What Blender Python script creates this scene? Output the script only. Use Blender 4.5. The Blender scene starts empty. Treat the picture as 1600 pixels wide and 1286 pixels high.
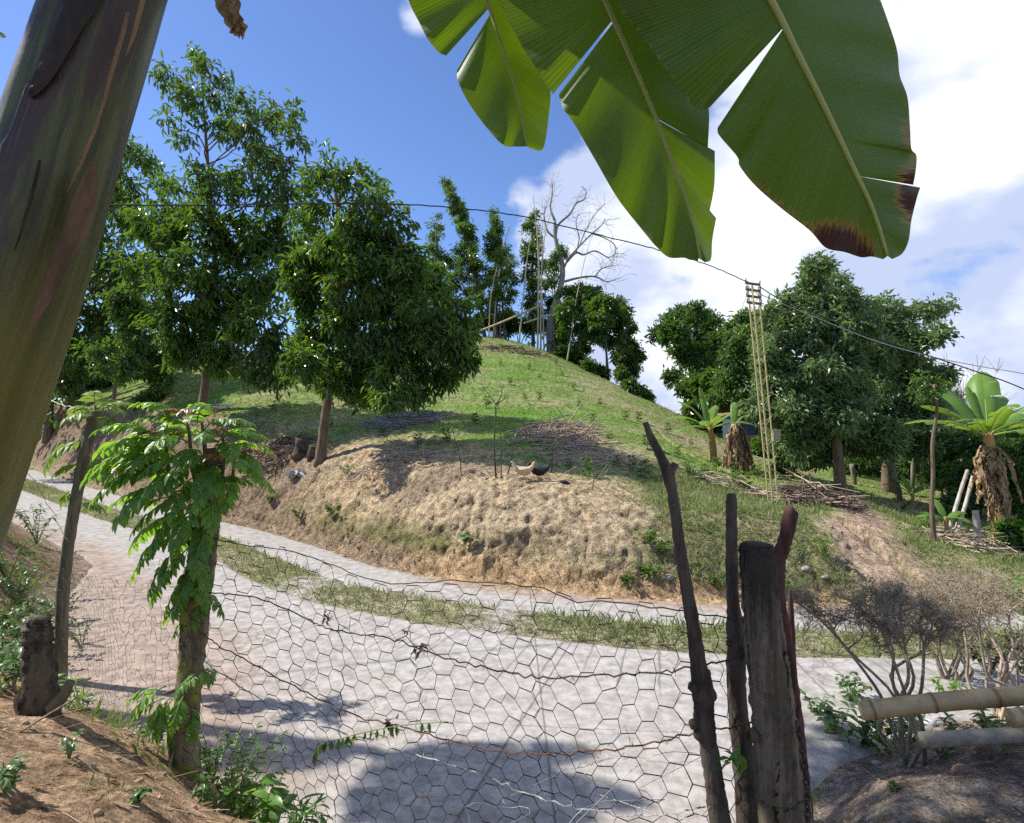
import bpy, math, random
import numpy as np
from mathutils import Vector

# ------------------------------------------------------------------ camera, sky, sun, exposure
S = bpy.context.scene
COL = S.collection
EYE = 1.6
PITCH = math.radians(1.5)
F = 950.0
cam_d = bpy.data.cameras.new('camera')
cam_d.sensor_fit = 'HORIZONTAL'
cam_d.sensor_width = 36
cam_d.lens = F / 1600 * 36
cam_d.clip_start = 0.02
cam_d.clip_end = 3000
cam = bpy.data.objects.new('camera', cam_d)
cam.location = (0, 0, EYE)
cam.rotation_euler = (math.pi / 2 + PITCH, 0, 0)
COL.objects.link(cam)
S.camera = cam
S.view_settings.view_transform = 'Standard'
S.view_settings.look = 'None'
S.view_settings.exposure = 0.48
S.view_settings.gamma = 1
S.render.engine = 'CYCLES'
S.cycles.use_denoising = False
S.cycles.max_bounces = 6
S.cycles.transparent_max_bounces = 8

SUN_ELEV = math.radians(47)
SUN_DIR = Vector((-math.cos(SUN_ELEV) * 0.97, 0.17, math.sin(SUN_ELEV))).normalized()   # towards the sun
sun_d = bpy.data.lights.new('sun', 'SUN')
sun_d.energy = 5.0
sun_d.angle = math.radians(0.6)
sun_d.color = (1.0, 0.95, 0.86)
sun = bpy.data.objects.new('sun', sun_d)
sun.rotation_euler = SUN_DIR.to_track_quat('Z', 'Y').to_euler()
sun.location = (-20, 0, 30)
COL.objects.link(sun)

W = bpy.data.worlds.new('World')
S.world = W
W.use_nodes = True


def setup_world():
    nt = W.node_tree
    N = nt.nodes
    L = nt.links
    N.clear()
    out = N.new('ShaderNodeOutputWorld')
    sky = N.new('ShaderNodeTexSky')
    sky.sky_type = 'NISHITA'
    sky.sun_disc = False
    sky.sun_elevation = SUN_ELEV
    sky.sun_rotation = math.atan2(SUN_DIR.x, SUN_DIR.y)
    sky.altitude = 1400
    sky.air_density = 1.0
    sky.dust_density = 0.6
    sky.ozone_density = 3.0
    bg = N.new('ShaderNodeBackground')
    bg.inputs[1].default_value = 0.102
    hs = N.new('ShaderNodeHueSaturation')
    hs.inputs['Saturation'].default_value = 1.05
    tn = N.new('ShaderNodeMix')
    tn.data_type = 'RGBA'
    tn.blend_type = 'MULTIPLY'
    tn.inputs[0].default_value = 1.0
    tn.inputs[7].default_value = (1.15, 1.17, 1.36, 1)
    L.new(sky.outputs[0], tn.inputs[6])
    L.new(tn.outputs[2], hs.inputs['Color'])
    L.new(hs.outputs[0], bg.inputs[0])
    tc = N.new('ShaderNodeTexCoord')
    sx = N.new('ShaderNodeSeparateXYZ')
    L.new(tc.outputs['Generated'], sx.inputs[0])

    def m(op, a, b=None, c=None):
        n = N.new('ShaderNodeMath')
        n.operation = op
        for i, v in enumerate((a, b, c)):
            if v is None:
                continue
            if hasattr(v, 'links') or hasattr(v, 'is_linked'):
                L.new(v, n.inputs[i])
            else:
                n.inputs[i].default_value = v
        return n.outputs[0]

    def ramp(v, a, b, lo=0.0, hi=1.0):
        n = N.new('ShaderNodeMapRange')
        n.interpolation_type = 'SMOOTHSTEP'
        L.new(v, n.inputs[0])
        n.inputs[1].default_value = a
        n.inputs[2].default_value = b
        n.inputs[3].default_value = lo
        n.inputs[4].default_value = hi
        return n.outputs[0]

    def blob(v, r0, r1, amt):                       # a cloud bank round one direction of the sky
        n = N.new('ShaderNodeVectorMath')
        n.operation = 'DISTANCE'
        L.new(tc.outputs['Generated'], n.inputs[0])
        n.inputs[1].default_value = v
        return ramp(n.outputs['Value'], r0, r1, amt, 0.0)

    mp = N.new('ShaderNodeMapping')
    mp.inputs['Scale'].default_value = (1, 1, 1.7)
    L.new(tc.outputs['Generated'], mp.inputs[0])
    n1 = N.new('ShaderNodeTexNoise')
    n1.inputs['Scale'].default_value = 3.4
    n1.inputs['Detail'].default_value = 9
    n1.inputs['Roughness'].default_value = 0.56
    L.new(mp.outputs[0], n1.inputs[0])
    n2 = N.new('ShaderNodeTexNoise')
    n2.inputs['Scale'].default_value = 4.2
    n2.inputs['Detail'].default_value = 8
    n2.inputs['Roughness'].default_value = 0.5
    mp2 = N.new('ShaderNodeMapping')
    mp2.inputs['Location'].default_value = (3.1, 1.2, -0.4)
    L.new(mp.outputs[0], mp2.inputs[0])
    L.new(mp2.outputs[0], n2.inputs[0])
    ratio = m('DIVIDE', sx.outputs[0], m('MAXIMUM', sx.outputs[1], 0.05))
    bias = ramp(ratio, -0.02, 0.16, -0.30, 0.10)
    back = ramp(sx.outputs[1], -0.2, 0.2, -0.06, 0.0)
    v = m('ADD', n1.outputs[0], bias)
    v = m('ADD', v, back)
    v = m('ADD', v, blob(vdir(880, 330), 0.03, 0.20, 0.20))
    v = m('ADD', v, blob(vdir(1180, 560), 0.1, 0.4, 0.14))
    v = m('ADD', v, blob(vdir(650, 12), 0.01, 0.07, 0.34))
    v = m('ADD', v, blob(vdir(800, 290), 0.01, 0.05, 0.14))
    v = m('ADD', v, blob(vdir(220, 250), 0.01, 0.05, 0.16))
    v = m('ADD', v, blob(vdir(1460, 440), 0.02, 0.16, -0.07))
    fac = ramp(v, 0.49, 0.60)
    cr = N.new('ShaderNodeMix')
    cr.data_type = 'RGBA'
    cr.inputs[6].default_value = (0.50, 0.58, 0.80, 1)
    cr.inputs[7].default_value = (0.93, 0.95, 1.0, 1)
    w = m('ADD', m('MULTIPLY', v, 0.35), m('MULTIPLY', n2.outputs[0], 0.9))
    w = m('ADD', w, blob(vdir(1480, 120), 0.05, 0.5, 0.08))
    w = m('ADD', w, blob(vdir(1520, 520), 0.1, 0.3, -0.12))
    L.new(ramp(w, 0.60, 0.80), cr.inputs[0])
    bg2 = N.new('ShaderNodeBackground')
    bg2.inputs[1].default_value = 0.86
    L.new(cr.outputs[2], bg2.inputs[0])
    mx = N.new('ShaderNodeMixShader')
    L.new(fac, mx.inputs[0])
    L.new(bg.outputs[0], mx.inputs[1])
    L.new(bg2.outputs[0], mx.inputs[2])
    L.new(mx.outputs[0], out.inputs[0])


def _ray(px, py):
    u = (px - 800) / F
    v = (643 - py) / F
    c, s = math.cos(PITCH), math.sin(PITCH)
    return np.array([u, c - v * s, s + v * c])


def vdir(px, py):
    r = _ray(px, py)
    return tuple(r / np.linalg.norm(r))


def at(px, py, d):
    """world point d metres ahead of the viewpoint, found by measuring the photograph"""
    r = _ray(px, py)
    r = r * (d / r[1])
    return np.array([r[0], r[1], r[2] + EYE])


setup_world()

rng = np.random.default_rng(11)
random.seed(5)

# ------------------------------------------------------------------ materials
MATS = {}


class NT:
    def __init__(s, name):
        s.m = bpy.data.materials.new(name)
        s.m.use_nodes = True
        s.t = s.m.node_tree
        s.N = s.t.nodes
        s.N.clear()
        s.out = s.N.new('ShaderNodeOutputMaterial')
        s.p = s.N.new('ShaderNodeBsdfPrincipled')
        s.t.links.new(s.p.outputs[0], s.out.inputs[0])
        MATS[name] = s.m

    def n(s, kind, **kw):
        return s.N.new('ShaderNode' + kind)

    def l(s, a, b):
        s.t.links.new(a, b)

    def pos(s, scale=(1, 1, 1), obj=True):
        c = s.N.new('ShaderNodeTexCoord')
        mp = s.N.new('ShaderNodeMapping')
        mp.inputs['Scale'].default_value = scale
        s.l(c.outputs['Object'], mp.inputs[0])
        return mp.outputs[0]

    def attr(s, name):
        a = s.N.new('ShaderNodeAttribute')
        a.attribute_name = name
        return a

    def noise(s, vec, scale, detail=4, rough=0.5):
        n = s.N.new('ShaderNodeTexNoise')
        n.inputs['Scale'].default_value = scale
        n.inputs['Detail'].default_value = detail
        n.inputs['Roughness'].default_value = rough
        if vec is not None:
            s.l(vec, n.inputs[0])
        return n.outputs[0]

    def ramp(s, v, a, b, lo=0.0, hi=1.0):
        n = s.N.new('ShaderNodeMapRange')
        n.interpolation_type = 'SMOOTHSTEP'
        s.l(v, n.inputs[0])
        for i, q in enumerate((a, b, lo, hi)):
            n.inputs[i + 1].default_value = q
        return n.outputs[0]

    def math(s, op, a, b=0.0):
        n = s.N.new('ShaderNodeMath')
        n.operation = op
        for i, v in enumerate((a, b)):
            if isinstance(v, (int, float)):
                n.inputs[i].default_value = v
            else:
                s.l(v, n.inputs[i])
        return n.outputs[0]

    def mix(s, f, a, b, mode='MIX'):
        n = s.N.new('ShaderNodeMix')
        n.data_type = 'RGBA'
        n.blend_type = mode
        for i, v in ((0, f), (6, a), (7, b)):
            if isinstance(v, (int, float)):
                n.inputs[i].default_value = v
            elif isinstance(v, tuple):
                n.inputs[i].default_value = v if len(v) == 4 else v + (1,)
            else:
                s.l(v, n.inputs[i])
        return n.outputs[2]

    def bump(s, h, strength, dist):
        b = s.N.new('ShaderNodeBump')
        b.inputs['Strength'].default_value = strength
        b.inputs['Distance'].default_value = dist
        s.l(h, b.inputs['Height'])
        s.l(b.outputs[0], s.p.inputs['Normal'])
        return b

    def base(s, c):
        if isinstance(c, tuple):
            s.p.inputs['Base Color'].default_value = c if len(c) == 4 else c + (1,)
        else:
            s.l(c, s.p.inputs['Base Color'])

    def rough(s, r, spec=None):
        s.p.inputs['Roughness'].default_value = r
        if spec is not None:
            s.p.inputs['Specular IOR Level'].default_value = spec


def leaf_mat(name, c1, c2, rough=0.42, trans=0.3, tcol=(0.25, 0.42, 0.04), spec=0.5, bump=0.0):
    q = NT(name)
    a = q.attr('tint').outputs['Fac']
    nz = q.noise(q.pos(), 1.3, 3)
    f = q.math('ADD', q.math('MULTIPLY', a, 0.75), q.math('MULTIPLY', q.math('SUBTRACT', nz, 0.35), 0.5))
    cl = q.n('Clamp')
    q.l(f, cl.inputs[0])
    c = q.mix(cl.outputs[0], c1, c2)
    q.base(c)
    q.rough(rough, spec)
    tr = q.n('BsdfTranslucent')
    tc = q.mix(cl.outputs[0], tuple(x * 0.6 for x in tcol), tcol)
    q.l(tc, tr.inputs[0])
    ms = q.n('MixShader')
    ms.inputs[0].default_value = trans
    q.l(q.p.outputs[0], ms.inputs[1])
    q.l(tr.outputs[0], ms.inputs[2])
    q.l(ms.outputs[0], q.out.inputs[0])
    return q.m


def bark_mat(name, c1, c2, c3=None, scale=18, bump=0.6, dist=0.01, stretch=0.18, rough=0.85):
    q = NT(name)
    v = q.pos((1, 1, stretch))
    n1 = q.noise(v, scale, 6, 0.65)
    n2 = q.noise(q.pos(), scale * 0.3, 4)
    c = q.mix(q.ramp(n1, 0.36, 0.64), c1, c2)
    if c3:
        c = q.mix(q.ramp(n2, 0.50, 0.62), c, c3)
    q.base(c)
    q.rough(rough, 0.25)
    h = q.math('ADD', n1, q.math('MULTIPLY', q.noise(q.pos(), scale * 4, 3), 0.3))
    q.bump(h, bump, dist)
    return q.m


def plain_mat(name, c1, c2=None, rough=0.7, scale=20, bump=0.2, dist=0.003, spec=0.3, metal=0.0):
    q = NT(name)
    n1 = q.noise(q.pos(), scale, 5, 0.6)
    q.base(q.mix(q.ramp(n1, 0.35, 0.65), c1, c2 or tuple(x * 0.7 for x in c1)))
    q.rough(rough, spec)
    q.p.inputs['Metallic'].default_value = metal
    q.bump(n1, bump, dist)
    return q.m


# ------------------------------------------------------------------ mesh helpers
class MB:
    def __init__(s):
        s.V = []
        s.FA = []
        s.A = []
        s.U = []
        s.n = 0

    def add(s, V, F_, a=0.0, uv=None):
        V = np.asarray(V, dtype=np.float64).reshape(-1, 3)
        s.V.append(V)
        for f in (F_ if isinstance(F_, list) else [F_]):
            f = np.asarray(f, dtype=np.int64)
            if f.size:
                s.FA.append(f + s.n)
        if np.isscalar(a):
            a = np.full(len(V), float(a))
        s.A.append(np.asarray(a, float))
        s.U.append(np.zeros((len(V), 2)) if uv is None else np.asarray(uv, float))
        s.n += len(V)
        return s


WL = {}


def obj(name, mb, mat, parent=None, origin=None, smooth=True, col=None):
    V = np.concatenate(mb.V) if mb.V else np.zeros((0, 3))
    if parent is not None:
        origin = WL[parent.name]
    if origin is None:
        origin = (0, 0, 0)
    origin = np.asarray(origin, float)
    me = bpy.data.meshes.new(name)
    me.vertices.add(len(V))
    me.vertices.foreach_set('co', (V - origin).astype(np.float32).ravel())
    loops = np.concatenate([f.ravel() for f in mb.FA])
    tot = np.concatenate([np.full(len(f), f.shape[1]) for f in mb.FA])
    st = np.concatenate([[0], np.cumsum(tot)[:-1]])
    me.loops.add(len(loops))
    me.loops.foreach_set('vertex_index', loops.astype(np.int32))
    me.polygons.add(len(tot))
    me.polygons.foreach_set('loop_start', st.astype(np.int32))
    me.polygons.foreach_set('use_smooth', np.full(len(tot), smooth))
    a = me.attributes.new('tint', 'FLOAT', 'POINT')
    a.data.foreach_set('value', np.concatenate(mb.A).astype(np.float32))
    U = np.concatenate(mb.U)
    if np.abs(U).max() > 0:
        a = me.attributes.new('leafuv', 'FLOAT2', 'POINT')
        a.data.foreach_set('vector', U.astype(np.float32).ravel())
    if col is not None:
        a = me.attributes.new('Col', 'FLOAT_COLOR', 'POINT')
        c4 = np.ones((len(V), 4), np.float32)
        c4[:, :3] = col
        a.data.foreach_set('color', c4.ravel())
    me.update(calc_edges=True)
    me.validate()
    me.materials.append(MATS[mat] if isinstance(mat, str) else mat)
    o = bpy.data.objects.new(name, me)
    COL.objects.link(o)
    if parent is not None:
        o.parent = parent
    else:
        o.location = origin
    WL[o.name] = origin
    return o


def tag(o, label=None, cat=None, group=None, kind=None):
    if label:
        o['label'] = label
    if cat:
        o['category'] = cat
    if group:
        o['group'] = group
    if kind:
        o['kind'] = kind
    return o


def thing(name, loc, label, cat, group=None):
    o = bpy.data.objects.new(name, None)
    o.empty_display_size = 0.2
    COL.objects.link(o)
    o.location = loc
    WL[o.name] = np.asarray(loc, float)
    return tag(o, label, cat, group)


def dup(root, loc, rz=0.0, sc=1.0):
    r = root.copy()
    COL.objects.link(r)
    r.location = loc
    r.rotation_euler = (0, 0, rz)
    r.scale = (sc, sc, sc)
    WL[r.name] = np.asarray(loc, float)
    for ch in list(root.children):
        c = ch.copy()
        COL.objects.link(c)
        c.parent = r
        for g in list(ch.children):
            k = g.copy()
            COL.objects.link(k)
            k.parent = c
    return r


def nrm(v):
    v = np.asarray(v, float)
    return v / np.maximum(np.linalg.norm(v, axis=-1, keepdims=True), 1e-9)


def spline(P, n):
    """Catmull-Rom through P (m,k), n samples per span"""
    P = np.asarray(P, float)
    Q = np.vstack([2 * P[0] - P[1], P, 2 * P[-1] - P[-2]])
    o = []
    for i in range(1, len(Q) - 2):
        t = np.linspace(0, 1, n, endpoint=False)[:, None]
        a, b, c, d = Q[i - 1], Q[i], Q[i + 1], Q[i + 2]
        o.append(0.5 * (2 * b + (c - a) * t + (2 * a - 5 * b + 4 * c - d) * t ** 2 + (3 * b - a - 3 * c + d) * t ** 3))
    o.append(P[-1:])
    return np.vstack(o)


def tube(mb, P, R, n=8, a=0.0, rough=0.0, cap=True, sq=None):
    P = np.asarray(P, float)
    m = len(P)
    R = np.full(m, R, float) if np.isscalar(R) else np.asarray(R, float)
    T = nrm(np.gradient(P, axis=0))
    ref = np.array([1, 0, 0]) if abs(T[0][0]) < 0.8 else np.array([0, 1, 0])
    X = nrm(np.cross(T[0], ref))
    fr = []
    for i in range(m):
        X = nrm(X - T[i] * X.dot(T[i]))
        fr.append((X, np.cross(T[i], X)))
    ang = np.linspace(0, 2 * np.pi, n, endpoint=False)
    V = np.zeros((m, n, 3))
    for i in range(m):
        r = R[i] * (1 + rough * rng.normal(0, 1, n)) if rough else R[i]
        V[i] = P[i] + (np.cos(ang) * r)[:, None] * fr[i][0] + (np.sin(ang) * r)[:, None] * fr[i][1]
    i = np.arange(m - 1)[:, None] * n
    j = np.arange(n)[None]
    j2 = (j + 1) % n
    Fq = np.stack([i + j, i + j2, i + n + j2, i + n + j], -1).reshape(-1, 4)
    V = V.reshape(-1, 3)
    fs = [Fq]
    if cap:
        k = len(V)
        V = np.vstack([V, P[0], P[-1]])
        jj = np.arange(n)
        j3 = (jj + 1) % n
        fs.append(np.stack([np.full(n, k), j3, jj], -1))
        b = (m - 1) * n
        fs.append(np.stack([np.full(n, k + 1), b + jj, b + j3], -1))
    mb.add(V, fs, a)
    return mb


def prisms(mb, P0, P1, r0, r1=None, n=3, a=0.0):
    P0 = np.asarray(P0, float)
    P1 = np.asarray(P1, float)
    m = len(P0)
    if m == 0:
        return mb
    r0 = np.broadcast_to(np.asarray(r0, float), (m,))
    r1 = r0 if r1 is None else np.broadcast_to(np.asarray(r1, float), (m,))
    T = nrm(P1 - P0)
    ref = np.where(np.abs(T[:, 2:3]) < 0.9, np.array([[0, 0, 1.0]]), np.array([[1.0, 0, 0]]))
    X = nrm(np.cross(T, ref))
    Y = np.cross(T, X)
    ang = np.linspace(0, 2 * np.pi, n, endpoint=False)
    V = np.zeros((m, 2, n, 3))
    for k, an in enumerate(ang):
        d = math.cos(an) * X + math.sin(an) * Y
        V[:, 0, k] = P0 + d * r0[:, None]
        V[:, 1, k] = P1 + d * r1[:, None]
    b = np.arange(m)[:, None, None] * 2 * n
    j = np.arange(n)[None, :, None]
    j2 = (j + 1) % n
    Fq = np.concatenate([b + j, b + j2, b + n + j2, b + n + j], -1).reshape(-1, 4)
    at_ = a if np.isscalar(a) else np.repeat(a, 2 * n)
    mb.add(V.reshape(-1, 3), Fq, at_)
    return mb


def leaves(mb, P, D, Nn, L, Wd, fold=0.12, tint=None, droop=0.15):
    """many small leaves: two triangles each, folded along the midrib"""
    m = len(P)
    D = nrm(D)
    Sd = nrm(np.cross(D, Nn))
    U = np.cross(Sd, D)
    L = np.broadcast_to(L, (m,))[:, None]
    Wd = np.broadcast_to(Wd, (m,))[:, None]
    V = np.zeros((m, 4, 3))
    V[:, 0] = P
    V[:, 1] = P + D * L * 0.45 + Sd * Wd / 2 + U * L * fold
    V[:, 2] = P + D * L - U * L * droop
    V[:, 3] = P + D * L * 0.45 - Sd * Wd / 2 + U * L * fold
    b = np.arange(m)[:, None] * 4
    F1 = b + np.array([[0, 1, 2]])
    F2 = b + np.array([[0, 2, 3]])
    t = rng.random(m) if tint is None else tint
    mb.add(V.reshape(-1, 3), np.vstack([F1, F2]), np.repeat(t, 4))
    return mb


def leaves_hi(mb, P, D, Nn, L, Wd, fold=0.18, droop=0.35, tint=None, prof=None, wave=0.0):
    """larger near leaves: a blade of 7 x 3 points folded along its midrib and bent down"""
    m = len(P)
    D = nrm(D)
    Sd = nrm(np.cross(D, Nn))
    U = np.cross(Sd, D)
    L = np.broadcast_to(L, (m,))
    Wd = np.broadcast_to(Wd, (m,))
    dr = np.broadcast_to(droop, (m,))
    ts = np.array([0, 0.12, 0.3, 0.5, 0.7, 0.87, 1.0])
    pf = np.array([0.06, 0.55, 0.93, 1.0, 0.8, 0.42, 0.02]) if prof is None else np.array(prof)
    V = np.zeros((m, 7, 3, 3))
    UV = np.zeros((m, 7, 3, 2))
    for i, t in enumerate(ts):
        c = P + D * (L * t * (1 - 0.25 * dr * t))[:, None] - U * (L * dr * t * t)[:, None]
        for j, s in enumerate((-1, 0, 1)):
            w = (Wd / 2 * pf[i])[:, None]
            wob = (rng.normal(0, wave, m) * L)[:, None] if wave else 0
            V[:, i, j] = c + Sd * w * s + U * (abs(s) * w * fold * 2 + wob)
            UV[:, i, j] = (t, s * pf[i])
    b = np.arange(m)[:, None, None, None] * 21
    i = np.arange(6)[None, :, None, None] * 3
    j = np.arange(2)[None, None, :, None]
    Fq = np.concatenate([b + i + j, b + i + j + 1, b + i + j + 4, b + i + j + 3], -1).reshape(-1, 4)
    t = rng.random(m) if tint is None else np.broadcast_to(tint, (m,))
    mb.add(V.reshape(-1, 3), Fq, np.repeat(t, 21), UV.reshape(-1, 2))
    return mb


# ------------------------------------------------------------------ noise
_lat = rng.random((256, 256))


def vnoise(x, y):
    xi = np.floor(x).astype(int)
    yi = np.floor(y).astype(int)
    fx = x - xi
    fy = y - yi
    fx = fx * fx * (3 - 2 * fx)
    fy = fy * fy * (3 - 2 * fy)
    a = _lat[xi & 255, yi & 255]
    b = _lat[(xi + 1) & 255, yi & 255]
    c = _lat[xi & 255, (yi + 1) & 255]
    d = _lat[(xi + 1) & 255, (yi + 1) & 255]
    return (a * (1 - fx) + b * fx) * (1 - fy) + (c * (1 - fx) + d * fx) * fy


def fbm(x, y, oct=4, g=0.5):
    s = 0
    a = 1.0
    t = 0
    for k in range(oct):
        s = s + a * vnoise(x * 2 ** k + 17.3 * k, y * 2 ** k + 5.1 * k)
        t += a
        a *= g
    return s / t - 0.5


def sstep(x, a, b):
    t = np.clip((x - a) / (b - a), 0, 1)
    return t * t * (3 - 2 * t)


# ------------------------------------------------------------------ terrain
ROAD_Z = -0.9


def road_z(x, y):
    return ROAD_Z + 0.03 * np.maximum(0, -x - 5) + 0.02 * np.maximum(0, x - 6)


def on_road(px, py):
    r = _ray(px, py)
    d = 8.0
    for _ in range(60):
        z = float(road_z(r[0] / r[1] * d, d))
        d = 0.5 * d + 0.5 * (z - EYE) / (r[2] / r[1])
    return np.array([r[0] / r[1] * d, d])


FOOT_PX = [(40, 727), (100, 748), (160, 765), (250, 790), (350, 814), (430, 832), (500, 852), (600, 884), (700, 903), (850, 921), (1000, 935), (1150, 941), (1300, 943), (1500, 942), (1650, 936)]
FOOT = [on_road(*p) for p in FOOT_PX]
FOOT = [FOOT[0] + (FOOT[0] - FOOT[1]) * 1.5] + FOOT + [FOOT[-1] + np.array([14, -1.0]), FOOT[-1] + np.array([40, -5.0])]
FOOT = spline(np.array(FOOT), 4)
_seg = np.diff(FOOT, axis=0)
_slen = np.linalg.norm(_seg, axis=1)
_cum = np.concatenate([[0], np.cumsum(_slen)])


def foot_st(x, y):
    """signed distance from the bank's foot (positive on the hill side) and the foot's x there"""
    x = np.asarray(x, float)
    y = np.asarray(y, float)
    best = np.full(x.shape, 1e9)
    sg = np.zeros(x.shape)
    fx = np.zeros(x.shape)
    for i in range(len(_seg)):
        a = FOOT[i]
        d = _seg[i] / _slen[i]
        rx = x - a[0]
        ry = y - a[1]
        t = np.clip(rx * d[0] + ry * d[1], 0, _slen[i])
        ex = rx - t * d[0]
        ey = ry - t * d[1]
        D = np.hypot(ex, ey)
        c = d[0] * ry - d[1] * rx
        m_ = D < best
        best = np.where(m_, D, best)
        sg = np.where(m_, np.where(c >= 0, 1.0, -1.0), sg)
        fx = np.where(m_, a[0] + t * d[0], fx)
    return best * sg, fx


FAR0, FAR1 = -0.12, -1.20      # far concrete track
NEAR0 = -2.1                   # far edge of the near concrete


def near_w(fx):
    return np.interp(fx, [-30, -14, -9.5, -6.3, -4.5, -2.6, -0.6, 0.5, 1.7, 2.2, 2.9, 3.9, 60], [1.25, 1.3, 1.5, 1.75, 1.7, 2.6, 3.9, 4.1, 3.95, 3.3, 2.1, 1.3, 1.2])


def tps_fit(P, Z, lam=0.02):
    P = np.asarray(P, float)
    n = len(P)
    D = np.linalg.norm(P[:, None] - P[None], axis=-1)
    K = np.where(D > 0, D ** 2 * np.log(D + 1e-12), 0) + lam * np.eye(n)
    A = np.zeros((n + 3, n + 3))
    A[:n, :n] = K
    A[:n, n] = 1
    A[:n, n + 1:] = P
    A[n:, :n] = A[:n, n:].T
    b = np.concatenate([Z, [0, 0, 0]])
    w = np.linalg.solve(A, b)
    return P, w


def tps(fit, x, y):
    P, w = fit
    o = w[-3] + w[-2] * x + w[-1] * y
    for (px, py), k in zip(P, w):
        r2 = (x - px) ** 2 + (y - py) ** 2
        o = o + k * 0.5 * r2 * np.log(r2 + 1e-9)
    return o


HILL = [(20, 702, 36), (75, 690, 27), (175, 655, 25), (240, 668, 21.5), (315, 652, 19.5), (380, 700, 17), (430, 722, 15.6), (500, 722, 14.6), (600, 742, 12.9), (740, 747, 11.5),
        (850, 757, 11.1), (950, 775, 10.7), (1000, 785, 10.5), (1100, 795, 10.4), (1200, 800, 10.5), (1330, 812, 10.6), (1420, 835, 10.7), (1550, 862, 10.9), (1700, 870, 11.2),
        (300, 575, 27), (150, 590, 33), (450, 620, 21), (480, 562, 34), (600, 640, 20), (600, 575, 30), (640, 660, 17.5), (700, 620, 23), (770, 531, 41), (700, 535, 42), (620, 538, 40),
        (860, 700, 14), (860, 650, 19.5), (860, 600, 28), (860, 553, 38), (960, 700, 14.5), (960, 650, 21), (960, 601, 32), (1040, 700, 15), (1040, 643, 28),
        (1100, 724, 15.5), (1115, 716, 18), (1100, 676, 25), (1150, 735, 16.5), (1205, 786, 12.2), (1265, 775, 13), (1315, 772, 15), (1300, 735, 20), (1385, 768, 17),
        (1450, 800, 15), (1565, 852, 11.8), (1600, 800, 16), (1500, 770, 19)]
_hp = [at(*h) for h in HILL]
_hp += [np.array(p, float) for p in [(0, 58, 3.5), (-20, 60, 4.6), (-45, 50, 3), (20, 55, -4), (40, 40, -5.5), (40, 20, -2.8), (22, 27, -2.6), (12, 42, -1.2), (60, 60, -7), (0, 85, -4),
                                     (-60, 30, 2.0), (-70, 60, 1.5), (-40, 40, 4.2), (60, 20, -3), (-30, 75, -1)]]
HFIT = tps_fit([p[:2] for p in _hp], np.array([p[2] for p in _hp]))

_yp = [(at(150, 1286, 1.75)), at(60, 1112, 2.5), at(0, 1200, 1.9), at(285, 1195, 2.6), at(95, 985, 6.0), at(200, 1010, 5.2), at(0, 960, 5.0), at(230, 1110, 3.4), at(350, 1260, 2.6),
       (-5.2, 5.5, 0.35), (-6.6, 7.5, 0.5), (-9, 9.5, 0.7), (-12, 11, 1.2), (-7, 3, 1.2), (-4, 1, 0.7), (0, 1.5, -0.02), (1, 1.5, 0.0), (0, 2.35, -0.1), (1, 2.35, -0.2), (2.0, 2.7, -0.45),
       (2.5, 3.9, -0.47), (4, 3.9, -0.36), (4, 4.9, -0.5), (3.2, 2.8, -0.38), (0, 0, 0), (-2, 0, 0.4), (-1.1, 0.9, 0.3), (3, 0, -0.1), (6, 3, -0.2), (8, 5, -0.3), (14, 4, -0.3), (0, -6, 0.1), (-10, -4, 1.2), (12, -5, 0)]
YFIT = tps_fit([p[:2] for p in _yp], np.array([p[2] for p in _yp]))


def height(x, y, fine=True):
    x = np.asarray(x, float)
    y = np.asarray(y, float)
    s, fx = foot_st(x, y)
    rz = road_z(x, y)
    # hill side
    U = tps(HFIT, x, y)
    far = np.hypot(x, y - 20)
    U = U * (1 - sstep(far, 55, 95)) + (-7.0) * sstep(far, 55, 95)
    w = np.interp(fx, [-30, -8, -3, 0, 2.5, 4.5, 7, 20], [2.0, 2.0, 1.9, 1.6, 1.5, 1.9, 3.0, 3.0])
    wob = 0.35 * fbm(x * 0.9, y * 0.9 + 40, 3)
    t = np.clip((s + wob) / w, 0, 1)
    prof = 1 - (1 - t) ** 1.9
    prof = np.where(s > 0, prof, 0) * sstep(s, 0.0, 0.12)
    zh = rz + (U - rz) * prof
    # camera side
    q = -s + NEAR0 - near_w(fx)
    q = -(s - NEAR0) - near_w(fx)
    Y = tps(YFIT, x, y)
    farx = sstep(np.abs(x), 14, 22)
    Y = Y * (1 - farx) + (rz + 0.5) * farx
    ww = np.interp(fx, [-30, -8, -4, -2, 0, 2.4, 3.2, 40], [2.5, 2.0, 2.6, 1.8, 0.9, 0.9, 1.3, 1.5])
    zy = rz + (Y - rz) * sstep(q, -0.02, ww) - 0.0
    z = np.where(s > 0, zh, np.where(q > 0, zy, rz))
    if fine:
        offroad = np.maximum(sstep(s, 0.05, 0.6), sstep(q, 0.05, 0.6))
        z = z + offroad * (0.10 * fbm(x * 1.1, y * 1.1, 4) + 0.05 * fbm(x * 5, y * 5, 3))
        # the median between the tracks stands a little proud
        z = z + 0.05 * sstep(s, NEAR0 + 0.02, NEAR0 + 0.25) * (1 - sstep(s, FAR1 - 0.25, FAR1 - 0.02))
    return z


_T = np.concatenate([np.arange(0.6, 14, 0.02), np.geomspace(14, 130, 700)])


def hit(px, py):
    """where the line of sight through a photograph point meets the ground"""
    r = _ray(px, py)
    r = r / r[1]
    x = r[0] * _T
    y = _T
    z = EYE + r[2] * _T
    h = height(x, y)
    k = np.nonzero(z < h)[0]
    i = k[0] if len(k) else len(_T) - 1
    return np.array([x[i], y[i], h[i]])


def gz(x, y):
    return float(height(np.array([x]), np.array([y]))[0])


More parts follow.
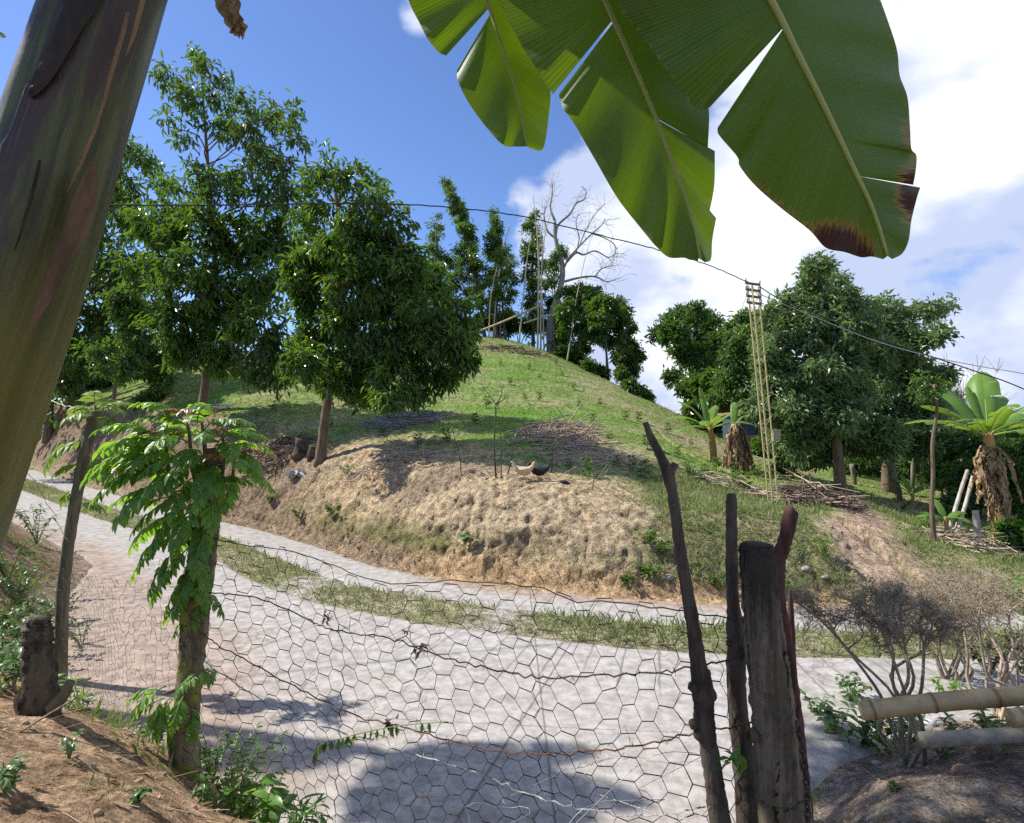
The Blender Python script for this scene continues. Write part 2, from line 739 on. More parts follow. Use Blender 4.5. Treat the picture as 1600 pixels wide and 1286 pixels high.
def grid_axis(parts):
    o = []
    for a, b, st in parts:
        o.append(np.arange(a, b, st))
    o.append([parts[-1][1]])
    return np.concatenate(o)


BANK_MASK = None


def ground_colour(x, y, z):
    s, fx = foot_st(x, y)
    q = -(s - NEAR0) - near_w(fx)
    n_big = fbm(x * 0.35, y * 0.35, 4) * 2
    n_mid = fbm(x * 1.3 + 9, y * 1.3, 4) * 2
    n_fin = fbm(x * 6 + 3, y * 6, 4) * 2
    streak = fbm(x * 0.8, y * 3.5 + z * 2, 4) * 2
    C = lambda *c: np.array(c, float)[None]
    f = lambda v: v[:, None]
    sand = C(0.56, 0.43, 0.27)
    dust = C(0.48, 0.39, 0.27)
    brown = C(0.27, 0.20, 0.13)
    orange = C(0.52, 0.36, 0.21)
    moss = C(0.15, 0.16, 0.05)
    green = C(0.15, 0.30, 0.045)
    dry = C(0.38, 0.33, 0.19)
    olive = C(0.20, 0.22, 0.09)
    ash = C(0.20, 0.19, 0.20)
    # hill
    hill = green + (dry - green) * f(np.clip(0.32 + 0.9 * streak + 0.5 * n_big, 0, 1))
    tanp = np.clip(sstep(x, 1.5, 6) * 0.5 + 0.8 * n_mid - 0.1, 0, 1) * sstep(y, 9, 12) * (1 - sstep(y, 34, 44) * 0.3)
    hill = hill + (C(0.42, 0.34, 0.21) - hill) * f(tanp * 0.75)
    brownp = np.clip(1.4 * (n_fin) - 0.25, 0, 1)
    hill = hill + (brown - hill) * f(brownp * 0.6)
    ridge = sstep(z, 4.6, 6.0) * sstep(y, 30, 36)
    hill = hill + (C(0.36, 0.28, 0.18) - hill) * f(ridge * np.clip(0.5 + n_mid, 0, 1))
    # bare crest of the bank between the fifth and tenth metre
    top = sstep(s, 0.5, 1.2) * (1 - sstep(s, 2.2, 3.0 + 0.8 * 1)) * sstep(fx, -6.5, -4.5) * (1 - sstep(fx, 1.6, 3.0))
    face = (1 - sstep(s, 1.4, 2.3))
    faceL = face * (1 - sstep(fx, -7.5, -5.0))
    bank = sand + (dust - sand) * f(np.clip(0.5 + n_mid, 0, 1))
    bank = bank + (brown - bank) * f(np.clip(0.9 * sstep(-x, 3.2, 6.0) + 0.5 * n_fin, 0, 1) * 0.75)
    bank = bank + (orange - bank) * f(np.clip(1.6 * n_mid - 0.05 + 0.9 * np.exp(-((fx + 3.6) ** 2) / 1.6), 0, 1) * 0.55 * sstep(-fx, -1.0, 1.5))
    low = (1 - sstep(s, 0.25, 0.75))
    bank = bank + (moss - bank) * f(np.clip(low * (0.9 + n_mid) * np.exp(-((fx + 2.9) ** 2) / 4.0) * 1.6, 0, 1) * 0.85)
    bank = bank + (C(0.30, 0.27, 0.14) - bank) * f(np.clip(low * (0.6 + 1.5 * n_fin) * sstep(fx, -1.5, 0.5), 0, 1) * 0.6)
    right = sstep(fx, 1.2, 2.8)
    rb = dry * 0.85 + (olive - dry * 0.85) * f(np.clip(0.45 + 1.2 * n_mid, 0, 1))
    path = np.exp(-((x - (5.9 + 0.30 * (y - 9.5) + 0.35 * np.sin(y * 1.7))) / 0.52) ** 2) * (1 - sstep(y, 12.6, 13.6))
    rb = rb + (C(0.50, 0.37, 0.27) - rb) * f(np.clip(path * 1.5 + 0.4 * n_fin * path, 0, 1))
    bank = bank + (rb - bank) * f(right)
    m_bank = np.clip(face + top, 0, 1)
    m_bank = np.clip(m_bank + 0.55 * n_fin * m_bank * (1 - m_bank) * 4, 0, 1)
    up = hill + (bank - hill) * f(m_bank)
    up = up + (C(0.50, 0.37, 0.27) - up) * f(np.clip(path * 1.3, 0, 1) * (s > 0.4))
    # trampled brown strip under the trees on the left
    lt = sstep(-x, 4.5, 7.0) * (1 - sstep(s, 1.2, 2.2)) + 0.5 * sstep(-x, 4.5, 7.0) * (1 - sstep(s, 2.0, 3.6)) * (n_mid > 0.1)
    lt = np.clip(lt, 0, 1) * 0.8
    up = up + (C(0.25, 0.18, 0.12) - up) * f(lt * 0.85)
    for (cx, cy, rx, ry, c, k) in PATCHES:
        m = np.exp(-(((x - cx) / rx) ** 2 + ((y - cy) / ry) ** 2) ** 2)
        m = np.clip(m * (1 + 0.8 * n_fin), 0, 1) * k
        up = up + (C(*c) - up) * f(m)
    # yard
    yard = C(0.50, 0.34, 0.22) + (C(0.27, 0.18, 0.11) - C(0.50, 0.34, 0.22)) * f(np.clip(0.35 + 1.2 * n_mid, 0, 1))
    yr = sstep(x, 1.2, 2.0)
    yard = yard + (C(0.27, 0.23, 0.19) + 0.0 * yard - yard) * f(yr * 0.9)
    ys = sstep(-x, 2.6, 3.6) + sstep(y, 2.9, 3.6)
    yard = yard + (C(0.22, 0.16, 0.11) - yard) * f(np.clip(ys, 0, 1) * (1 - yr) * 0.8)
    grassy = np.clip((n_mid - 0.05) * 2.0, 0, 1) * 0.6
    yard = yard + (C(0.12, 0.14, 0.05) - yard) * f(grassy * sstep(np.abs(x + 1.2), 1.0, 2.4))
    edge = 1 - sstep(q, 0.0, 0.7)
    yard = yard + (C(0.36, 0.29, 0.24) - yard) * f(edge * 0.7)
    # median
    med = C(0.26, 0.27, 0.13) + (C(0.42, 0.37, 0.27) - C(0.26, 0.27, 0.13)) * f(np.clip(0.25 + 1.5 * n_mid, 0, 1))
    med = med + (C(0.46, 0.43, 0.38) - med) * f(np.clip(1.3 * np.exp(-((fx - 0.5) / 0.45) ** 2) + np.exp(-((fx + 2.1) / 0.4) ** 2) + 1.2 * n_fin - 0.3, 0, 1))
    litter = C(0.33, 0.24, 0.17)
    out = np.where(f(s > 0), up, np.where(f(q > 0), yard, med))
    verge = (1 - sstep(np.abs(s - 0.05), 0.05, 0.30)) * (s > -0.6)
    out = out + ((litter * f(1 - sstep(fx, -2.5, -1)) + C(0.55, 0.38, 0.22) * f(sstep(fx, -2.5, -1))) - out) * f(verge * 0.9)
    out = out * f(1 + 0.30 * n_fin + 0.25 * fbm(x * 14, y * 14 + z * 20, 3) * (y < 16))
    return np.clip(out, 0.01, 0.9)


PATCHES = []


def patch(px, py, rx, ry, c, k=1.0):
    p = hit(px, py)
    PATCHES.append((p[0], p[1], rx, ry, c, k))


patch(638, 655, 1.15, 1.3, (0.21, 0.20, 0.21), 0.95)
patch(875, 680, 1.0, 1.3, (0.42, 0.33, 0.25), 0.85)
patch(930, 715, 1.2, 0.6, (0.44, 0.36, 0.27), 0.6)
patch(700, 740, 1.7, 0.5, (0.16, 0.12, 0.10), 0.6)
patch(1270, 778, 1.2, 0.5, (0.22, 0.17, 0.12), 0.8)
patch(1100, 690, 1.5, 2.0, (0.42, 0.34, 0.22), 0.5)

# ground sheet
gx = grid_axis([(-900, -200, 70), (-200, -60, 10), (-60, -24, 0.8), (-24, -12, 0.22), (-12, -5, 0.075), (-5, 6, 0.05), (6, 12, 0.09), (12, 30, 0.5), (30, 200, 8), (200, 900, 70)])
gy = grid_axis([(-300, -40, 30), (-40, -4, 2), (-4, 1, 0.25), (1, 3.4, 0.045), (3.4, 5.4, 0.045), (5.4, 8.2, 0.09), (8.2, 12.2, 0.04), (12.2, 18, 0.09), (18, 45, 0.3), (45, 120, 3), (120, 900, 60)])
GX, GY = np.meshgrid(gx, gy)
X_ = GX.ravel()
Y_ = GY.ravel()
Z_ = height(X_, Y_)
_s, _fx = foot_st(X_, Y_)
# clods, ledges and hollows of the cut bank: real displacement along its face
bm_ = sstep(_s, 0.02, 0.15) * (1 - sstep(_s, 1.6, 2.6)) * sstep(_fx, -22, -10)
amp = np.interp(_fx, [-8, -3, 0.5, 3, 8], [0.8, 0.85, 0.80, 0.6, 0.4])
nz1 = fbm(X_ * 1.5, Z_ * 2.6 + Y_ * 0.8, 6, 0.58)
nz2 = fbm(X_ * 9, Z_ * 11 + Y_ * 5, 3)
ledge = np.abs(fbm(X_ * 0.8 + 3, Z_ * 7 + 2, 3)) * 0.5
nz3 = fbm(X_ * 19, Z_ * 24 + Y_ * 9, 2)
Yn = Y_ - bm_ * amp * (0.36 * nz1 + 0.06 * nz2 + 0.07 * nz3 - 0.26 * ledge)
Zn = Z_ + bm_ * amp * (0.10 * nz1 + 0.06 * nz2)
clod = np.clip(fbm(X_ * 11, Y_ * 11, 3) - 0.08, 0, 1)
offr = np.maximum(sstep(_s, 0.3, 1.0), sstep(-(_s - NEAR0) - near_w(_fx), 0.2, 0.6))
clod = clod * np.where(_s > 0, 0.5, 1.0) * sstep(fbm(X_ * 1.7 + 5, Y_ * 1.7, 3), -0.05, 0.18)
Zn = Zn + offr * clod * 0.13 * (Y_ < 13)
rill = np.abs(fbm(X_ * 3.2 + 0.6 * fbm(X_ * 2, Z_ * 2, 2), Z_ * 0.7 + 3, 4)) * 2
Yn = Yn + bm_ * 0.07 * sstep(rill, 0.16, 0.0)
Xn = X_ + bm_ * 0.10 * fbm(X_ * 4 + 7, Z_ * 5 + 1, 3)
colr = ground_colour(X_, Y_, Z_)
nxg, nyg = len(gx), len(gy)
ii = np.arange(nyg - 1)[:, None] * nxg
jj = np.arange(nxg - 1)[None]
Fg = np.stack([ii + jj, ii + jj + 1, ii + nxg + jj + 1, ii + nxg + jj], -1).reshape(-1, 4)

q = NT('earth')
c = q.attr('Col').outputs['Color']
p_ = q.pos()
n1 = q.noise(p_, 9, 6, 0.65)
n2 = q.noise(p_, 45, 5, 0.7)
c = q.mix(0.9, c, q.mix(q.ramp(n1, 0.35, 0.65), (0.50, 0.48, 0.45), (1.35, 1.35, 1.38)), 'MULTIPLY')
c = q.mix(0.8, c, q.mix(q.ramp(n2, 0.36, 0.64), (0.50, 0.50, 0.47), (1.4, 1.38, 1.35)), 'MULTIPLY')
q.base(c)
q.rough(0.95, 0.1)
n4 = q.noise(q.pos((1, 1, 1.8)), 22, 6, 0.75)
n5 = q.noise(p_, 130, 3, 0.7)
c = q.mix(q.ramp(n4, 0.36, 0.24, 0, 0.75), c, (0.10, 0.075, 0.05))
c = q.mix(q.ramp(n5, 0.66, 0.78, 0, 0.5), c, (0.55, 0.48, 0.38))
q.base(c)
q.bump(q.math('ADD', q.math('MULTIPLY', n1, 0.5), q.math('ADD', q.math('MULTIPLY', n4, 0.7), q.math('ADD', q.math('MULTIPLY', n2, 0.35), q.math('MULTIPLY', n5, 0.12)))), 1.0, 0.06)
g = MB()
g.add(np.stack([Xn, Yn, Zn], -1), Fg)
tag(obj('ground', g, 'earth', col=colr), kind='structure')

# ------------------------------------------------------------------ concrete tracks
q = NT('concrete')
p_ = q.pos()
uv = q.attr('leafuv').outputs['Vector']
n1 = q.noise(p_, 1.1, 5, 0.6)
n2 = q.noise(p_, 7, 6, 0.7)
n3 = q.noise(p_, 60, 4, 0.7)
c = q.mix(q.ramp(n2, 0.3, 0.7), (0.27, 0.25, 0.23), (0.46, 0.435, 0.41))
dirt = q.attr('tint').outputs['Fac']
dm = q.math('ADD', q.math('MULTIPLY', dirt, 1.0), q.math('MULTIPLY', q.math('SUBTRACT', n1, 0.5), 0.9))
c = q.mix(q.ramp(dm, 0.12, 0.95, 0, 0.9), c, q.mix(q.ramp(n2, 0.35, 0.65), (0.22, 0.16, 0.125), (0.40, 0.30, 0.235)))
c = q.mix(q.ramp(n1, 0.60, 0.74, 0, 0.3), c, (0.30, 0.31, 0.24))
c = q.mix(q.ramp(n3, 0.42, 0.30, 0, 0.35), c, (0.20, 0.18, 0.17))
sep = q.n('SeparateXYZ')
q.l(uv, sep.inputs[0])
# brushed grooves across the track and a few thin cracks
wv = q.math('PINGPONG', q.math('ADD', sep.outputs[0], q.math('MULTIPLY', n1, 0.10)), 0.14)
groove = q.ramp(wv, 0.0, 0.018, 1.0, 0.0)
groove = q.math('MULTIPLY', groove, q.ramp(n1, 0.35, 0.55))
groove = q.math('MULTIPLY', groove, q.ramp(sep.outputs[1], 0.9, 1.4, 1.0, 0.0))
c = q.mix(q.math('MULTIPLY', groove, 0.6), c, (0.13, 0.12, 0.11))
vo = q.n('TexVoronoi')
vo.feature = 'DISTANCE_TO_EDGE'
vo.inputs['Scale'].default_value = 0.33
wp = q.n('VectorMath')
wp.operation = 'ADD'
q.l(p_, wp.inputs[0])
nn = q.n('TexNoise')
nn.inputs['Scale'].default_value = 1.8
nn.inputs['Detail'].default_value = 5
q.l(p_, nn.inputs[0])
q.l(nn.outputs['Color'], wp.inputs[1])
q.l(wp.outputs[0], vo.inputs['Vector'])
crack = q.ramp(vo.outputs['Distance'], 0.0, 0.006, 1.0, 0.0)
jt = q.ramp(q.math('PINGPONG', q.math('ADD', sep.outputs[0], q.math('MULTIPLY', n2, 0.02)), 1.3), 0.0, 0.014, 1.0, 0.0)
c = q.mix(q.math('MULTIPLY', jt, 0.7), c, (0.10, 0.085, 0.07))
sj = q.n('SeparateXYZ')
q.l(p_, sj.inputs[0])
j2 = q.math('ABSOLUTE', q.math('SUBTRACT', q.math('ADD', sj.outputs[0], q.math('MULTIPLY', n2, 0.04)), 0.29))
j3 = q.math('ABSOLUTE', q.math('SUBTRACT', q.math('ADD', sj.outputs[1], q.math('MULTIPLY', n2, 0.06)), q.math('ADD', 5.15, q.math('MULTIPLY', sj.outputs[0], -0.10))))
jm = q.math('MAXIMUM', q.ramp(j2, 0.0, 0.014, 1.0, 0.0), q.math('MULTIPLY', q.ramp(j3, 0.0, 0.012, 1.0, 0.0), 0.7))
jm = q.math('MULTIPLY', jm, q.ramp(sep.outputs[1], 0.0, 0.05))
c = q.mix(q.math('MULTIPLY', jm, 0.75), c, (0.09, 0.075, 0.06))
n6 = q.noise(p_, 3.0, 7, 0.75)
c = q.mix(q.ramp(n6, 0.53, 0.66, 0, 0.55), c, (0.23, 0.20, 0.17))
c = q.mix(q.ramp(q.noise(p_, 26, 6, 0.8), 0.62, 0.72, 0, 0.55), c, (0.17, 0.14, 0.11))
c = q.mix(q.ramp(n6, 0.40, 0.30, 0, 0.35), c, (0.60, 0.57, 0.53))
c = q.mix(q.math('MULTIPLY', crack, 0.4), c, (0.15, 0.13, 0.12))
q.base(c)
q.rough(0.85, 0.3)
h = q.math('ADD', q.math('MULTIPLY', n3, 0.5), q.math('SUBTRACT', n2, q.math('MULTIPLY', q.math('ADD', groove, crack), 1.2)))
q.bump(h, 0.45, 0.012)


def track(name, side0, side1, x0, x1, nv, label=None, dirt=None, step=0.12):
    mb = MB()
    us = np.arange(x0, x1, step)
    tt = np.interp(us, FOOT[:, 0], _cum)
    cx = np.interp(tt, _cum, FOOT[:, 0])
    cy = np.interp(tt, _cum, FOOT[:, 1])
    T = nrm(np.stack([np.gradient(cx), np.gradient(cy)], -1))
    k = np.ones(15) / 15
    Tp = np.pad(T, ((7, 7), (0, 0)), mode='edge')
    T = nrm(np.stack([np.convolve(Tp[:, 0], k, 'valid'), np.convolve(Tp[:, 1], k, 'valid')], -1))
    Nr = np.stack([-T[:, 1], T[:, 0]], -1)
    e0 = side0(cx) + 0.03 * fbm(us * 7, us * 0 + 31, 3) * 2 + 0.05 * fbm(us * 1.5, us * 0 + 3, 4) * 2
    e1 = side1(cx) + 0.06 * fbm(us * 6, us * 0 + 21, 3) * 2 + 0.08 * fbm(us * 1.5, us * 0 + 9, 4) * 2
    v = np.linspace(0, 1, nv)
    D = e0[:, None] + (e1 - e0)[:, None] * v[None]
    X = cx[:, None] + Nr[:, 0:1] * D
    Y = cy[:, None] + Nr[:, 1:2] * D
    Z = road_z(X, Y) + 0.03
    Z += 0.012 * fbm(X * 1.2, Y * 1.2, 3)
    Z[:, 0] -= 0.05
    Z[:, -1] -= 0.05
    V = np.stack([X, Y, Z], -1).reshape(-1, 3)
    nu = len(us)
    i = np.arange(nu - 1)[:, None] * nv
    j = np.arange(nv - 1)[None]
    Fq = np.stack([i + j, i + j + 1, i + nv + j + 1, i + nv + j], -1).reshape(-1, 4)
    dm = dirt(X, Y, D, e0[:, None], e1[:, None]).ravel()
    U = np.stack([np.repeat(tt, nv), np.abs(D - e0[:, None]).ravel()], -1)
    mb.add(V, Fq[:, ::-1], dm, U)
    return tag(obj(name, mb, 'concrete'), kind='structure')


track('road', lambda x: np.full_like(x, FAR0), lambda x: np.full_like(x, FAR1), -34, 40, 12,
      dirt=lambda X, Y, D, a, b: np.clip(1.4 * (1 - sstep(a - D, 0.1, 0.55)) * sstep(X, -2.0, -0.5) + 0.25 * (1 - sstep(b + 0.25 - D, -0.2, 0.1)), 0, 1.3))
track('road', lambda x: np.full_like(x, NEAR0), lambda x: NEAR0 - near_w(x) - 0.1, -32, 40, 40,
      dirt=lambda X, Y, D, a, b: np.clip(sstep(-D, 3.2, 5.2) * 0.35 + 0.8 * sstep(-(X + 0.45 * (Y - 4)), 0.8, 2.6) * sstep(-D, 2.7, 3.8), 0, 1.2))

# ------------------------------------------------------------------ foliage and bark materials
leaf_mat('leaf_dark', (0.013, 0.036, 0.009), (0.105, 0.200, 0.032), 0.30, 0.27, (0.30, 0.55, 0.03), 0.6)
leaf_mat('leaf_mid', (0.035, 0.080, 0.018), (0.10, 0.19, 0.04), 0.42, 0.30, (0.24, 0.44, 0.05), 0.5)
leaf_mat('leaf_grey', (0.060, 0.115, 0.045), (0.24, 0.34, 0.15), 0.34, 0.30, (0.34, 0.52, 0.12), 0.55)
leaf_mat('leaf_light', (0.07, 0.14, 0.025), (0.20, 0.30, 0.06), 0.5, 0.35, (0.38, 0.55, 0.08), 0.4)
leaf_mat('leaf_fresh', (0.07, 0.17, 0.03), (0.15, 0.30, 0.05), 0.36, 0.38, (0.38, 0.62, 0.05), 0.5)
leaf_mat('leaf_red_tip', (0.16, 0.17, 0.04), (0.24, 0.11, 0.045), 0.4, 0.35, (0.55, 0.25, 0.06), 0.5)
leaf_mat('grass_green', (0.10, 0.17, 0.03), (0.24, 0.34, 0.07), 0.6, 0.35, (0.30, 0.45, 0.07), 0.3)
leaf_mat('grass_hill', (0.10, 0.20, 0.025), (0.23, 0.38, 0.05), 0.6, 0.35, (0.30, 0.50, 0.06), 0.3)
leaf_mat('grass_median', (0.13, 0.20, 0.06), (0.36, 0.37, 0.17), 0.7, 0.35, (0.36, 0.40, 0.14), 0.25)
leaf_mat('leaf_dry', (0.30, 0.18, 0.09), (0.55, 0.42, 0.27), 0.8, 0.2, (0.5, 0.35, 0.18), 0.2)
bark_mat('bark_grey', (0.13, 0.11, 0.085), (0.27, 0.24, 0.19), (0.20, 0.21, 0.14), 14)
bark_mat('bark_brown', (0.10, 0.07, 0.045), (0.21, 0.15, 0.10), (0.15, 0.14, 0.09), 16)
bark_mat('bark_pale', (0.30, 0.27, 0.22), (0.50, 0.46, 0.40), (0.38, 0.35, 0.28), 9)
bark_mat('bark_dead', (0.17, 0.155, 0.13), (0.34, 0.31, 0.27), (0.24, 0.22, 0.19), 9)
bark_mat('bark_moss', (0.10, 0.08, 0.05), (0.24, 0.20, 0.12), (0.24, 0.23, 0.05), 26, 0.9, 0.012)
bark_mat('bamboo_pale', (0.42, 0.36, 0.22), (0.58, 0.52, 0.36), None, 6, 0.1, 0.002, 0.1, 0.5)


def crown(mb, blobs, n, L, Wd, droop=0.5, fold=0.10, clump=0.34, spread=1.0, nsub=9, tint_bias=0.0, up=0.3, ld=0.15, airy=None):
    """leaf sprays spread through a crown built of lobes; blobs = [(centre, radius)]"""
    R = np.array([b[1] for b in blobs])
    wts = R ** 2
    if airy is not None:
        zc = np.array([b_[0][2] for b_ in blobs])
        wts = wts * np.where(zc > airy, 0.5, 1.0)
    wts = wts / wts.sum()
    for (c, r), w in zip(blobs, wts):
        m = int(n * w)
        if m < 4:
            continue
        ns = max(4, int(nsub * (1 + r)))
        sd = nrm(rng.normal(0, 1, (ns, 3)))
        sr = r * rng.uniform(0.45, 1.06, ns)[:, None]
        sc = np.asarray(c) + sd * sr * np.array([1, 1, 0.85])
        srad = r * clump * rng.uniform(0.6, 1.35, ns)
        sb = rng.normal(0, 0.26, ns)
        k = rng.integers(0, ns, m)
        # twig points inside each spray; leaves hang round them
        tw = max(1, m // 6)
        tk = rng.integers(0, ns, tw)
        off = nrm(rng.normal(0, 1, (tw, 3))) * (srad[tk] * rng.random(tw) ** 0.45)[:, None]
        off[:, 2] *= 0.7
        tp = sc[tk] + off
        li = rng.integers(0, tw, m)
        outw = nrm(tp[li] - np.asarray(c))
        D = outw * 0.55 + rng.normal(0, 0.55, (m, 3)) * spread
        D[:, 2] += up * 0.2 - droop * rng.uniform(0.4, 1.4, m)
        P = tp[li] + rng.normal(0, 0.45, (m, 3)) * L
        N = rng.normal(0, 0.5, (m, 3))
        N[:, 2] += 1.0
        N += outw * 0.3
        LL = L * rng.uniform(0.65, 1.25, m)
        rim = np.linalg.norm((tp[li] - np.asarray(c)) / r, axis=1)  # outer leaves paler like new growth, inner ones darker: crown shade put into the tint
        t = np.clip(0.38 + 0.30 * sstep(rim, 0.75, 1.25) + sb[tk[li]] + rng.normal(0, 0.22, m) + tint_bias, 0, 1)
        leaves(mb, P, D, N, LL, LL * (Wd / L) * rng.uniform(0.8, 1.2, m), fold, t, ld)
    return mb


def limb(mb, a, b, r0, r1, bend=0.12, n=6, sides=7):
    a = np.asarray(a, float)
    b = np.asarray(b, float)
    m = np.linalg.norm(b - a)
    P = [a]
    for t in (0.35, 0.7):
        P.append(a + (b - a) * t + rng.normal(0, bend * m * 0.5, 3) * np.array([1, 1, 0.4]) + np.array([0, 0, 0.06 * m]))
    P.append(b)
    P = spline(P, n)
    tube(mb, P, np.linspace(r0, r1, len(P)), sides, 0.3)
    return P


def wood(mb, trunk, r0, r1, blobs, lr=0.3, twigs=5, start=0.35, sides=10):
    """tapered trunk through the given points, a limb to each lobe, twigs inside the lobe"""
    T = spline(trunk, 6)
    # root flare
    rr = np.linspace(r0, r1, len(T)) * (1 + 0.35 * np.exp(-np.arange(len(T)) / 1.6))
    tube(mb, T, rr, sides, 0.4, 0.05)
    for c, r in blobs:
        c = np.asarray(c)
        cand = T[int(len(T) * start):]
        dd = np.linalg.norm(cand - c, axis=1) + 1.2 * np.maximum(0, cand[:, 2] - c[2] + 0.2)
        k = int(np.argmin(dd))
        a = cand[k]
        frac = (k + len(T) * start) / len(T)
        ra = (r0 + (r1 - r0) * frac) * lr * 1.6
        P = limb(mb, a, c, max(ra, 0.012), max(ra * 0.35, 0.006), 0.18)
        for _ in range(twigs):
            s_ = P[rng.integers(len(P) // 2, len(P))]
            e = c + nrm(rng.normal(0, 1, 3)) * r * rng.uniform(0.5, 0.95)
            limb(mb, s_, e, max(ra * 0.3, 0.006), 0.004, 0.15, 3, 4)
    return mb


def PB(L_, d, jit=0.10):
    """lobes measured as (px, py, radius px[, depth offset]) on the photograph, placed at depth d"""
    o = []
    for b in L_:
        dd = d + (b[3] if len(b) > 3 else rng.uniform(-1, 1) * jit * d * 0.6)
        o.append((at(b[0], b[1], dd), b[2] * dd / F * 0.86))
    return o


def tree(name, label, group, base, trunk_px, r0, r1, blobs, d, n, L, Wd, leaf, bark='bark_grey', droop=0.5, twigs=5, extra_base=None, cat='tree', **kw):
    b = hit(*base) if extra_base is None else np.array(extra_base, float)
    d = d or b[1]
    t = thing(name, b, label, cat, group)
    tr = [b + np.array([0, 0, -0.15])]
    for i, p in enumerate(trunk_px):
        tr.append(at(p[0], p[1], (p[2] if len(p) > 2 else b[1])))
    bl = PB(blobs, d)
    w = MB()
    wood(w, tr, r0, r1, bl, twigs=twigs)
    obj('trunk', w, bark, t)
    m = MB()
    crown(m, bl, n, L, Wd, droop, **kw)
    obj('crown', m, leaf, t, smooth=False)
    return t


G_ROAD = 'trees along the top of the road bank'
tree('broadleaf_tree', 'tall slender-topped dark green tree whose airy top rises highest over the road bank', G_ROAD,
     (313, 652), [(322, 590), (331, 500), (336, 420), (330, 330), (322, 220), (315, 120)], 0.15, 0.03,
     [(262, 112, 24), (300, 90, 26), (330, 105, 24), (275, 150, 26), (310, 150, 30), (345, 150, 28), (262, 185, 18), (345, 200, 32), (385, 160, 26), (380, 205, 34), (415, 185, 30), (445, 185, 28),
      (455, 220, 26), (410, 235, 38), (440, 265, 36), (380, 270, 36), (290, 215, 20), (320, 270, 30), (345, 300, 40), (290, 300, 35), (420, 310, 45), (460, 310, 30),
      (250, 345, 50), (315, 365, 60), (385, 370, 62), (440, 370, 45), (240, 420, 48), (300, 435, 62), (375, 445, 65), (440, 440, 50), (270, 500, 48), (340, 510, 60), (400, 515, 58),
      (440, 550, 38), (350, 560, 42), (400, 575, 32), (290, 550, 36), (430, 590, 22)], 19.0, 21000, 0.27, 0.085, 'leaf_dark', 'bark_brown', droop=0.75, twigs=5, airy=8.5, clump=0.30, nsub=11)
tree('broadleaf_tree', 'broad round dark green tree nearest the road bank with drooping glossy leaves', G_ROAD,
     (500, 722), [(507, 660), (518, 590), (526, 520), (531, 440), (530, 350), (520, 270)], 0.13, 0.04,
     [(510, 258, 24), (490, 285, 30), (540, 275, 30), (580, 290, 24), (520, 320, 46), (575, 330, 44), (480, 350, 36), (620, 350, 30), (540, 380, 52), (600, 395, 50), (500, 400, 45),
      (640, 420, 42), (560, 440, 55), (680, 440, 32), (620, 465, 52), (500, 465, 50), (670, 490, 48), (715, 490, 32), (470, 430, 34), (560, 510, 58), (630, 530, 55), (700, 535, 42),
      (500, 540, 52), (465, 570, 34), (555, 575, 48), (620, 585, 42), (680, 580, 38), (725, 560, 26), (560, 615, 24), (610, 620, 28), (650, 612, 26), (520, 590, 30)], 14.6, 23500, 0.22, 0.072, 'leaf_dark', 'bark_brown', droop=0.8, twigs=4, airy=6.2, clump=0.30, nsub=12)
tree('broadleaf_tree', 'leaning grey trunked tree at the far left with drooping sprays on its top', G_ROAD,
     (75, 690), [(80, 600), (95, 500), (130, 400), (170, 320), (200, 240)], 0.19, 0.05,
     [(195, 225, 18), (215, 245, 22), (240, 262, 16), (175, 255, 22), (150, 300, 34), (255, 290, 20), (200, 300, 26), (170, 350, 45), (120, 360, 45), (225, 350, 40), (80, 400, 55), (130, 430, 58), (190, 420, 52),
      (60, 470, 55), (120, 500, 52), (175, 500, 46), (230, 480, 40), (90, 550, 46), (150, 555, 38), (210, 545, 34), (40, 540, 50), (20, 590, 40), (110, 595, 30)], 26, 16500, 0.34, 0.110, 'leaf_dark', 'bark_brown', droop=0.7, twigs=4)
tree('young_tree', 'thin pale stemmed young tree between the two bigger trunks on the left slope', G_ROAD,
     (175, 655), [(180, 600), (187, 540), (196, 450)], 0.09, 0.03,
     [(196, 470, 32), (215, 520, 38), (180, 560, 34), (235, 560, 30), (250, 590, 20), (200, 580, 24)], 23, 7000, 0.24, 0.08, 'leaf_mid', droop=0.6)

# ---- trees right of the hill
G_RIGHT = 'trees right of the hill'
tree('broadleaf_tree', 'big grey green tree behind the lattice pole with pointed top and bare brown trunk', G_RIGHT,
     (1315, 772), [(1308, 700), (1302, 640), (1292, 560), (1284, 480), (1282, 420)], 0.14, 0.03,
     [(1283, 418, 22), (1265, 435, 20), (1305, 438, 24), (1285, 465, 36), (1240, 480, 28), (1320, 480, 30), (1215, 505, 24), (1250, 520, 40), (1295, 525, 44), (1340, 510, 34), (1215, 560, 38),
      (1260, 580, 50), (1310, 580, 48), (1205, 610, 34), (1245, 640, 48), (1300, 640, 50), (1340, 620, 40), (1255, 690, 38), (1215, 670, 32), (1300, 695, 36), (1330, 680, 30), (1180, 640, 22), (1195, 590, 22), (1195, 530, 20), (1225, 470, 18), (1200, 490, 14), (1330, 470, 16)], 15.2, 30000, 0.17, 0.068, 'leaf_grey', 'bark_brown', droop=0.25, twigs=4, clump=0.42, spread=1.4)
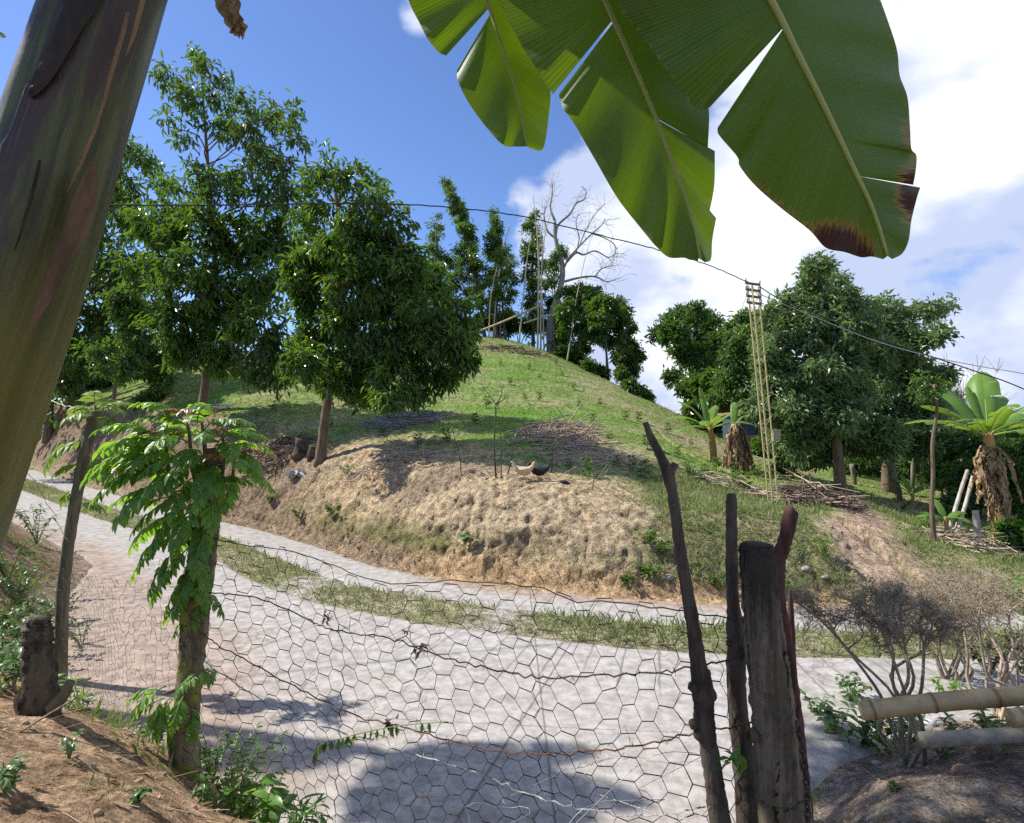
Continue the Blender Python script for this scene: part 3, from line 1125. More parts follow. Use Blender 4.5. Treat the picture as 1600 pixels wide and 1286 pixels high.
tree('broadleaf_tree', 'spreading grey green tree at the right with branches reaching out over the thicket', G_RIGHT,
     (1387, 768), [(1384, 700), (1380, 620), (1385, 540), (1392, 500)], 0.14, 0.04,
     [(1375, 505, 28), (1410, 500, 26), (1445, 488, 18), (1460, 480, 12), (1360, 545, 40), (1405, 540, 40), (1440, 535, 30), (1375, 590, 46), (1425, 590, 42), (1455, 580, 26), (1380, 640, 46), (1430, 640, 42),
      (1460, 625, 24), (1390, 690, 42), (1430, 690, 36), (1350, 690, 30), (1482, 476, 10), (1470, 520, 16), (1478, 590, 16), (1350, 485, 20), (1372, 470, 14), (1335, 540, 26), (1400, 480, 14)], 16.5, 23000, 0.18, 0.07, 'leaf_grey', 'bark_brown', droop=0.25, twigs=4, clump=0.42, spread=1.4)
tree('feathery_tree', 'tall feathery blue green tree standing alone against the sky past the hill edge', G_RIGHT,
     (1085, 668), [(1082, 620), (1080, 570), (1082, 520)], 0.22, 0.06,
     [(1040, 505, 16), (1062, 496, 18), (1088, 492, 18), (1108, 505, 16), (1035, 525, 16), (1060, 525, 22), (1090, 525, 22), (1120, 535, 20), (1065, 555, 22), (1098, 560, 24), (1130, 560, 16), (1050, 590, 14), (1070, 605, 18),
      (1110, 595, 22), (1095, 625, 20), (1128, 590, 16)], 33, 16000, 0.30, 0.10, 'leaf_mid', 'bark_grey', droop=0.2, extra_base=at(1085, 668, 33) - np.array([0, 0, 1.5]), up=0.8)
tree('broadleaf_tree', 'yellowish green topped tree between the feathery tree and the lattice pole', G_RIGHT,
     (1150, 690), [(1148, 640), (1150, 580), (1152, 530)], 0.2, 0.06,
     [(1142, 515, 14), (1160, 505, 16), (1180, 500, 18), (1165, 530, 22), (1190, 530, 18), (1145, 560, 22), (1175, 565, 26), (1150, 600, 26), (1180, 610, 26), (1130, 620, 22), (1160, 645, 28), (1190, 650, 22)], 24, 14000, 0.24, 0.09, 'leaf_mid', 'bark_grey', droop=0.45, extra_base=at(1150, 700, 24), tint_bias=0.2)
tree('broadleaf_tree', 'low dark tree in front of the foot of the feathery tree', G_RIGHT,
     (1110, 690), [(1112, 660), (1115, 620)], 0.12, 0.04,
     [(1095, 600, 18), (1118, 590, 18), (1105, 630, 24), (1130, 640, 22), (1085, 640, 18), (1110, 660, 20)], 27, 8000, 0.25, 0.09, 'leaf_dark', 'bark_grey', droop=0.45, extra_base=at(1110, 695, 27))

# ---- trees on the hilltop
G_TOP = 'trees on the hilltop'
TOPS = [
    ('conifer_tree', 'small pointed pale green tree leftmost in the hilltop row', (686, 536), [(684, 470), (682, 400), (682, 350)],
     [(682, 338, 6), (682, 352, 10), (680, 370, 14), (684, 392, 18), (680, 415, 20), (684, 440, 20), (690, 465, 18), (670, 440, 14)], 3600, 'leaf_mid', 0.0),
    ('bamboo_plant', 'tallest leaning feathery bamboo culm standing over the hilltop trees', (758, 535), [(750, 470), (738, 410), (722, 340), (702, 285)],
     [(697, 284, 6), (703, 296, 8), (708, 311, 10), (716, 326, 12), (722, 341, 13), (728, 357, 13), (732, 373, 12), (737, 390, 12), (739, 405, 8)], 4200, 'leaf_dark', 0.05),
    ('broadleaf_tree', 'dark round crowned tree under the leaning bamboo on the hilltop', (735, 534), [(734, 490), (733, 430)],
     [(720, 388, 14), (708, 410, 18), (735, 410, 20), (752, 425, 18), (715, 438, 22), (742, 445, 22), (725, 465, 18), (700, 465, 16)], 5200, 'leaf_dark', -0.2),
    ('conifer_tree', 'second pointed tree with narrow triangular crown near the middle of the hilltop', (776, 533), [(775, 470), (774, 400), (773, 350)],
     [(772, 332, 6), (773, 345, 9), (775, 360, 13), (771, 376, 15), (776, 392, 17), (764, 398, 10)], 2800, 'leaf_mid', 0.0),
    ('bamboo_clump', 'bright green bamboo clump in the middle of the hilltop', (790, 532), [(786, 490), (782, 430)],
     [(786, 402, 14), (796, 410, 12), (780, 425, 18), (797, 435, 14), (772, 448, 18), (788, 460, 20), (768, 478, 18), (785, 490, 18), (755, 470, 14)], 5600, 'leaf_light', -0.25),
    ('broadleaf_tree', 'slim dark green tree left of the dead tree on the hilltop', (833, 540), [(833, 470), (832, 400), (832, 350)],
     [(836, 338, 9), (828, 355, 13), (838, 372, 14), (824, 385, 12), (834, 400, 18), (846, 415, 14), (828, 430, 18), (842, 450, 18), (826, 470, 16), (840, 490, 18), (860, 440, 14), (866, 420, 10)], 6000, 'leaf_dark', 0.0),
]


def top_base(px, d):
    p = at(px, 540, d)
    p[2] = gz(p[0], p[1])
    return p


for (nm, lab, base, trunk, bl, n, lf, tb) in TOPS:
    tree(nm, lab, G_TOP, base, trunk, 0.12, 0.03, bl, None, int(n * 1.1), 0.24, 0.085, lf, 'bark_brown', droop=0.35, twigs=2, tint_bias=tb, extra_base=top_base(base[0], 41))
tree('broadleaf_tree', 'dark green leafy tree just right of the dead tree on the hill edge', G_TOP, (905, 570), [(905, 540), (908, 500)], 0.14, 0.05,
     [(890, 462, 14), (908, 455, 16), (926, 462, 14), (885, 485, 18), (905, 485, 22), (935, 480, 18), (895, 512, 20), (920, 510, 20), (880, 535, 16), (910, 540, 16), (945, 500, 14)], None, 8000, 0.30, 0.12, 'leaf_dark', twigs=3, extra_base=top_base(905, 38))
tree('broadleaf_tree', 'round dark tree with thin bare trunk against the sky on the hill shoulder', G_TOP, (950, 592), [(948, 560), (946, 520)], 0.11, 0.04,
     [(945, 480, 18), (965, 475, 16), (972, 495, 18), (950, 505, 22), (975, 515, 16), (935, 520, 16), (955, 530, 18), (940, 500, 18), (965, 545, 12)], None, 7000, 0.28, 0.11, 'leaf_dark', twigs=3, tint_bias=-0.15, extra_base=top_base(950, 36))
tree('broadleaf_tree', 'last small dark tree down the hill shoulder with one bare branch to the right', G_TOP, (978, 605), [(980, 580), (984, 550)], 0.09, 0.03,
     [(985, 540, 13), (975, 555, 14), (992, 555, 12), (980, 573, 14), (970, 585, 10), (990, 575, 8), (985, 592, 8)], None, 4200, 0.26, 0.10, 'leaf_dark', twigs=3, tint_bias=-0.2, extra_base=top_base(978, 35))

# dark undergrowth along the hill edge: bushes one can tell apart
G_EDGE = 'bushes along the hilltop edge'
for i, (px, py, d, bl, lab, lf) in enumerate([
        (715, 530, 42, [(700, 500, 20), (720, 505, 20), (735, 515, 16)], 'dark bush under the leftmost hilltop trees', 'leaf_dark'),
        (760, 530, 43, [(750, 505, 18), (770, 505, 20), (785, 512, 15)], 'dark bush below the bright bamboo on the hilltop', 'leaf_dark'),
        (815, 536, 42, [(805, 505, 18), (822, 510, 18), (845, 512, 14)], 'dark bush behind the straight pale bamboo poles', 'leaf_dark'),
        (893, 568, 37, [(880, 552, 12), (895, 556, 12), (908, 566, 9)], 'dark low bush right of the dead tree foot', 'leaf_dark'),
        (925, 582, 35, [(918, 574, 8), (930, 578, 8), (940, 584, 6)], 'low dark bush midway down the hill shoulder', 'leaf_dark'),
        (1000, 618, 31, [(985, 605, 7), (996, 612, 6), (1008, 620, 5)], 'smallest dark bush low on the hill shoulder', 'leaf_dark'),
        (640, 540, 40, [(600, 500, 26), (640, 500, 26), (670, 500, 24), (620, 460, 24), (660, 450, 26), (690, 480, 22)], 'mid green trees behind the round roadside tree', 'leaf_mid'),
        (120, 600, 31, [(90, 585, 26), (125, 590, 26), (160, 592, 18), (60, 600, 26)], 'dark bushes in the shade at the left end of the slope', 'leaf_dark'),
        (250, 640, 25, [(232, 632, 12), (250, 630, 12)], 'low green bush in the shade left of the middle trunk', 'leaf_mid'),
        (880, 540, 41, [(868, 480, 14), (878, 500, 14), (870, 520, 12)], 'dark bush behind the dead tree trunk', 'leaf_dark')]):
    b = at(px, py, d)
    b[2] = gz(b[0], b[1]) - 0.05
    t = thing('bush', b, lab, 'bush', G_EDGE)
    B_ = PB(bl, d, 0.03)
    m = MB()
    for c_, r_ in B_:
        limb(m, b, c_, 0.04, 0.015, 0.1)
    obj('stems', m, 'bark_grey', t)
    m = MB()
    crown(m, B_, 2600 if i < 6 else 5000, 0.28, 0.11, 0.4, tint_bias=-0.1)
    obj('foliage', m, lf, t, smooth=False)

# bamboo culms, standing and leaning, on the hilltop
G_CULM = 'bare bamboo culms on the hilltop'
for pts, r, lab in [
        ([(764, 530, 39), (766, 470, 39), (776, 420, 39), (790, 372, 39), (806, 330, 39)], 0.06, 'curved thin bare bamboo culm leaning right over the bright clump'),
        ([(770, 528, 40), (778, 440, 40), (788, 385, 40), (800, 345, 40)], 0.05, 'second curved culm close behind the bright clump culm'),
        ([(811, 536, 38), (817, 470, 38), (823, 410, 38), (829, 372, 38)], 0.07, 'straight pale bamboo culm standing alone before the slim tree'),
        ([(840, 545, 38), (841, 470, 38), (841, 400, 38), (838, 350, 38), (832, 300, 38)], 0.07, 'left culm of the pale group beside the dead tree'),
        ([(845, 548, 38), (845, 480, 38), (847, 410, 38), (853, 360, 38), (866, 318, 38)], 0.07, 'middle culm of the pale group beside the dead tree'),
        ([(850, 549, 38), (848, 480, 38), (842, 410, 38), (846, 360, 38), (862, 288, 38)], 0.05, 'right culm of the pale group beside the dead tree'),
        ([(885, 570, 36), (893, 520, 36), (900, 470, 36), (915, 400, 36), (926, 365, 36)], 0.05, 'thin culm leaning right behind the dark leafy tree'),
        ([(782, 530, 41), (781, 470, 41), (779, 430, 41)], 0.05, 'short straight culm under the second pointed tree')]:
    P = spline([at(*p) for p in pts], 5)
    P[0, 2] = gz(P[0, 0], P[0, 1]) - 0.1
    m = MB()
    tube(m, P, np.linspace(r, r * 0.25, len(P)), 6)
    tag(obj('bamboo_culm', m, 'bamboo_pale', origin=P[0]), lab, 'bamboo', G_CULM)
for pts, lab in [([(700, 532, 39), (760, 513, 38.5), (845, 477, 38)], 'upper pale pole leaning across from the hilltop bushes to the dead tree'),
                 ([(818, 505, 38.5), (850, 495, 38), (898, 484, 37.5)], 'lower pale pole lying through the fork of the dead tree')]:
    m = MB()
    P = spline([at(*p) for p in pts], 4)
    tube(m, P, 0.06, 6)
    tag(obj('bamboo_pole', m, 'bamboo_pale', origin=P[0]), lab, 'pole', 'leaning poles on the hilltop')

# dead tree
b = top_base(864, 38.5)
D0 = b[1]
t = thing('dead_tree', b, 'leafless pale grey tree with forked bare branches on the hilltop', 'tree', G_TOP)
m = MB()
P = spline([b - [0, 0, 0.3]] + [at(x, y, D0) for x, y in [(860, 520), (862, 492), (872, 462), (879, 430), (876, 400), (868, 372), (867, 345)]], 5)
tube(m, P, np.linspace(0.28, 0.09, len(P)) * (1 + 0.6 * np.exp(-np.arange(len(P)) / 2.5)), 10, 0.3, 0.06)
obj('trunk', m, 'bark_dead', t)
m = MB()
LM = [[(876, 430), (888, 405), (905, 385), (925, 365), (940, 352), (945, 342)], [(868, 372), (872, 352), (890, 335), (900, 318), (912, 312), (916, 300), (908, 290)],
      [(867, 345), (860, 325), (863, 300), (862, 280)], [(878, 425), (868, 440), (855, 430), (848, 405), (846, 375), (838, 350)], [(885, 410), (900, 395), (912, 398), (930, 392), (950, 402), (962, 396)],
      [(882, 440), (905, 434), (930, 432), (948, 440), (970, 434)], [(905, 385), (915, 360), (930, 335), (945, 318)], [(868, 372), (855, 360), (850, 335), (855, 318)], [(863, 490), (880, 486), (896, 482)],
      [(900, 395), (905, 372), (900, 350), (903, 335)], [(925, 365), (945, 372), (962, 385), (958, 405)], [(930, 432), (940, 420), (958, 415)]]
for l in LM:
    dd = D0 + rng.uniform(-1.5, 1.5)
    P = spline([at(x, y, D0 + (dd - D0) * i / len(l)) for i, (x, y) in enumerate(l)], 4)
    r0 = 0.085 if l[0][0] < 890 else 0.045
    tube(m, P, np.linspace(r0, 0.02, len(P)), 6)
    P0 = []
    P1 = []
    for _ in range(15):
        k = rng.integers(len(P) // 3, len(P))
        v = nrm(P[min(k, len(P) - 1)] - P[max(k - 3, 0)] + rng.normal(0, 0.25, 3))
        v = nrm(v + rng.normal(0, 0.7, 3))
        a_ = P[k]
        for s_ in range(3):
            e = a_ + v * rng.uniform(0.2, 0.5)
            P0.append(a_)
            P1.append(e)
            a_ = e
            v = nrm(v + rng.normal(0, 0.45, 3))
    prisms(m, P0, P1, 0.013, 0.007, 3)
obj('branches', m, 'bark_dead', t)
m = MB()
c_ = PB([(868, 400, 10), (880, 395, 9), (860, 412, 8), (870, 460, 7), (874, 385, 6)], D0, 0.01)
crown(m, c_, 1600, 0.2, 0.05, 0.9, tint_bias=0.1)
obj('hanging_moss', m, 'leaf_grey', t, smooth=False)

# ---- thicket at the right, bush by bush, and the far wood behind it
G_TH = 'bushes of the thicket at the right'
THK = [
    (1245, 700, 17.5, [(1235, 705, 26), (1260, 715, 24), (1225, 725, 20)], 'dark broad leaved bush left of the bare brown trunk', 'leaf_grey', 0.0),
    (1200, 690, 21, [(1195, 700, 20), (1215, 690, 20), (1180, 710, 16)], 'dark bush right behind the lattice pole', 'leaf_dark', 0.0),
    (1345, 740, 20, [(1330, 730, 26), (1355, 735, 28), (1345, 705, 24)], 'shaded green bush between the two big trunks', 'leaf_mid', 0.1),
    (1420, 745, 21, [(1405, 730, 28), (1430, 735, 30), (1450, 715, 28)], 'mid green bush right of the second trunk', 'leaf_mid', 0.1),
    (1480, 760, 17, [(1470, 700, 28), (1490, 690, 30), (1500, 730, 30), (1475, 745, 26)], 'feathery mid green bush left of the tall banana plant', 'leaf_mid', 0.2),
    (1520, 780, 15, [(1510, 745, 28), (1530, 700, 28), (1525, 770, 26), (1500, 790, 22)], 'leafy bush behind the leaning white poles', 'leaf_mid', 0.1),
    (1590, 790, 14.5, [(1580, 720, 32), (1605, 700, 34), (1600, 760, 34), (1590, 800, 30), (1620, 790, 34)], 'bush with fine feathery leaves right of the tall banana plant', 'leaf_mid', 0.1),
    (1560, 690, 19, [(1545, 668, 26), (1575, 660, 26), (1600, 668, 26), (1560, 700, 30), (1590, 700, 30)], 'bright bush behind the crown of the tall banana plant', 'leaf_light', -0.1),
    (1490, 640, 24, [(1480, 625, 20), (1500, 630, 22), (1520, 640, 22), (1470, 650, 20), (1500, 655, 26)], 'grey green twiggy bush above the thicket', 'leaf_grey', 0.2),
    (1640, 720, 18, [(1630, 690, 34), (1650, 720, 34), (1640, 760, 30)], 'green bush cut off by the right edge of the photo', 'leaf_mid', 0.0),
    (1600, 850, 11.5, [(1590, 840, 24), (1615, 850, 26)], 'low dark leafed bush right of the banana stem foot', 'leaf_dark', 0.1)]
for i, (px, py, d, bl, lab, lf, tb) in enumerate(THK):
    b = at(px, py, d)
    b[2] = gz(b[0], b[1]) - 0.05
    t = thing('bush', b, lab, 'bush', G_TH)
    B_ = PB(bl, d, 0.08)
    m = MB()
    for c_, r_ in B_:
        limb(m, b + rng.normal(0, 0.1, 3) * [1, 1, 0], c_, 0.03, 0.01, 0.15)
    obj('stems', m, 'bark_brown', t)
    m = MB()
    crown(m, B_, 5200, 0.15, 0.06, 0.4, tint_bias=tb)
    obj('foliage', m, lf, t, smooth=False)
# bare twiggy bush tops at the right skyline
m = MB()
P0 = []
P1 = []
bb = at(1490, 700, 22)
bb[2] = gz(bb[0], bb[1])
for _ in range(46):
    a_ = bb + rng.normal(0, 0.35, 3) * [1, 1, 0]
    tg = at(rng.uniform(1440, 1560), rng.uniform(575, 640), 22 + rng.uniform(-1, 1))
    v = nrm(tg - a_)
    Ln = np.linalg.norm(tg - a_)
    pp = [a_ + (tg - a_) * s_ + rng.normal(0, 0.06, 3) for s_ in np.linspace(0, 1, 7)]
    for u_, w_ in zip(pp[:-1], pp[1:]):
        P0.append(u_)
        P1.append(w_)
    for _k in range(8):
        s_ = pp[rng.integers(4, 7)]
        e = s_ + nrm(v + rng.normal(0, 0.6, 3)) * rng.uniform(0.2, 0.7)
        P0.append(s_)
        P1.append(e)
prisms(m, P0, P1, 0.010, 0.006, 3)
tag(obj('twiggy_bush', m, 'bark_grey', origin=bb), 'leafless twiggy bush above the thicket left of the tall banana plant', 'bush')

m = MB()
bl = []
for _ in range(120):
    x = rng.uniform(2, 75)
    y = rng.uniform(44, 62) - 0.25 * (x - 20) * (x > 20)
    bl.append((np.array([x, y, gz(x, y) + rng.uniform(0.5, 3.4)]), rng.uniform(1.3, 2.6)))
for _ in range(50):
    x = rng.uniform(13, 34)
    y = rng.uniform(24, 34)
    bl.append((np.array([x, y, gz(x, y) + rng.uniform(0.4, 2.2)]), rng.uniform(1.0, 1.9)))
for _ in range(110):
    x = rng.uniform(-75, -22)
    y = rng.uniform(26, 50) + 0.2 * (x + 40)
    bl.append((np.array([x, y, gz(x, y) + rng.uniform(0.5, 5.0)]), rng.uniform(1.3, 2.6)))
crown(m, bl, 52000, 0.42, 0.22, 0.4)
tag(obj('far_wood', m, 'leaf_mid', smooth=False), 'far-off green wood behind the valley and the left end of the road', 'wood', kind='stuff')

# ------------------------------------------------------------------ grasses (nobody could count them)


def blades(mb, P, h, w, lean=0.35, tint=None):
    m_ = len(P)
    D = rng.normal(0, lean, (m_, 3))
    D[:, 2] = 1
    D = nrm(D)
    sd = nrm(np.cross(D, rng.normal(0, 1, (m_, 3))))
    h = np.broadcast_to(h, (m_,))[:, None]
    w = np.broadcast_to(w, (m_,))[:, None]
    V = np.zeros((m_, 4, 3))
    V[:, 0] = P - sd * w / 2
    V[:, 1] = P + sd * w / 2
    bend = np.cross(D, sd)
    V[:, 2] = P + D * h * 0.6 + sd * w * 0.3 + bend * h * 0.06
    V[:, 3] = P + D * h + bend * h * 0.3
    b_ = np.arange(m_)[:, None] * 4
    mb.add(V.reshape(-1, 3), np.vstack([b_ + np.array([[0, 1, 2]]), b_ + np.array([[0, 2, 3]])]), np.repeat(rng.random(m_) if tint is None else tint, 4))


def scatter(n, x0, x1, y0, y1, power=None):
    x = rng.uniform(x0, x1, n)
    y = y0 + (y1 - y0) * rng.random(n) ** (power or 1)
    return x, y


def gpts(x, y):
    return np.stack([x, y, height(x, y) - 0.01], -1)


# hill grass
x, y = scatter(260000, -24, 24, 9, 45, 1.5)
keep = np.abs(x) < 0.86 * y + 1
x, y = x[keep], y[keep]
s, fx = foot_st(x, y)
dens = fbm(x * 0.8, y * 3.5 + 2, 4) * 2 + fbm(x * 0.35, y * 0.35, 4)
bare = (s < 2.3 + 0.8 * (fbm(x * 2, y * 2, 3))) & (fx > -6.0) & (fx < 1.9)
pm = np.exp(-((x - (5.9 + 0.30 * (y - 9.5))) / 0.75) ** 2) * (y < 13.5)
keep = (s > 0.9) & ~bare & (pm < 0.35) & (dens < rng.uniform(-0.25, 0.45, len(x))) & ~((fx < -5) & (s < 1.7))
for (cx, cy, rx, ry, c_, k_) in PATCHES[:3]:
    keep &= (((x - cx) / rx) ** 2 + ((y - cy) / ry) ** 2) > 0.7
x, y = x[keep], y[keep]
m = MB()
hh = rng.uniform(0.03, 0.075, len(x)) * (0.75 + y / 45)
blades(m, gpts(x, y), hh, hh * 0.42, 0.6, np.clip(0.5 + 1.5 * fbm(x * 0.5, y * 0.5, 3) + rng.normal(0, 0.2, len(x)), 0, 1))
tag(obj('hill_grass', m, 'grass_hill', smooth=False), 'short bright green grass covering the hillside', 'grass', kind='stuff')
print('hill blades', len(x))

x, y = scatter(9000, -22, 22, 10, 42, 1.2)
s, fx = foot_st(x, y)
keep = (s > 2.0) & (np.abs(x) < 0.86 * y) & (fbm(x * 0.7, y * 1.6, 3) > rng.uniform(-0.2, 0.3, len(x)))
x, y = x[keep], y[keep]
P = gpts(x, y) + [0, 0, 0.02]
D_ = nrm(rng.normal(0, 1, (len(x), 3)) * [1, 0.5, 0.25] + [0, 0, 0.15])
m = MB()
prisms(m, P, P + D_ * rng.uniform(0.10, 0.55, len(x))[:, None], 0.008, 0.004, 3, rng.random(len(x)))
bark_mat('stubble', (0.24, 0.18, 0.12), (0.48, 0.38, 0.25), None, 3)
tag(obj('hill_stubble', m, 'stubble'), 'cut stalks and straw strewn over the grassy hillside', 'stubble', kind='stuff')

# longer dry and green grass on the right part of the bank
x, y = scatter(90000, 1.0, 14, 8.4, 13.5)
s, fx = foot_st(x, y)
pm = np.exp(-((x - (5.9 + 0.30 * (y - 9.5) + 0.35 * np.sin(y * 1.7))) / 0.75) ** 2) * (y < 13.2)
nn_ = fbm(x * 1.2, y * 1.2, 4) * 2
keep = (s > 0.12) & (pm < 0.3) & (nn_ > rng.uniform(-0.75, 0.35, len(x)) + 0.35 * (s < 1.4)) & (sstep(fx, 1.0, 2.8) > rng.random(len(x)))
x, y = x[keep], y[keep]
m = MB()
blades(m, gpts(x, y), rng.uniform(0.05, 0.15, len(x)), 0.010, 0.7, np.clip(rng.normal(0.5, 0.25, len(x)) + 0.8 * fbm(x, y, 3), 0, 1))
tag(obj('bank_grass', m, 'grass_median', smooth=False), 'dry and green grass tufts on the right part of the bank', 'grass', kind='stuff')

# median strip
x, y = scatter(330000, -22, 14, 6, 24)
s, fx = foot_st(x, y)
nn_ = fbm(x * 1.1, y * 1.1, 4) * 2
gap = np.exp(-((fx - 0.55) / 0.35) ** 2) + 0.8 * np.exp(-((fx + 2.1) / 0.3) ** 2)
wv_ = 0.18 * fbm(x * 2.2, y * 2.2, 3) * 2
keep = (s > NEAR0 - 0.02 + wv_ * 0.6) & (s < FAR1 + 0.02 + wv_ * 0.5) & (nn_ - gap > rng.uniform(-0.7, 0.3, len(x)))
x, y = x[keep], y[keep]
m = MB()
hh = rng.uniform(0.05, 0.13, len(x)) * (1 + 0.8 * sstep(x, -0.5, 1.5) * rng.random(len(x)))
P = gpts(x, y)
P[:, 2] = np.maximum(P[:, 2], road_z(x, y) + 0.02)
blades(m, P, hh, 0.009, 0.6, np.clip(0.5 + 1.6 * fbm(x * 0.9, y * 0.9 + 7, 3) + rng.normal(0, 0.25, len(x)), 0, 1))
tag(obj('median_grass', m, 'grass_median', smooth=False), 'grass strip growing between the two concrete tracks', 'grass', kind='stuff')
print('median', len(x))

# leaf litter and clods along the bank's foot, and loose debris on the slope edge
x, y = scatter(60000, -16, 9, 8, 22)
s, fx = foot_st(x, y)
keep = (np.abs(s - 0.06) < 0.24 * rng.random(len(x))) & ((fx < -1) | (rng.random(len(x)) < 0.25))
x, y = x[keep], y[keep]
m = MB()
P = gpts(x, y)
P[:, 2] += 0.03
leaves(m, P, rng.normal(0, 1, (len(x), 3)) * [1, 1, 0.2], rng.normal(0, 0.4, (len(x), 3)) + [0, 0, 1], rng.uniform(0.04, 0.10, len(x)), 0.03)
tag(obj('leaf_litter', m, 'leaf_dry', smooth=False), 'dry leaf litter along the foot of the bank', 'leaf litter', kind='stuff')

# ================================================================== near things
bark_mat('bark_post', (0.045, 0.034, 0.026), (0.115, 0.088, 0.064), (0.085, 0.078, 0.058), 34, 0.9, 0.006)
bark_mat('bark_olive', (0.10, 0.085, 0.05), (0.20, 0.17, 0.10), (0.13, 0.115, 0.08), 22, 0.6, 0.004)
bark_mat('bark_red', (0.055, 0.024, 0.020), (0.115, 0.050, 0.040), (0.085, 0.065, 0.055), 40, 0.6, 0.004)
bark_mat('wood_old', (0.045, 0.035, 0.026), (0.15, 0.12, 0.085), (0.035, 0.028, 0.022), 24, 1.0, 0.008, 0.10)
q = NT('log_weathered')
v1 = q.noise(q.pos((1, 1, 0.07)), 38, 6, 0.65)
v2 = q.noise(q.pos((1, 1, 0.05)), 22, 5, 0.7)
v3 = q.noise(q.pos((1, 1, 0.5)), 9, 5, 0.65)
c = q.mix(q.ramp(v1, 0.35, 0.65), (0.085, 0.070, 0.048), (0.20, 0.165, 0.115))
c = q.mix(q.ramp(v3, 0.50, 0.66, 0, 0.7), c, (0.11, 0.10, 0.055))
sx_ = q.n('SeparateXYZ')
q.l(q.pos(), sx_.inputs[0])
tp_ = q.ramp(q.math('ADD', sx_.outputs[2], q.math('MULTIPLY', q.math('SUBTRACT', v2, 0.5), 0.9)), 1.16, 1.32)
c = q.mix(q.math('MULTIPLY', tp_, 0.85), c, (0.030, 0.026, 0.022))
cr_ = q.ramp(v2, 0.44, 0.40)
c = q.mix(q.math('MULTIPLY', cr_, 0.9), c, (0.014, 0.011, 0.009))
c = q.mix(q.ramp(v1, 0.66, 0.74, 0, 0.7), c, (0.42, 0.37, 0.30))
q.base(c)
q.rough(0.9, 0.2)
q.bump(q.math('SUBTRACT', v1, q.math('MULTIPLY', cr_, 1.6)), 1.0, 0.010)
bark_mat('twig_grey', (0.17, 0.14, 0.09), (0.36, 0.31, 0.22), None, 30, 0.3, 0.002)
bark_mat('stick_tan', (0.32, 0.24, 0.17), (0.55, 0.45, 0.33), None, 20, 0.3, 0.004)
bark_mat('stick_dark', (0.07, 0.05, 0.04), (0.20, 0.15, 0.11), None, 20, 0.4, 0.004)
bark_mat('stick_ash', (0.14, 0.13, 0.125), (0.40, 0.38, 0.36), None, 20, 0.4, 0.004)
plain_mat('wire_dark', (0.075, 0.06, 0.055), (0.04, 0.032, 0.03), 0.6, 60, 0.2, 0.0005, 0.4, 0.5)
plain_mat('wire_zinc', (0.42, 0.42, 0.41), (0.30, 0.30, 0.29), 0.5, 60, 0.2, 0.0005, 0.5, 0.5)
plain_mat('wire_rust', (0.20, 0.09, 0.05), (0.10, 0.05, 0.035), 0.85, 60, 0.3, 0.0005, 0.2)
plain_mat('cable_black', (0.03, 0.03, 0.035), (0.02, 0.02, 0.02), 0.6, 20, 0.1, 0.001)
plain_mat('paint_yellow', (0.52, 0.45, 0.17), (0.40, 0.36, 0.20), 0.6, 14, 0.2, 0.002)
plain_mat('wood_arm', (0.22, 0.17, 0.13), (0.12, 0.10, 0.08), 0.8, 20, 0.4, 0.004)
plain_mat('box_beige', (0.34, 0.30, 0.20), (0.26, 0.22, 0.15), 0.6, 8, 0.1, 0.002)
plain_mat('stone', (0.34, 0.31, 0.28), (0.22, 0.20, 0.17), 0.9, 14, 0.6, 0.01)
plain_mat('clay_tile', (0.36, 0.20, 0.13), (0.24, 0.13, 0.09), 0.85, 14, 0.4, 0.004)
plain_mat('tarp_blue', (0.07, 0.10, 0.15), (0.04, 0.06, 0.09), 0.6, 4, 0.4, 0.02)
plain_mat('plank', (0.35, 0.23, 0.14), (0.22, 0.14, 0.09), 0.8, 10, 0.4, 0.005)
plain_mat('plastic_white', (0.62, 0.63, 0.62), (0.45, 0.46, 0.44), 0.4, 12, 0.5, 0.01)
plain_mat('feather_cream', (0.62, 0.50, 0.32), (0.50, 0.38, 0.22), 0.7, 40, 0.5, 0.004)
plain_mat('feather_black', (0.025, 0.022, 0.022), (0.012, 0.012, 0.012), 0.45, 40, 0.5, 0.004)
plain_mat('comb_red', (0.45, 0.04, 0.03), (0.35, 0.03, 0.02), 0.5, 40, 0.2, 0.001)
plain_mat('leg_yellow', (0.50, 0.35, 0.10), (0.40, 0.28, 0.10), 0.6, 40, 0.2, 0.001)

# yellow bamboo
q = NT('bamboo_yellow')
n1 = q.noise(q.pos((1, 1, 1)), 7, 5, 0.6)
n2 = q.noise(q.pos(), 40, 4, 0.6)
c = q.mix(q.ramp(n1, 0.3, 0.7), (0.36, 0.24, 0.10), (0.47, 0.35, 0.18))
c = q.mix(q.ramp(n2, 0.58, 0.75, 0, 0.6), c, (0.17, 0.11, 0.06))
c = q.mix(q.math('MULTIPLY', q.attr('tint').outputs['Fac'], 0.7), c, (0.10, 0.06, 0.035))
q.base(c)
q.rough(0.42, 0.4)
q.bump(n2, 0.15, 0.002)

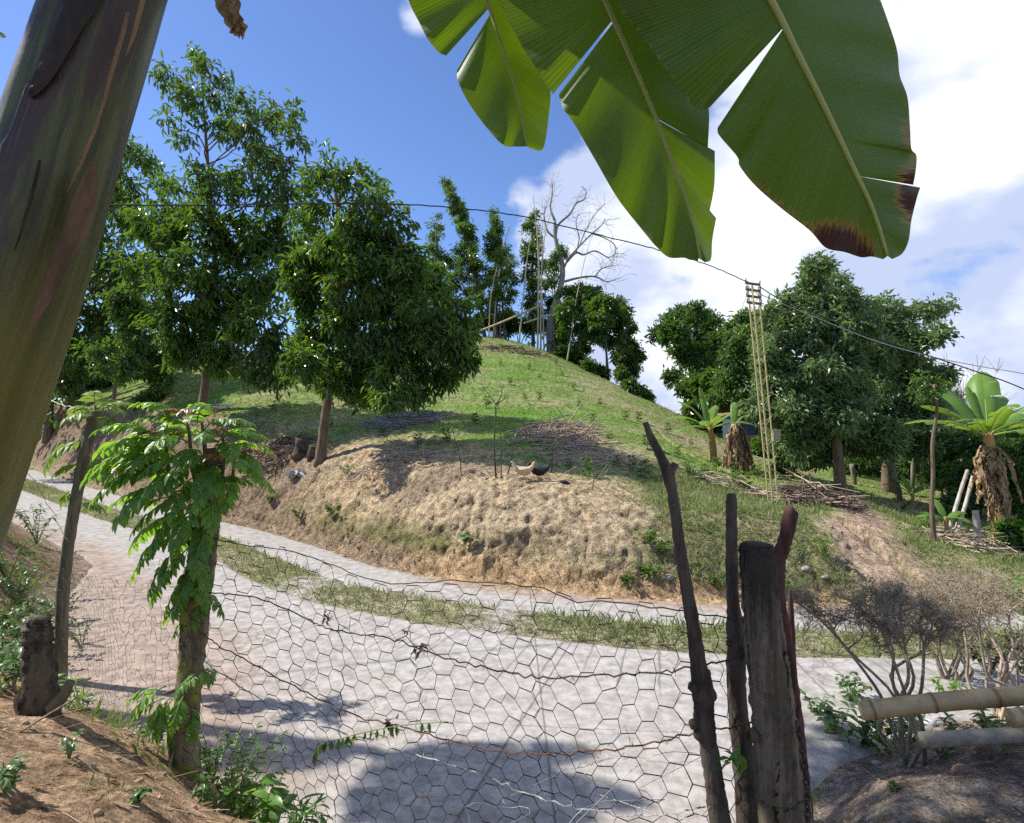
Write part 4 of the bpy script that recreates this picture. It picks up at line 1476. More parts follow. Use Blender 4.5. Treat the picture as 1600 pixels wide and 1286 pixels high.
# ---- banana stem and blade materials
q = NT('banana_stem')
uv = q.attr('leafuv').outputs['Vector']
mp = q.n('Mapping')
mp.inputs['Scale'].default_value = (0.9, 5.0, 1)
q.l(uv, mp.inputs[0])
a1 = q.noise(mp.outputs[0], 2.6, 6, 0.6)
mp2 = q.n('Mapping')
mp2.inputs['Scale'].default_value = (1.3, 3.0, 1)
mp2.inputs['Location'].default_value = (4, 2, 0)
q.l(uv, mp2.inputs[0])
a2 = q.noise(mp2.outputs[0], 2.0, 5, 0.6)
mp3 = q.n('Mapping')
mp3.inputs['Scale'].default_value = (1.0, 30.0, 1)
q.l(uv, mp3.inputs[0])
a3 = q.noise(mp3.outputs[0], 3.0, 4, 0.6)
c = q.mix(q.ramp(a1, 0.38, 0.62), (0.026, 0.034, 0.008), (0.095, 0.100, 0.022))
tn = q.attr('tint').outputs['Fac']
su = q.n('SeparateXYZ')
q.l(uv, su.inputs[0])
c = q.mix(q.ramp(q.math('ADD', su.outputs[0], q.math('MULTIPLY', a2, 0.5)), 2.45, 1.85), c, q.mix(a1, (0.055, 0.060, 0.008), (0.20, 0.18, 0.035)))
c = q.mix(q.ramp(q.math('ADD', a2, q.math('MULTIPLY', tn, 0.55)), 0.62, 0.74, 0, 0.92), c, (0.050, 0.024, 0.020))
c = q.mix(q.ramp(a2, 0.33, 0.24, 0, 0.75), c, (0.27, 0.15, 0.11))
c = q.mix(q.ramp(a3, 0.55, 0.72, 0, 0.20), c, (0.26, 0.25, 0.17))
sp_ = q.noise(uv, 60, 3, 0.6)
c = q.mix(q.ramp(sp_, 0.64, 0.74, 0, 0.6), c, (0.04, 0.02, 0.015))
q.base(c)
q.rough(0.42, 0.5)
q.bump(q.math('ADD', q.math('MULTIPLY', a3, 0.25), q.math('ADD', a1, q.math('MULTIPLY', sp_, 0.25))), 0.35, 0.008)

q = NT('banana_sheath')
n1 = q.noise(q.pos((1, 1, 0.2)), 20, 5, 0.6)
c = q.mix(q.ramp(n1, 0.3, 0.7), (0.075, 0.050, 0.024), (0.19, 0.105, 0.062))
q.base(c)
q.rough(0.6, 0.3)
q.bump(n1, 0.4, 0.004)

q = NT('sheath_dark')
n1 = q.noise(q.pos((1, 1, 0.2)), 24, 5, 0.6)
q.base(q.mix(q.ramp(n1, 0.3, 0.7), (0.018, 0.022, 0.018), (0.06, 0.04, 0.03)))
q.rough(0.7, 0.3)
q.bump(n1, 0.5, 0.004)


def banana_blade_mat(name, c1, c2, tcol, trans, scorch=False, vein=70):
    q = NT(name)
    uv = q.attr('leafuv').outputs['Vector']
    sp = q.n('SeparateXYZ')
    q.l(uv, sp.inputs[0])
    nz = q.noise(q.pos(), 3, 4)
    w = q.math('SINE', q.math('MULTIPLY', sp.outputs[0], vein * 6.2832))
    mp = q.n('Mapping')
    mp.inputs['Scale'].default_value = (vein * 1.6, 0.6, 1)
    q.l(uv, mp.inputs[0])
    st = q.noise(mp.outputs[0], 1.0, 5, 0.7)
    f = q.math('ADD', q.math('MULTIPLY', w, 0.10), q.math('ADD', q.math('MULTIPLY', st, 0.55), q.math('MULTIPLY', nz, 0.60)))
    cl = q.ramp(f, 0.3, 0.85)
    c = q.mix(cl, c1, c2)
    tc = q.mix(cl, tuple(x * 0.50 for x in tcol), tcol)
    fl = q.noise(q.pos(), 75, 3, 0.7)
    sk = q.ramp(fl, 0.66, 0.72, 0, 0.6)
    c = q.mix(sk, c, (0.16, 0.13, 0.05))
    tc = q.mix(sk, tc, (0.05, 0.04, 0.01))
    t = q.attr('tint').outputs['Fac']          # 1 along the scorched rim
    edge = q.math('ADD', t, q.math('MULTIPLY', q.math('SUBTRACT', st, 0.5), 1.25))
    edge = q.math('ADD', edge, q.math('MULTIPLY', q.math('SUBTRACT', nz, 0.5), 0.4))
    y1 = q.ramp(edge, 0.50, 0.58)
    y2 = q.ramp(edge, 0.62, 0.70)
    c = q.mix(y1, c, (0.34, 0.22, 0.06))
    c = q.mix(y2, c, (0.085, 0.040, 0.030))
    tc = q.mix(y1, tc, (0.30, 0.20, 0.04))
    tc = q.mix(y2, tc, (0.03, 0.012, 0.008))
    q.base(c)
    q.rough(0.45, 0.4)
    q.bump(q.math('ADD', q.math('MULTIPLY', w, 0.15), st), 0.3, 0.003)
    tr = q.n('BsdfTranslucent')
    q.l(tc, tr.inputs[0])
    ms = q.n('MixShader')
    ms.inputs[0].default_value = trans
    q.l(q.p.outputs[0], ms.inputs[1])
    q.l(tr.outputs[0], ms.inputs[2])
    q.l(ms.outputs[0], q.out.inputs[0])


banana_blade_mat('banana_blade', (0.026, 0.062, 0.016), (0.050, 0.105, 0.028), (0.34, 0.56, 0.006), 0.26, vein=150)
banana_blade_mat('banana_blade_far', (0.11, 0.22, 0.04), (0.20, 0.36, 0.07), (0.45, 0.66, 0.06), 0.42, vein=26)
NT('midrib_green')
q = NT('banana_rib')
q.base((0.36, 0.40, 0.12))
q.rough(0.5, 0.4)
q = NT('banana_stem_far')
n1 = q.noise(q.pos((1, 1, 0.25)), 12, 5, 0.6)
q.base(q.mix(q.ramp(n1, 0.35, 0.65), (0.36, 0.27, 0.08), (0.45, 0.24, 0.10)))
q.rough(0.6, 0.3)
q.bump(n1, 0.4, 0.01)


def blade_from_ribs(mb, rib, pieces, depth, fold=0.10, sub=10, scorch=None, up=0.0):
    """A large leaf blade. rib: midrib points; pieces: runs of (midrib point, rim point), a run ends at a tear.
    Points are measured on the photograph; depth(px, py) gives their real distance."""
    for k, pc in enumerate(pieces):
        A = spline(np.array([p[0] for p in pc], float), 5)
        rs_ = spline(np.array(rib, float), 8)
        A[:, 0] = np.interp(A[:, 1], rs_[:, 1], rs_[:, 0])
        B = spline(np.array([p[1] for p in pc], float), 5)
        # a slightly ragged rim
        n = len(A)
        ln = np.linalg.norm(B - A, axis=1, keepdims=True)
        V = []
        T = []
        U = []
        for i in range(n):
            for j in range(sub + 1):
                v = j / sub
                p = A[i] + (B[i] - A[i]) * v
                d = depth(p[0], p[1]) + fold * (v ** 1.6) * ln[i, 0] / 250 + 0.012 * math.sin(i * 0.55 + k) * v
                w = at(p[0], p[1], d)
                V.append(w)
                T.append(scorch(p[0], p[1], v) if scorch else 0.0)
                U.append((A[i][1] / 420.0 + 0.4 + 0.02 * k, v))
        i = np.arange(n - 1)[:, None] * (sub + 1)
        j = np.arange(sub)[None]
        Fq = np.stack([i + j, i + j + 1, i + sub + 2 + j, i + sub + 1 + j], -1).reshape(-1, 4)
        mb.add(V, Fq, np.array(T), np.array(U))


def rib_tube(rib, depth, r0, r1, name='midrib', parent=None, off=-0.006):
    R_ = spline(np.array(rib, float), 6)
    P = np.array([at(p[0], p[1], depth(p[0], p[1]) + off) for p in R_])
    m = MB()
    tube(m, P, np.linspace(r0, r1, len(P)), 8)
    return obj(name, m, 'banana_rib', parent)


# ---- the banana plant beside the viewpoint
SD = 1.35
base = np.array([at(-330, 1500, SD)[0], SD, 0.0])
base[2] = gz(base[0], base[1]) - 0.03
bp = thing('banana_plant', base, 'large banana plant close at the left with leaning streaked stem and big hanging leaves', 'banana plant')
cen = spline([base, at(-170, 1000, SD), at(-98, 800, SD), at(-28, 600, SD), at(42, 400, SD), at(103, 200, SD), at(167, 0, SD), at(228, -200, SD + .02), at(270, -420, SD + .03), (-0.66, 1.40, 3.35)], 12)
rad = np.interp(cen[:, 2], [0.3, 1.0, 1.8, 2.6, 3.4], [0.155, 0.142, 0.130, 0.112, 0.095])
m = MB()
nA = 96
V = []
U = []
T_ = []
Tn = nrm(np.gradient(cen, axis=0))
X0 = nrm(np.cross(Tn, [0, 1.0, 0]))
Y0 = np.cross(Tn, X0)
ang = np.linspace(0, 2 * np.pi, nA + 1)
for i in range(len(cen)):
    u = cen[i, 2]
    r = np.ones(nA + 1)
    tn = np.zeros(nA + 1)
    for k, (off, tw, amp_) in enumerate([(0.3, 0.55, 0.05), (2.2, -0.45, 0.055), (4.1, 0.5, 0.045), (5.4, -0.3, 0.04)]):
        ph = (ang - off - tw * u) % (2 * np.pi)
        r += amp_ * (np.exp(-ph * 1.1) - 0.25) * (ph >= 0)
        tn += 0.35 * np.exp(-ph * 2.6) * (1 if k != 2 else -0.5)
    r *= 1 + 0.012 * np.sin(ang * 3 + u * 2)
    P = cen[i] + (np.cos(ang) * r * rad[i])[:, None] * X0[i] + (np.sin(ang) * r * rad[i])[:, None] * Y0[i]
    V.append(P)
    U.append(np.stack([np.full(nA + 1, u), ang / 3.14], -1))
    T_.append(np.clip(tn + 0.35 * sstep(np.full(nA + 1, u), 2.1, 2.5), 0, 1))
V = np.concatenate(V)
i = np.arange(len(cen) - 1)[:, None] * (nA + 1)
j = np.arange(nA)[None]
m.add(V, np.stack([i + j, i + j + 1, i + nA + 2 + j, i + nA + 1 + j], -1).reshape(-1, 4), np.concatenate(T_), np.concatenate(U))
obj('pseudostem', m, 'banana_stem', bp)


def flap(name, pts_l, pts_r, d0, mat, bulge=0.02, label=None, wrap=False):
    """a loose dry sheath: its two edges, curved over and with real thickness"""
    A = spline(np.array(pts_l, float), 5)
    B = spline(np.array(pts_r, float), 5)
    n = min(len(A), len(B))
    m = MB()
    for lay, sgn in ((0, 0.0), (1, 0.004)):
        V = []
        for i in range(n):
            for j in range(7):
                v = j / 6
                p = A[i] + (B[i] - A[i]) * v
                d = d0 + sgn
                if wrap:
                    w_ = at(p[0], p[1], SD)
                    cx_ = np.interp(w_[2], cen[:, 2], cen[:, 0])
                    rr_ = np.interp(w_[2], cen[:, 2], rad) * 1.03 + 0.006 - sgn + bulge * (1 - v) * 0.0
                    for _ in range(4):
                        w_ = at(p[0], p[1], d)
                        d = SD - math.sqrt(max(rr_ ** 2 - (0.95 * (w_[0] - cx_)) ** 2, 0.0)) + 0.002 * math.sin(i * 1.3 + j)
                else:
                    d = d - bulge * math.sin(v * math.pi) + 0.004 * math.sin(i * 1.3 + j)
                V.append(at(p[0], p[1], d))
        i_ = np.arange(n - 1)[:, None] * 7
        j_ = np.arange(6)[None]
        Fq = np.stack([i_ + j_, i_ + j_ + 1, i_ + 8 + j_, i_ + 7 + j_], -1).reshape(-1, 4)
        m.add(V, Fq)
    o = obj(name, m, mat, bp)
    if label:
        o['label'] = label
    return o


flap('leaf_sheath', [(142, 250), (126, 282), (112, 315), (100, 350), (88, 385), (76, 420), (62, 462), (45, 505)], [(144, 250), (153, 280), (152, 310), (143, 345), (130, 375), (112, 410), (88, 455), (50, 515)], 1.225, 'banana_sheath', 0.012, 'reddish brown sheath ending in a point', True)
flap('leaf_sheath', [(70, 48), (55, 60), (42, 78), (38, 95), (30, 120), (18, 150), (14, 162)], [(74, 46), (78, 70), (72, 95), (62, 112), (48, 130), (30, 155), (22, 164)], 1.34, 'sheath_dark', 0.01, 'dark torn sheath flap on the left edge')
flap('leaf_sheath', [(95, -60), (98, 0), (88, 40), (66, 90), (48, 130), (44, 150)], [(180, -60), (160, 0), (132, 40), (105, 85), (80, 125), (52, 152)], 1.235, 'sheath_dark', 0.012, None, True)
flap('dry_strip', [(196, 20), (186, 60), (172, 110), (158, 165), (140, 215), (120, 262), (104, 300)], [(202, 20), (193, 62), (178, 112), (162, 168), (146, 216), (125, 264), (105, 301)], 1.235, 'leaf_dry', 0.012, None, True)
flap('dry_strip', [(226, -30), (214, 20), (204, 60), (196, 85)], [(234, -30), (222, 22), (210, 62), (197, 88)], 1.25, 'leaf_dry', 0.012, None, True)
flap('dry_strip', [(60, 250), (48, 300), (34, 350), (22, 392)], [(65, 250), (54, 302), (39, 352), (23, 394)], 1.235, 'sheath_dark', 0.012, None, True)
# dry curled leaf hanging at the top
m = MB()
A = spline(np.array([(318, -90), (325, -20), (332, 0), (345, 25), (358, 42), (362, 50)], float), 6)
B = spline(np.array([(372, -90), (372, -20), (374, 0), (378, 28), (385, 45), (381, 61)], float), 6)
V = []
for i in range(len(A)):
    for j in range(13):
        v = j / 12
        p = A[i] + (B[i] - A[i]) * v
        V.append(at(p[0] + 2.5 * math.sin(i * 1.1), p[1] + 6 * math.sin(j * 1.9 + i * .3) * (i / len(A)), 1.62 + 0.016 * math.sin(v * 13 + i * 0.2) + 0.006 * math.sin(j * 2.1 + i * 0.9)))
i_ = np.arange(len(A) - 1)[:, None] * 13
j_ = np.arange(12)[None]
m.add(V, np.stack([i_ + j_, i_ + j_ + 1, i_ + 14 + j_, i_ + 13 + j_], -1).reshape(-1, 4), rng.random(len(V)))
o = obj('dry_leaf', m, 'leaf_dry', bp)
o['label'] = 'curled brown dry leaf end'
m = MB()
tube(m, spline([at(346, -80, 1.62), at(330, -300, 1.55), (-0.66, 1.42, 3.2)], 6), 0.012, 6)
obj('dry_stalk', m, 'leaf_dry', bp)

CROWN = np.array([-0.66, 1.40, 3.35])


def big_leaf(rib, pieces, dfun, r0, scorch=None, fold=0.1, label=None):
    m = MB()
    blade_from_ribs(m, rib, pieces, dfun, fold, scorch=scorch)
    o = obj('leaf', m, 'banana_blade', bp)
    if label:
        o['label'] = label
    rib_tube(rib[1:], dfun, r0, 0.0042, parent=o)
    # petiole back to the crown
    a = at(rib[1][0], rib[1][1], dfun(*rib[1]))
    b = at(rib[0][0], rib[0][1], dfun(*rib[0]))
    P = spline([CROWN, CROWN + (b - CROWN) * 0.5 + [0, 0, 0.22], b, a], 8)
    m = MB()
    tube(m, P, np.linspace(0.026, r0, len(P)), 8)
    obj('petiole', m, 'banana_rib', o)
    return o


def scC(x, y, v):
    e = 0.0
    e = max(e, 0.95 * math.exp(-((x - 1300) / 82) ** 2 - ((y - 388) / 58) ** 2))
    e = max(e, 0.98 * math.exp(-((x - 1434) / 42) ** 2 - ((y - 300) / 62) ** 2))
    e = max(e, 0.9 * math.exp(-((x - 1350) / 24) ** 2 - ((y - 405) / 40) ** 2))
    e = max(e, 0.60 * math.exp(-((v - 1) / 0.22) ** 2) * (x > 1300 and 180 < y < 340))
    e = max(e, 0.64 * math.exp(-((v - 1) / 0.13) ** 2) * (x < 1330 and y > 270))
    e = max(e, 0.50 * math.exp(-((v - 1) / 0.03) ** 2))
    return e


def scE(x, y, v):
    return 0.50 * math.exp(-((v - 1) / 0.03) ** 2)


C_RIB = [(1000, -330), (1120, -150), (1205, 0), (1245, 80), (1290, 170), (1335, 265), (1365, 330), (1387, 400)]
C_PCS = [
    [((1120, -150), (960, -190)), ((1150, -95), (930, -80)), ((1175, -50), (965, 5)), ((1195, -15), (1015, 72)), ((1208, 5), (1049, 120)), ((1216, 22), (1083, 167)), ((1222, 33), (1098, 171)), ((1226, 41), (1109, 168))],
    [((1226, 41), (1121, 200)), ((1232, 55), (1124, 212)), ((1250, 90), (1152, 245)), ((1255, 100), (1156, 260)), ((1270, 130), (1180, 290)), ((1290, 170), (1220, 325)), ((1310, 210), (1265, 360)), ((1325, 245), (1290, 387)),
     ((1345, 290), (1320, 394)), ((1360, 320), (1345, 402)), ((1372, 355), (1362, 401)), ((1387, 400), (1380, 405))],
    [((1120, -150), (1220, -230)), ((1150, -95), (1320, -110)), ((1175, -50), (1365, -25)), ((1205, 0), (1390, 40)), ((1225, 40), (1402, 80)), ((1245, 80), (1406, 118)), ((1270, 130), (1418, 152)), ((1290, 170), (1422, 200)),
     ((1310, 210), (1424, 232)), ((1316, 225), (1432, 243)), ((1335, 265), (1431, 266)), ((1340, 275), (1427, 289))],
    [((1340, 275), (1438, 293)), ((1350, 300), (1432, 312)), ((1362, 325), (1424, 345)), ((1370, 350), (1420, 375)), ((1380, 380), (1410, 396)), ((1387, 400), (1394, 405))]]
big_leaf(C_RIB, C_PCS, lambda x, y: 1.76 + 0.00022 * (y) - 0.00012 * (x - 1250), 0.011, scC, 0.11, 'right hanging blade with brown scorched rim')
B_RIB = [(790, -330), (880, -150), (945, 0), (985, 90), (1025, 185), (1055, 265), (1080, 335), (1095, 405)]
B_PCS = [
    [((880, -150), (760, -200)), ((905, -90), (740, -80)), ((930, -35), (779, 0)), ((945, 0), (813, 68)), ((952, 15), (840, 110)), ((958, 30), (864, 147))],
    [((959, 33), (873, 148)), ((966, 50), (880, 170)), ((980, 80), (895, 190)), ((1000, 125), (930, 250)), ((1018, 170), (965, 310)), ((1035, 210), (1000, 355)), ((1050, 250), (1025, 385)), ((1062, 285), (1045, 402)),
     ((1075, 330), (1070, 403)), ((1094, 400), (1090, 408))],
    [((880, -150), (970, -210)), ((905, -90), (1030, -100)), ((930, -35), (1060, -20)), ((960, 36), (1085, 70)), ((985, 90), (1103, 150)), ((1005, 140), (1108, 180)), ((1024, 184), (1106, 231))],
    [((1025, 186), (1117, 236)), ((1040, 225), (1116, 290)), ((1053, 260), (1108, 334))],
    [((1054, 262), (1119, 341)), ((1075, 320), (1113, 375)), ((1085, 360), (1111, 405)), ((1095, 405), (1101, 410))]]
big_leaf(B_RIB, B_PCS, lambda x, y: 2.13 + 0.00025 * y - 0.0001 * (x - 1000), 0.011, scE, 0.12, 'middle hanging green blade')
A_RIB = [(640, -260), (710, -110), (760, 0), (780, 60), (800, 120), (815, 180), (823, 228)]
A_PCS = [
    [((710, -110), (610, -130)), ((735, -55), (632, -30)), ((744, -35), (640, 5)), ((750, -20), (655, 35)), ((756, -8), (668, 60)), ((762, 5), (685, 81)), ((764, 12), (697, 87))],
    [((766, 19), (714, 110)), ((770, 30), (716, 128)), ((785, 75), (735, 165)), ((800, 120), (765, 205)), ((812, 165), (787, 227)), ((818, 200), (805, 229)), ((823, 228), (819, 229))],
    [((710, -110), (780, -140)), ((748, -25), (840, 0)), ((780, 60), (852, 90)), ((795, 105), (860, 142)), ((805, 145), (858, 175)), ((815, 185), (853, 215)), ((822, 222), (846, 235)), ((824, 229), (829, 232))]]
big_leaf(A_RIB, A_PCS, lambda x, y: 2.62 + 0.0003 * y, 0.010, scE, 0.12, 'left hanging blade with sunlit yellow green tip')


# ---- whole banana leaves built in the round
def banana_leaf(mb, rib_mb, p0, az, elev, L, Wd, droop, tears=6, n=26, seed=0, tint=0.0):
    r_ = np.random.default_rng(seed)
    hd = np.array([math.cos(az), math.sin(az), 0])
    pts = [np.asarray(p0, float)]
    e = elev
    for i in range(n):
        pts.append(pts[-1] + (hd * math.cos(e) + np.array([0, 0, math.sin(e)])) * L / n)
        e -= droop / n * (0.6 + 1.1 * i / n)
    P = np.array(pts)
    T = nrm(np.gradient(P, axis=0))
    Sd = nrm(np.cross(T, [0, 0, 1.0]))
    U_ = np.cross(Sd, T)
    t = np.linspace(0, 1, n + 1)
    w = (0.8 if L < 1.9 and Wd < 0.55 else 1.0) * Wd / 2 * np.clip(np.minimum((t - 0.10) / 0.14, 1), 0, 1) ** 0.6 * np.clip((1.0 - t) / 0.22, 0, 1) ** 0.55
    for sgn in (-1, 1):
        cuts = sorted(set([0, n] + list(r_.integers(4, n - 2, tears))))
        for a, b in zip(cuts[:-1], cuts[1:]):
            if b - a < 1:
                continue
            sag = r_.uniform(0.05, 0.5)
            V = []
            UV = []
            for i in range(a, b + 1):
                sh = 0.06 * L / n * (1 if i == a else (-1 if i == b else 0)) * 2.5
                for j in range(5):
                    v = j / 4
                    V.append(P[i] + T[i] * (sh * v + 0.25 * w[i] * v) + Sd[i] * sgn * w[i] * v * (1 - 0.15 * sag * v) + U_[i] * (w[i] * (0.25 * v - (0.25 + sag) * v * v)))
                    UV.append((t[i] * L, v))
            m_ = b - a
            i_ = np.arange(m_)[:, None] * 5
            j_ = np.arange(4)[None]
            mb.add(V, np.stack([i_ + j_, i_ + j_ + 1, i_ + 6 + j_, i_ + 5 + j_], -1).reshape(-1, 4), tint, UV)
    tube(rib_mb, P - U_ * 0.008, np.linspace(0.022, 0.004, len(P)) * (L / 2), 6)


def dry_leaf(mb, p0, az, L, Wd, seed=0):
    r_ = np.random.default_rng(seed)
    hd = np.array([math.cos(az), math.sin(az), 0])
    n = 14
    P = [np.asarray(p0, float)]
    e0_ = r_.uniform(-0.4, 0.2)
    e1_ = r_.uniform(1.3, 1.55)
    for i in range(n):
        e = e0_ - (e0_ + e1_) * min(1, (i + 1) / r_.uniform(3.5, 5.5))
        P.append(P[-1] + (hd * math.cos(e) * 0.9 + np.array([0, 0, math.sin(e)])) * L / n + r_.normal(0, 0.01, 3))
    P = np.array(P)
    Sd = np.array([-hd[1], hd[0], 0])
    V = []
    nw = 10
    for i in range(n + 1):
        w = Wd / 2 * (0.35 + 0.65 * math.sin(math.pi * min(0.93, (i + 1) / n))) * r_.uniform(0.45, 1.3)
        for j in range(nw + 1):
            v = j / nw * 2 - 1
            V.append(P[i] + Sd * w * v + hd * (0.35 * w * math.sin(j * 2.3 + i * 0.25)) + r_.normal(0, 0.014, 3) + [0, 0, -0.05 * abs(v) * L * 0.4])
    i_ = np.arange(n)[:, None] * (nw + 1)
    j_ = np.arange(nw)[None]
    Fq = np.stack([i_ + j_, i_ + j_ + 1, i_ + nw + 2 + j_, i_ + nw + 1 + j_], -1).reshape(-1, 4)
    Fq = Fq[r_.random(len(Fq)) > 0.14]
    mb.add(V, Fq, np.repeat(r_.random(n + 1), nw + 1))


def banana(base, lean, h, r, specs, dry, label, group=None, stem='banana_stem_far', blade='banana_blade_far', name='banana_plant', seed=1):
    base = np.asarray(base, float)
    t = thing(name, base, label, 'banana plant', group)
    top = base + np.array([lean[0], lean[1], h])
    P = spline([base - [0, 0, 0.1], base + (top - base) * 0.5 + [0.02, 0, 0], top], 8)
    m = MB()
    tube(m, P, np.linspace(r, r * 0.6, len(P)), 14, 0.4, 0.03)
    obj('pseudostem', m, stem, t)
    for i, (az, el, L, Wd, dr, tears) in enumerate(specs):
        m = MB()
        rb = MB()
        banana_leaf(m, rb, top - [0, 0, 0.05], math.radians(az), math.radians(el), L, Wd, dr, tears, seed=seed * 50 + i)
        o = obj('leaf', m, blade, t)
        obj('midrib', rb, 'banana_rib', o)
    for i, (az, z, L, Wd) in enumerate(dry):
        m = MB()
        r_ = np.random.default_rng(seed * 70 + i)
        for k in range(3):
            dry_leaf(m, base + (top - base) * (z - 0.03 * k), math.radians(az + r_.uniform(-16, 16) * k), L * r_.uniform(0.55, 1.05), Wd * r_.uniform(0.28, 0.5), seed * 700 + i * 7 + k)
        obj('dry_leaf', m, 'leaf_dry', t)
    return t


# unseen upper leaves of the near plant, several added to shade its hanging blades
for i, (az, el, L, Wd, dr, tears) in enumerate([(15, 14, 1.75, 0.80, 0.30, 1), (33, 14, 1.75, 0.74, 0.2, 1), (-8, 18, 1.6, 0.7, 0.6, 2), (46, 20, 1.8, 0.75, 0.2, 1), (130, 66, 1.4, 0.6, 0.9, 3), (150, 50, 2.0, 0.6, 1.5, 3), (-70, 55, 2.0, 0.6, 1.5, 3), (-130, 50, 2.0, 0.6, 1.4, 3), (18, 34, 1.7, 0.7, 0.7, 1)]):
    m = MB()
    rb = MB()
    banana_leaf(m, rb, CROWN, math.radians(az), math.radians(el), L, Wd, dr, tears, seed=900 + i)
    o = obj('leaf', m, 'banana_blade', bp)
    obj('midrib', rb, 'banana_rib', o)

# a second, taller plant to the left of the viewpoint throws the dappled shade on the road and yard
b2 = np.array([-7.0, 6.1, gz(-7.0, 6.1)])
banana(b2, (0.1, 0.1), 5.6 - b2[2], 0.13, [(-14, 20, 1.6, 0.5, 0.8, 9), (0, 25, 1.7, 0.5, 0.8, 9), (-28, 28, 1.8, 0.5, 0.9, 9), (-45, 40, 1.8, 0.5, 0.9, 8), (-60, 35, 2.0, 0.5, 1.2, 8), (-100, 45, 2.0, 0.5, 1.2, 8), (180, 35, 2.0, 0.5, 1.2, 8), (-20, 45, 1.7, 0.5, 0.8, 8)],
       [], 'tall banana plant further left, only its leaf shadows fall on the road', None, 'banana_stem', 'banana_blade', seed=4)

# banana plants across the road
b = at(1565, 852, 11.8)
b[2] = gz(b[0], b[1])
G_BAN = 'banana plants across the road'
banana(b, (-0.22, 0.0), 2.15, 0.14, [(183, 26, 1.75, 0.46, 0.7, 8), (150, 50, 1.3, 0.42, 0.8, 3), (100, 75, 1.1, 0.3, 0.3, 1), (40, 58, 1.4, 0.46, 0.8, 3), (8, 42, 1.8, 0.50, 0.7, 6), (-12, 18, 1.7, 0.46, 0.7, 6), (-60, 38, 1.3, 0.5, 1.3, 5), (-150, 45, 1.1, 0.46, 1.2, 4), (-100, 60, 1.1, 0.46, 1.0, 3), (60, 76, 1.5, 0.55, 0.5, 2), (130, 66, 1.4, 0.55, 0.6, 3)],
       [(170, 0.93, 1.3, 0.36), (-120, 0.90, 1.2, 0.36), (-90, 0.84, 1.5, 0.36), (-50, 0.92, 1.3, 0.42), (0, 0.92, 1.3, 0.40), (-110, 0.65, 1.1, 0.34), (-70, 0.55, 0.9, 0.32)],
       'tall banana plant at the right edge with orange brown dry leaves hanging round its stem', G_BAN, seed=7)
b = at(1115, 716, 17.5)
b[2] = gz(b[0], b[1])
banana(b, (-0.10, 0.0), 0.95, 0.12, [(175, 40, 1.5, 0.36, 1.2, 3), (150, 62, 1.3, 0.34, 0.8, 2), (110, 78, 1.35, 0.3, 0.3, 1), (60, 62, 1.2, 0.34, 0.9, 2), (10, 45, 1.4, 0.34, 0.9, 3), (-20, 30, 1.3, 0.34, 1.0, 3), (-160, 20, 1.2, 0.34, 1.0, 3), (-120, 40, 1.0, 0.34, 1.3, 3), (-80, 50, 1.0, 0.3, 1.0, 2)], [],
       'green banana plant with yellow stem at the foot of the hill', G_BAN, seed=8)
b = at(1148, 735, 16.5)
b[2] = gz(b[0], b[1])
banana(b, (0.0, 0.0), 1.25, 0.13, [(70, 74, 0.9, 0.25, 0.9, 4), (20, 60, 0.8, 0.2, 1.8, 4)],
       [(a_, z_, L_, 0.34) for a_, z_, L_ in [(200, .98, 1.7), (240, .95, 1.5), (270, .98, 1.6), (300, .9, 1.5), (340, .98, 1.9), (0, .95, 1.8), (-20, .8, 1.6), (180, .95, 1.6), (220, .8, 1.4), (20, .98, 1.7), (320, .7, 1.3)]],
       'withered banana plant hung with pale dry leaves beside the green one', G_BAN, seed=9)
b = at(1478, 850, 11.6)
b[2] = gz(b[0], b[1])
banana(b, (0.0, 0.0), 0.42, 0.05, [(170, 30, 0.55, 0.24, 1.0, 0), (20, 35, 0.6, 0.26, 1.0, 0), (90, 65, 0.5, 0.2, 0.7, 0), (-70, 30, 0.5, 0.22, 1.2, 0)], [], 'knee high young banana plant below the leaning white poles', G_BAN, seed=10)
b = at(1425, 770, 15.5)
b[2] = gz(b[0], b[1])
banana(b, (0.0, 0.0), 0.30, 0.05, [(170, 45, 0.8, 0.22, 1.0, 0), (30, 40, 0.8, 0.24, 1.0, 0), (90, 65, 0.7, 0.2, 0.7, 0), (-60, 45, 0.7, 0.2, 1.2, 0), (140, 60, 0.8, 0.2, 0.8, 0)], [], 'small leafy banana sucker in the shade right of the two trunks', G_BAN, seed=12)

# ------------------------------------------------------------------ lattice pole, wires
b = at(1208, 788, 12.2)
b[2] = gz(b[0], b[1])
pl = thing('utility_pole', b, 'slim yellow steel lattice pole carrying overhead wires before the right trees', 'utility pole')
railpx = [((1202, 792, 12.15), (1168, 446, 12.15)), ((1209, 793, 12.05), (1175, 446, 12.05)), ((1223, 786, 12.4), (1185, 448, 12.3))]
RL = [(at(*a), at(*c)) for a, c in railpx]
m = MB()
for a, c in RL:
    a = a.copy()
    a[2] = gz(a[0], a[1]) - 0.1
    prisms(m, [a], [c], 0.017, 0.015, 6)
obj('rail', m, 'paint_yellow', pl)
m = MB()
P0 = []
P1 = []
ns = 22
for k in range(ns):
    t0, t1 = k / ns, (k + 1) / ns
    for (i, j) in ((1, 2), (0, 2), (0, 1)):
        A0 = RL[i][0] + (RL[i][1] - RL[i][0]) * t0
        A1 = RL[j][0] + (RL[j][1] - RL[j][0]) * t1
        if k % 2:
            A0, A1 = RL[j][0] + (RL[j][1] - RL[j][0]) * t0, RL[i][0] + (RL[i][1] - RL[i][0]) * t1
        P0.append(A0)
        P1.append(A1)
prisms(m, P0, P1, 0.0055, 0.0055, 4)
obj('lacing', m, 'paint_yellow', pl)
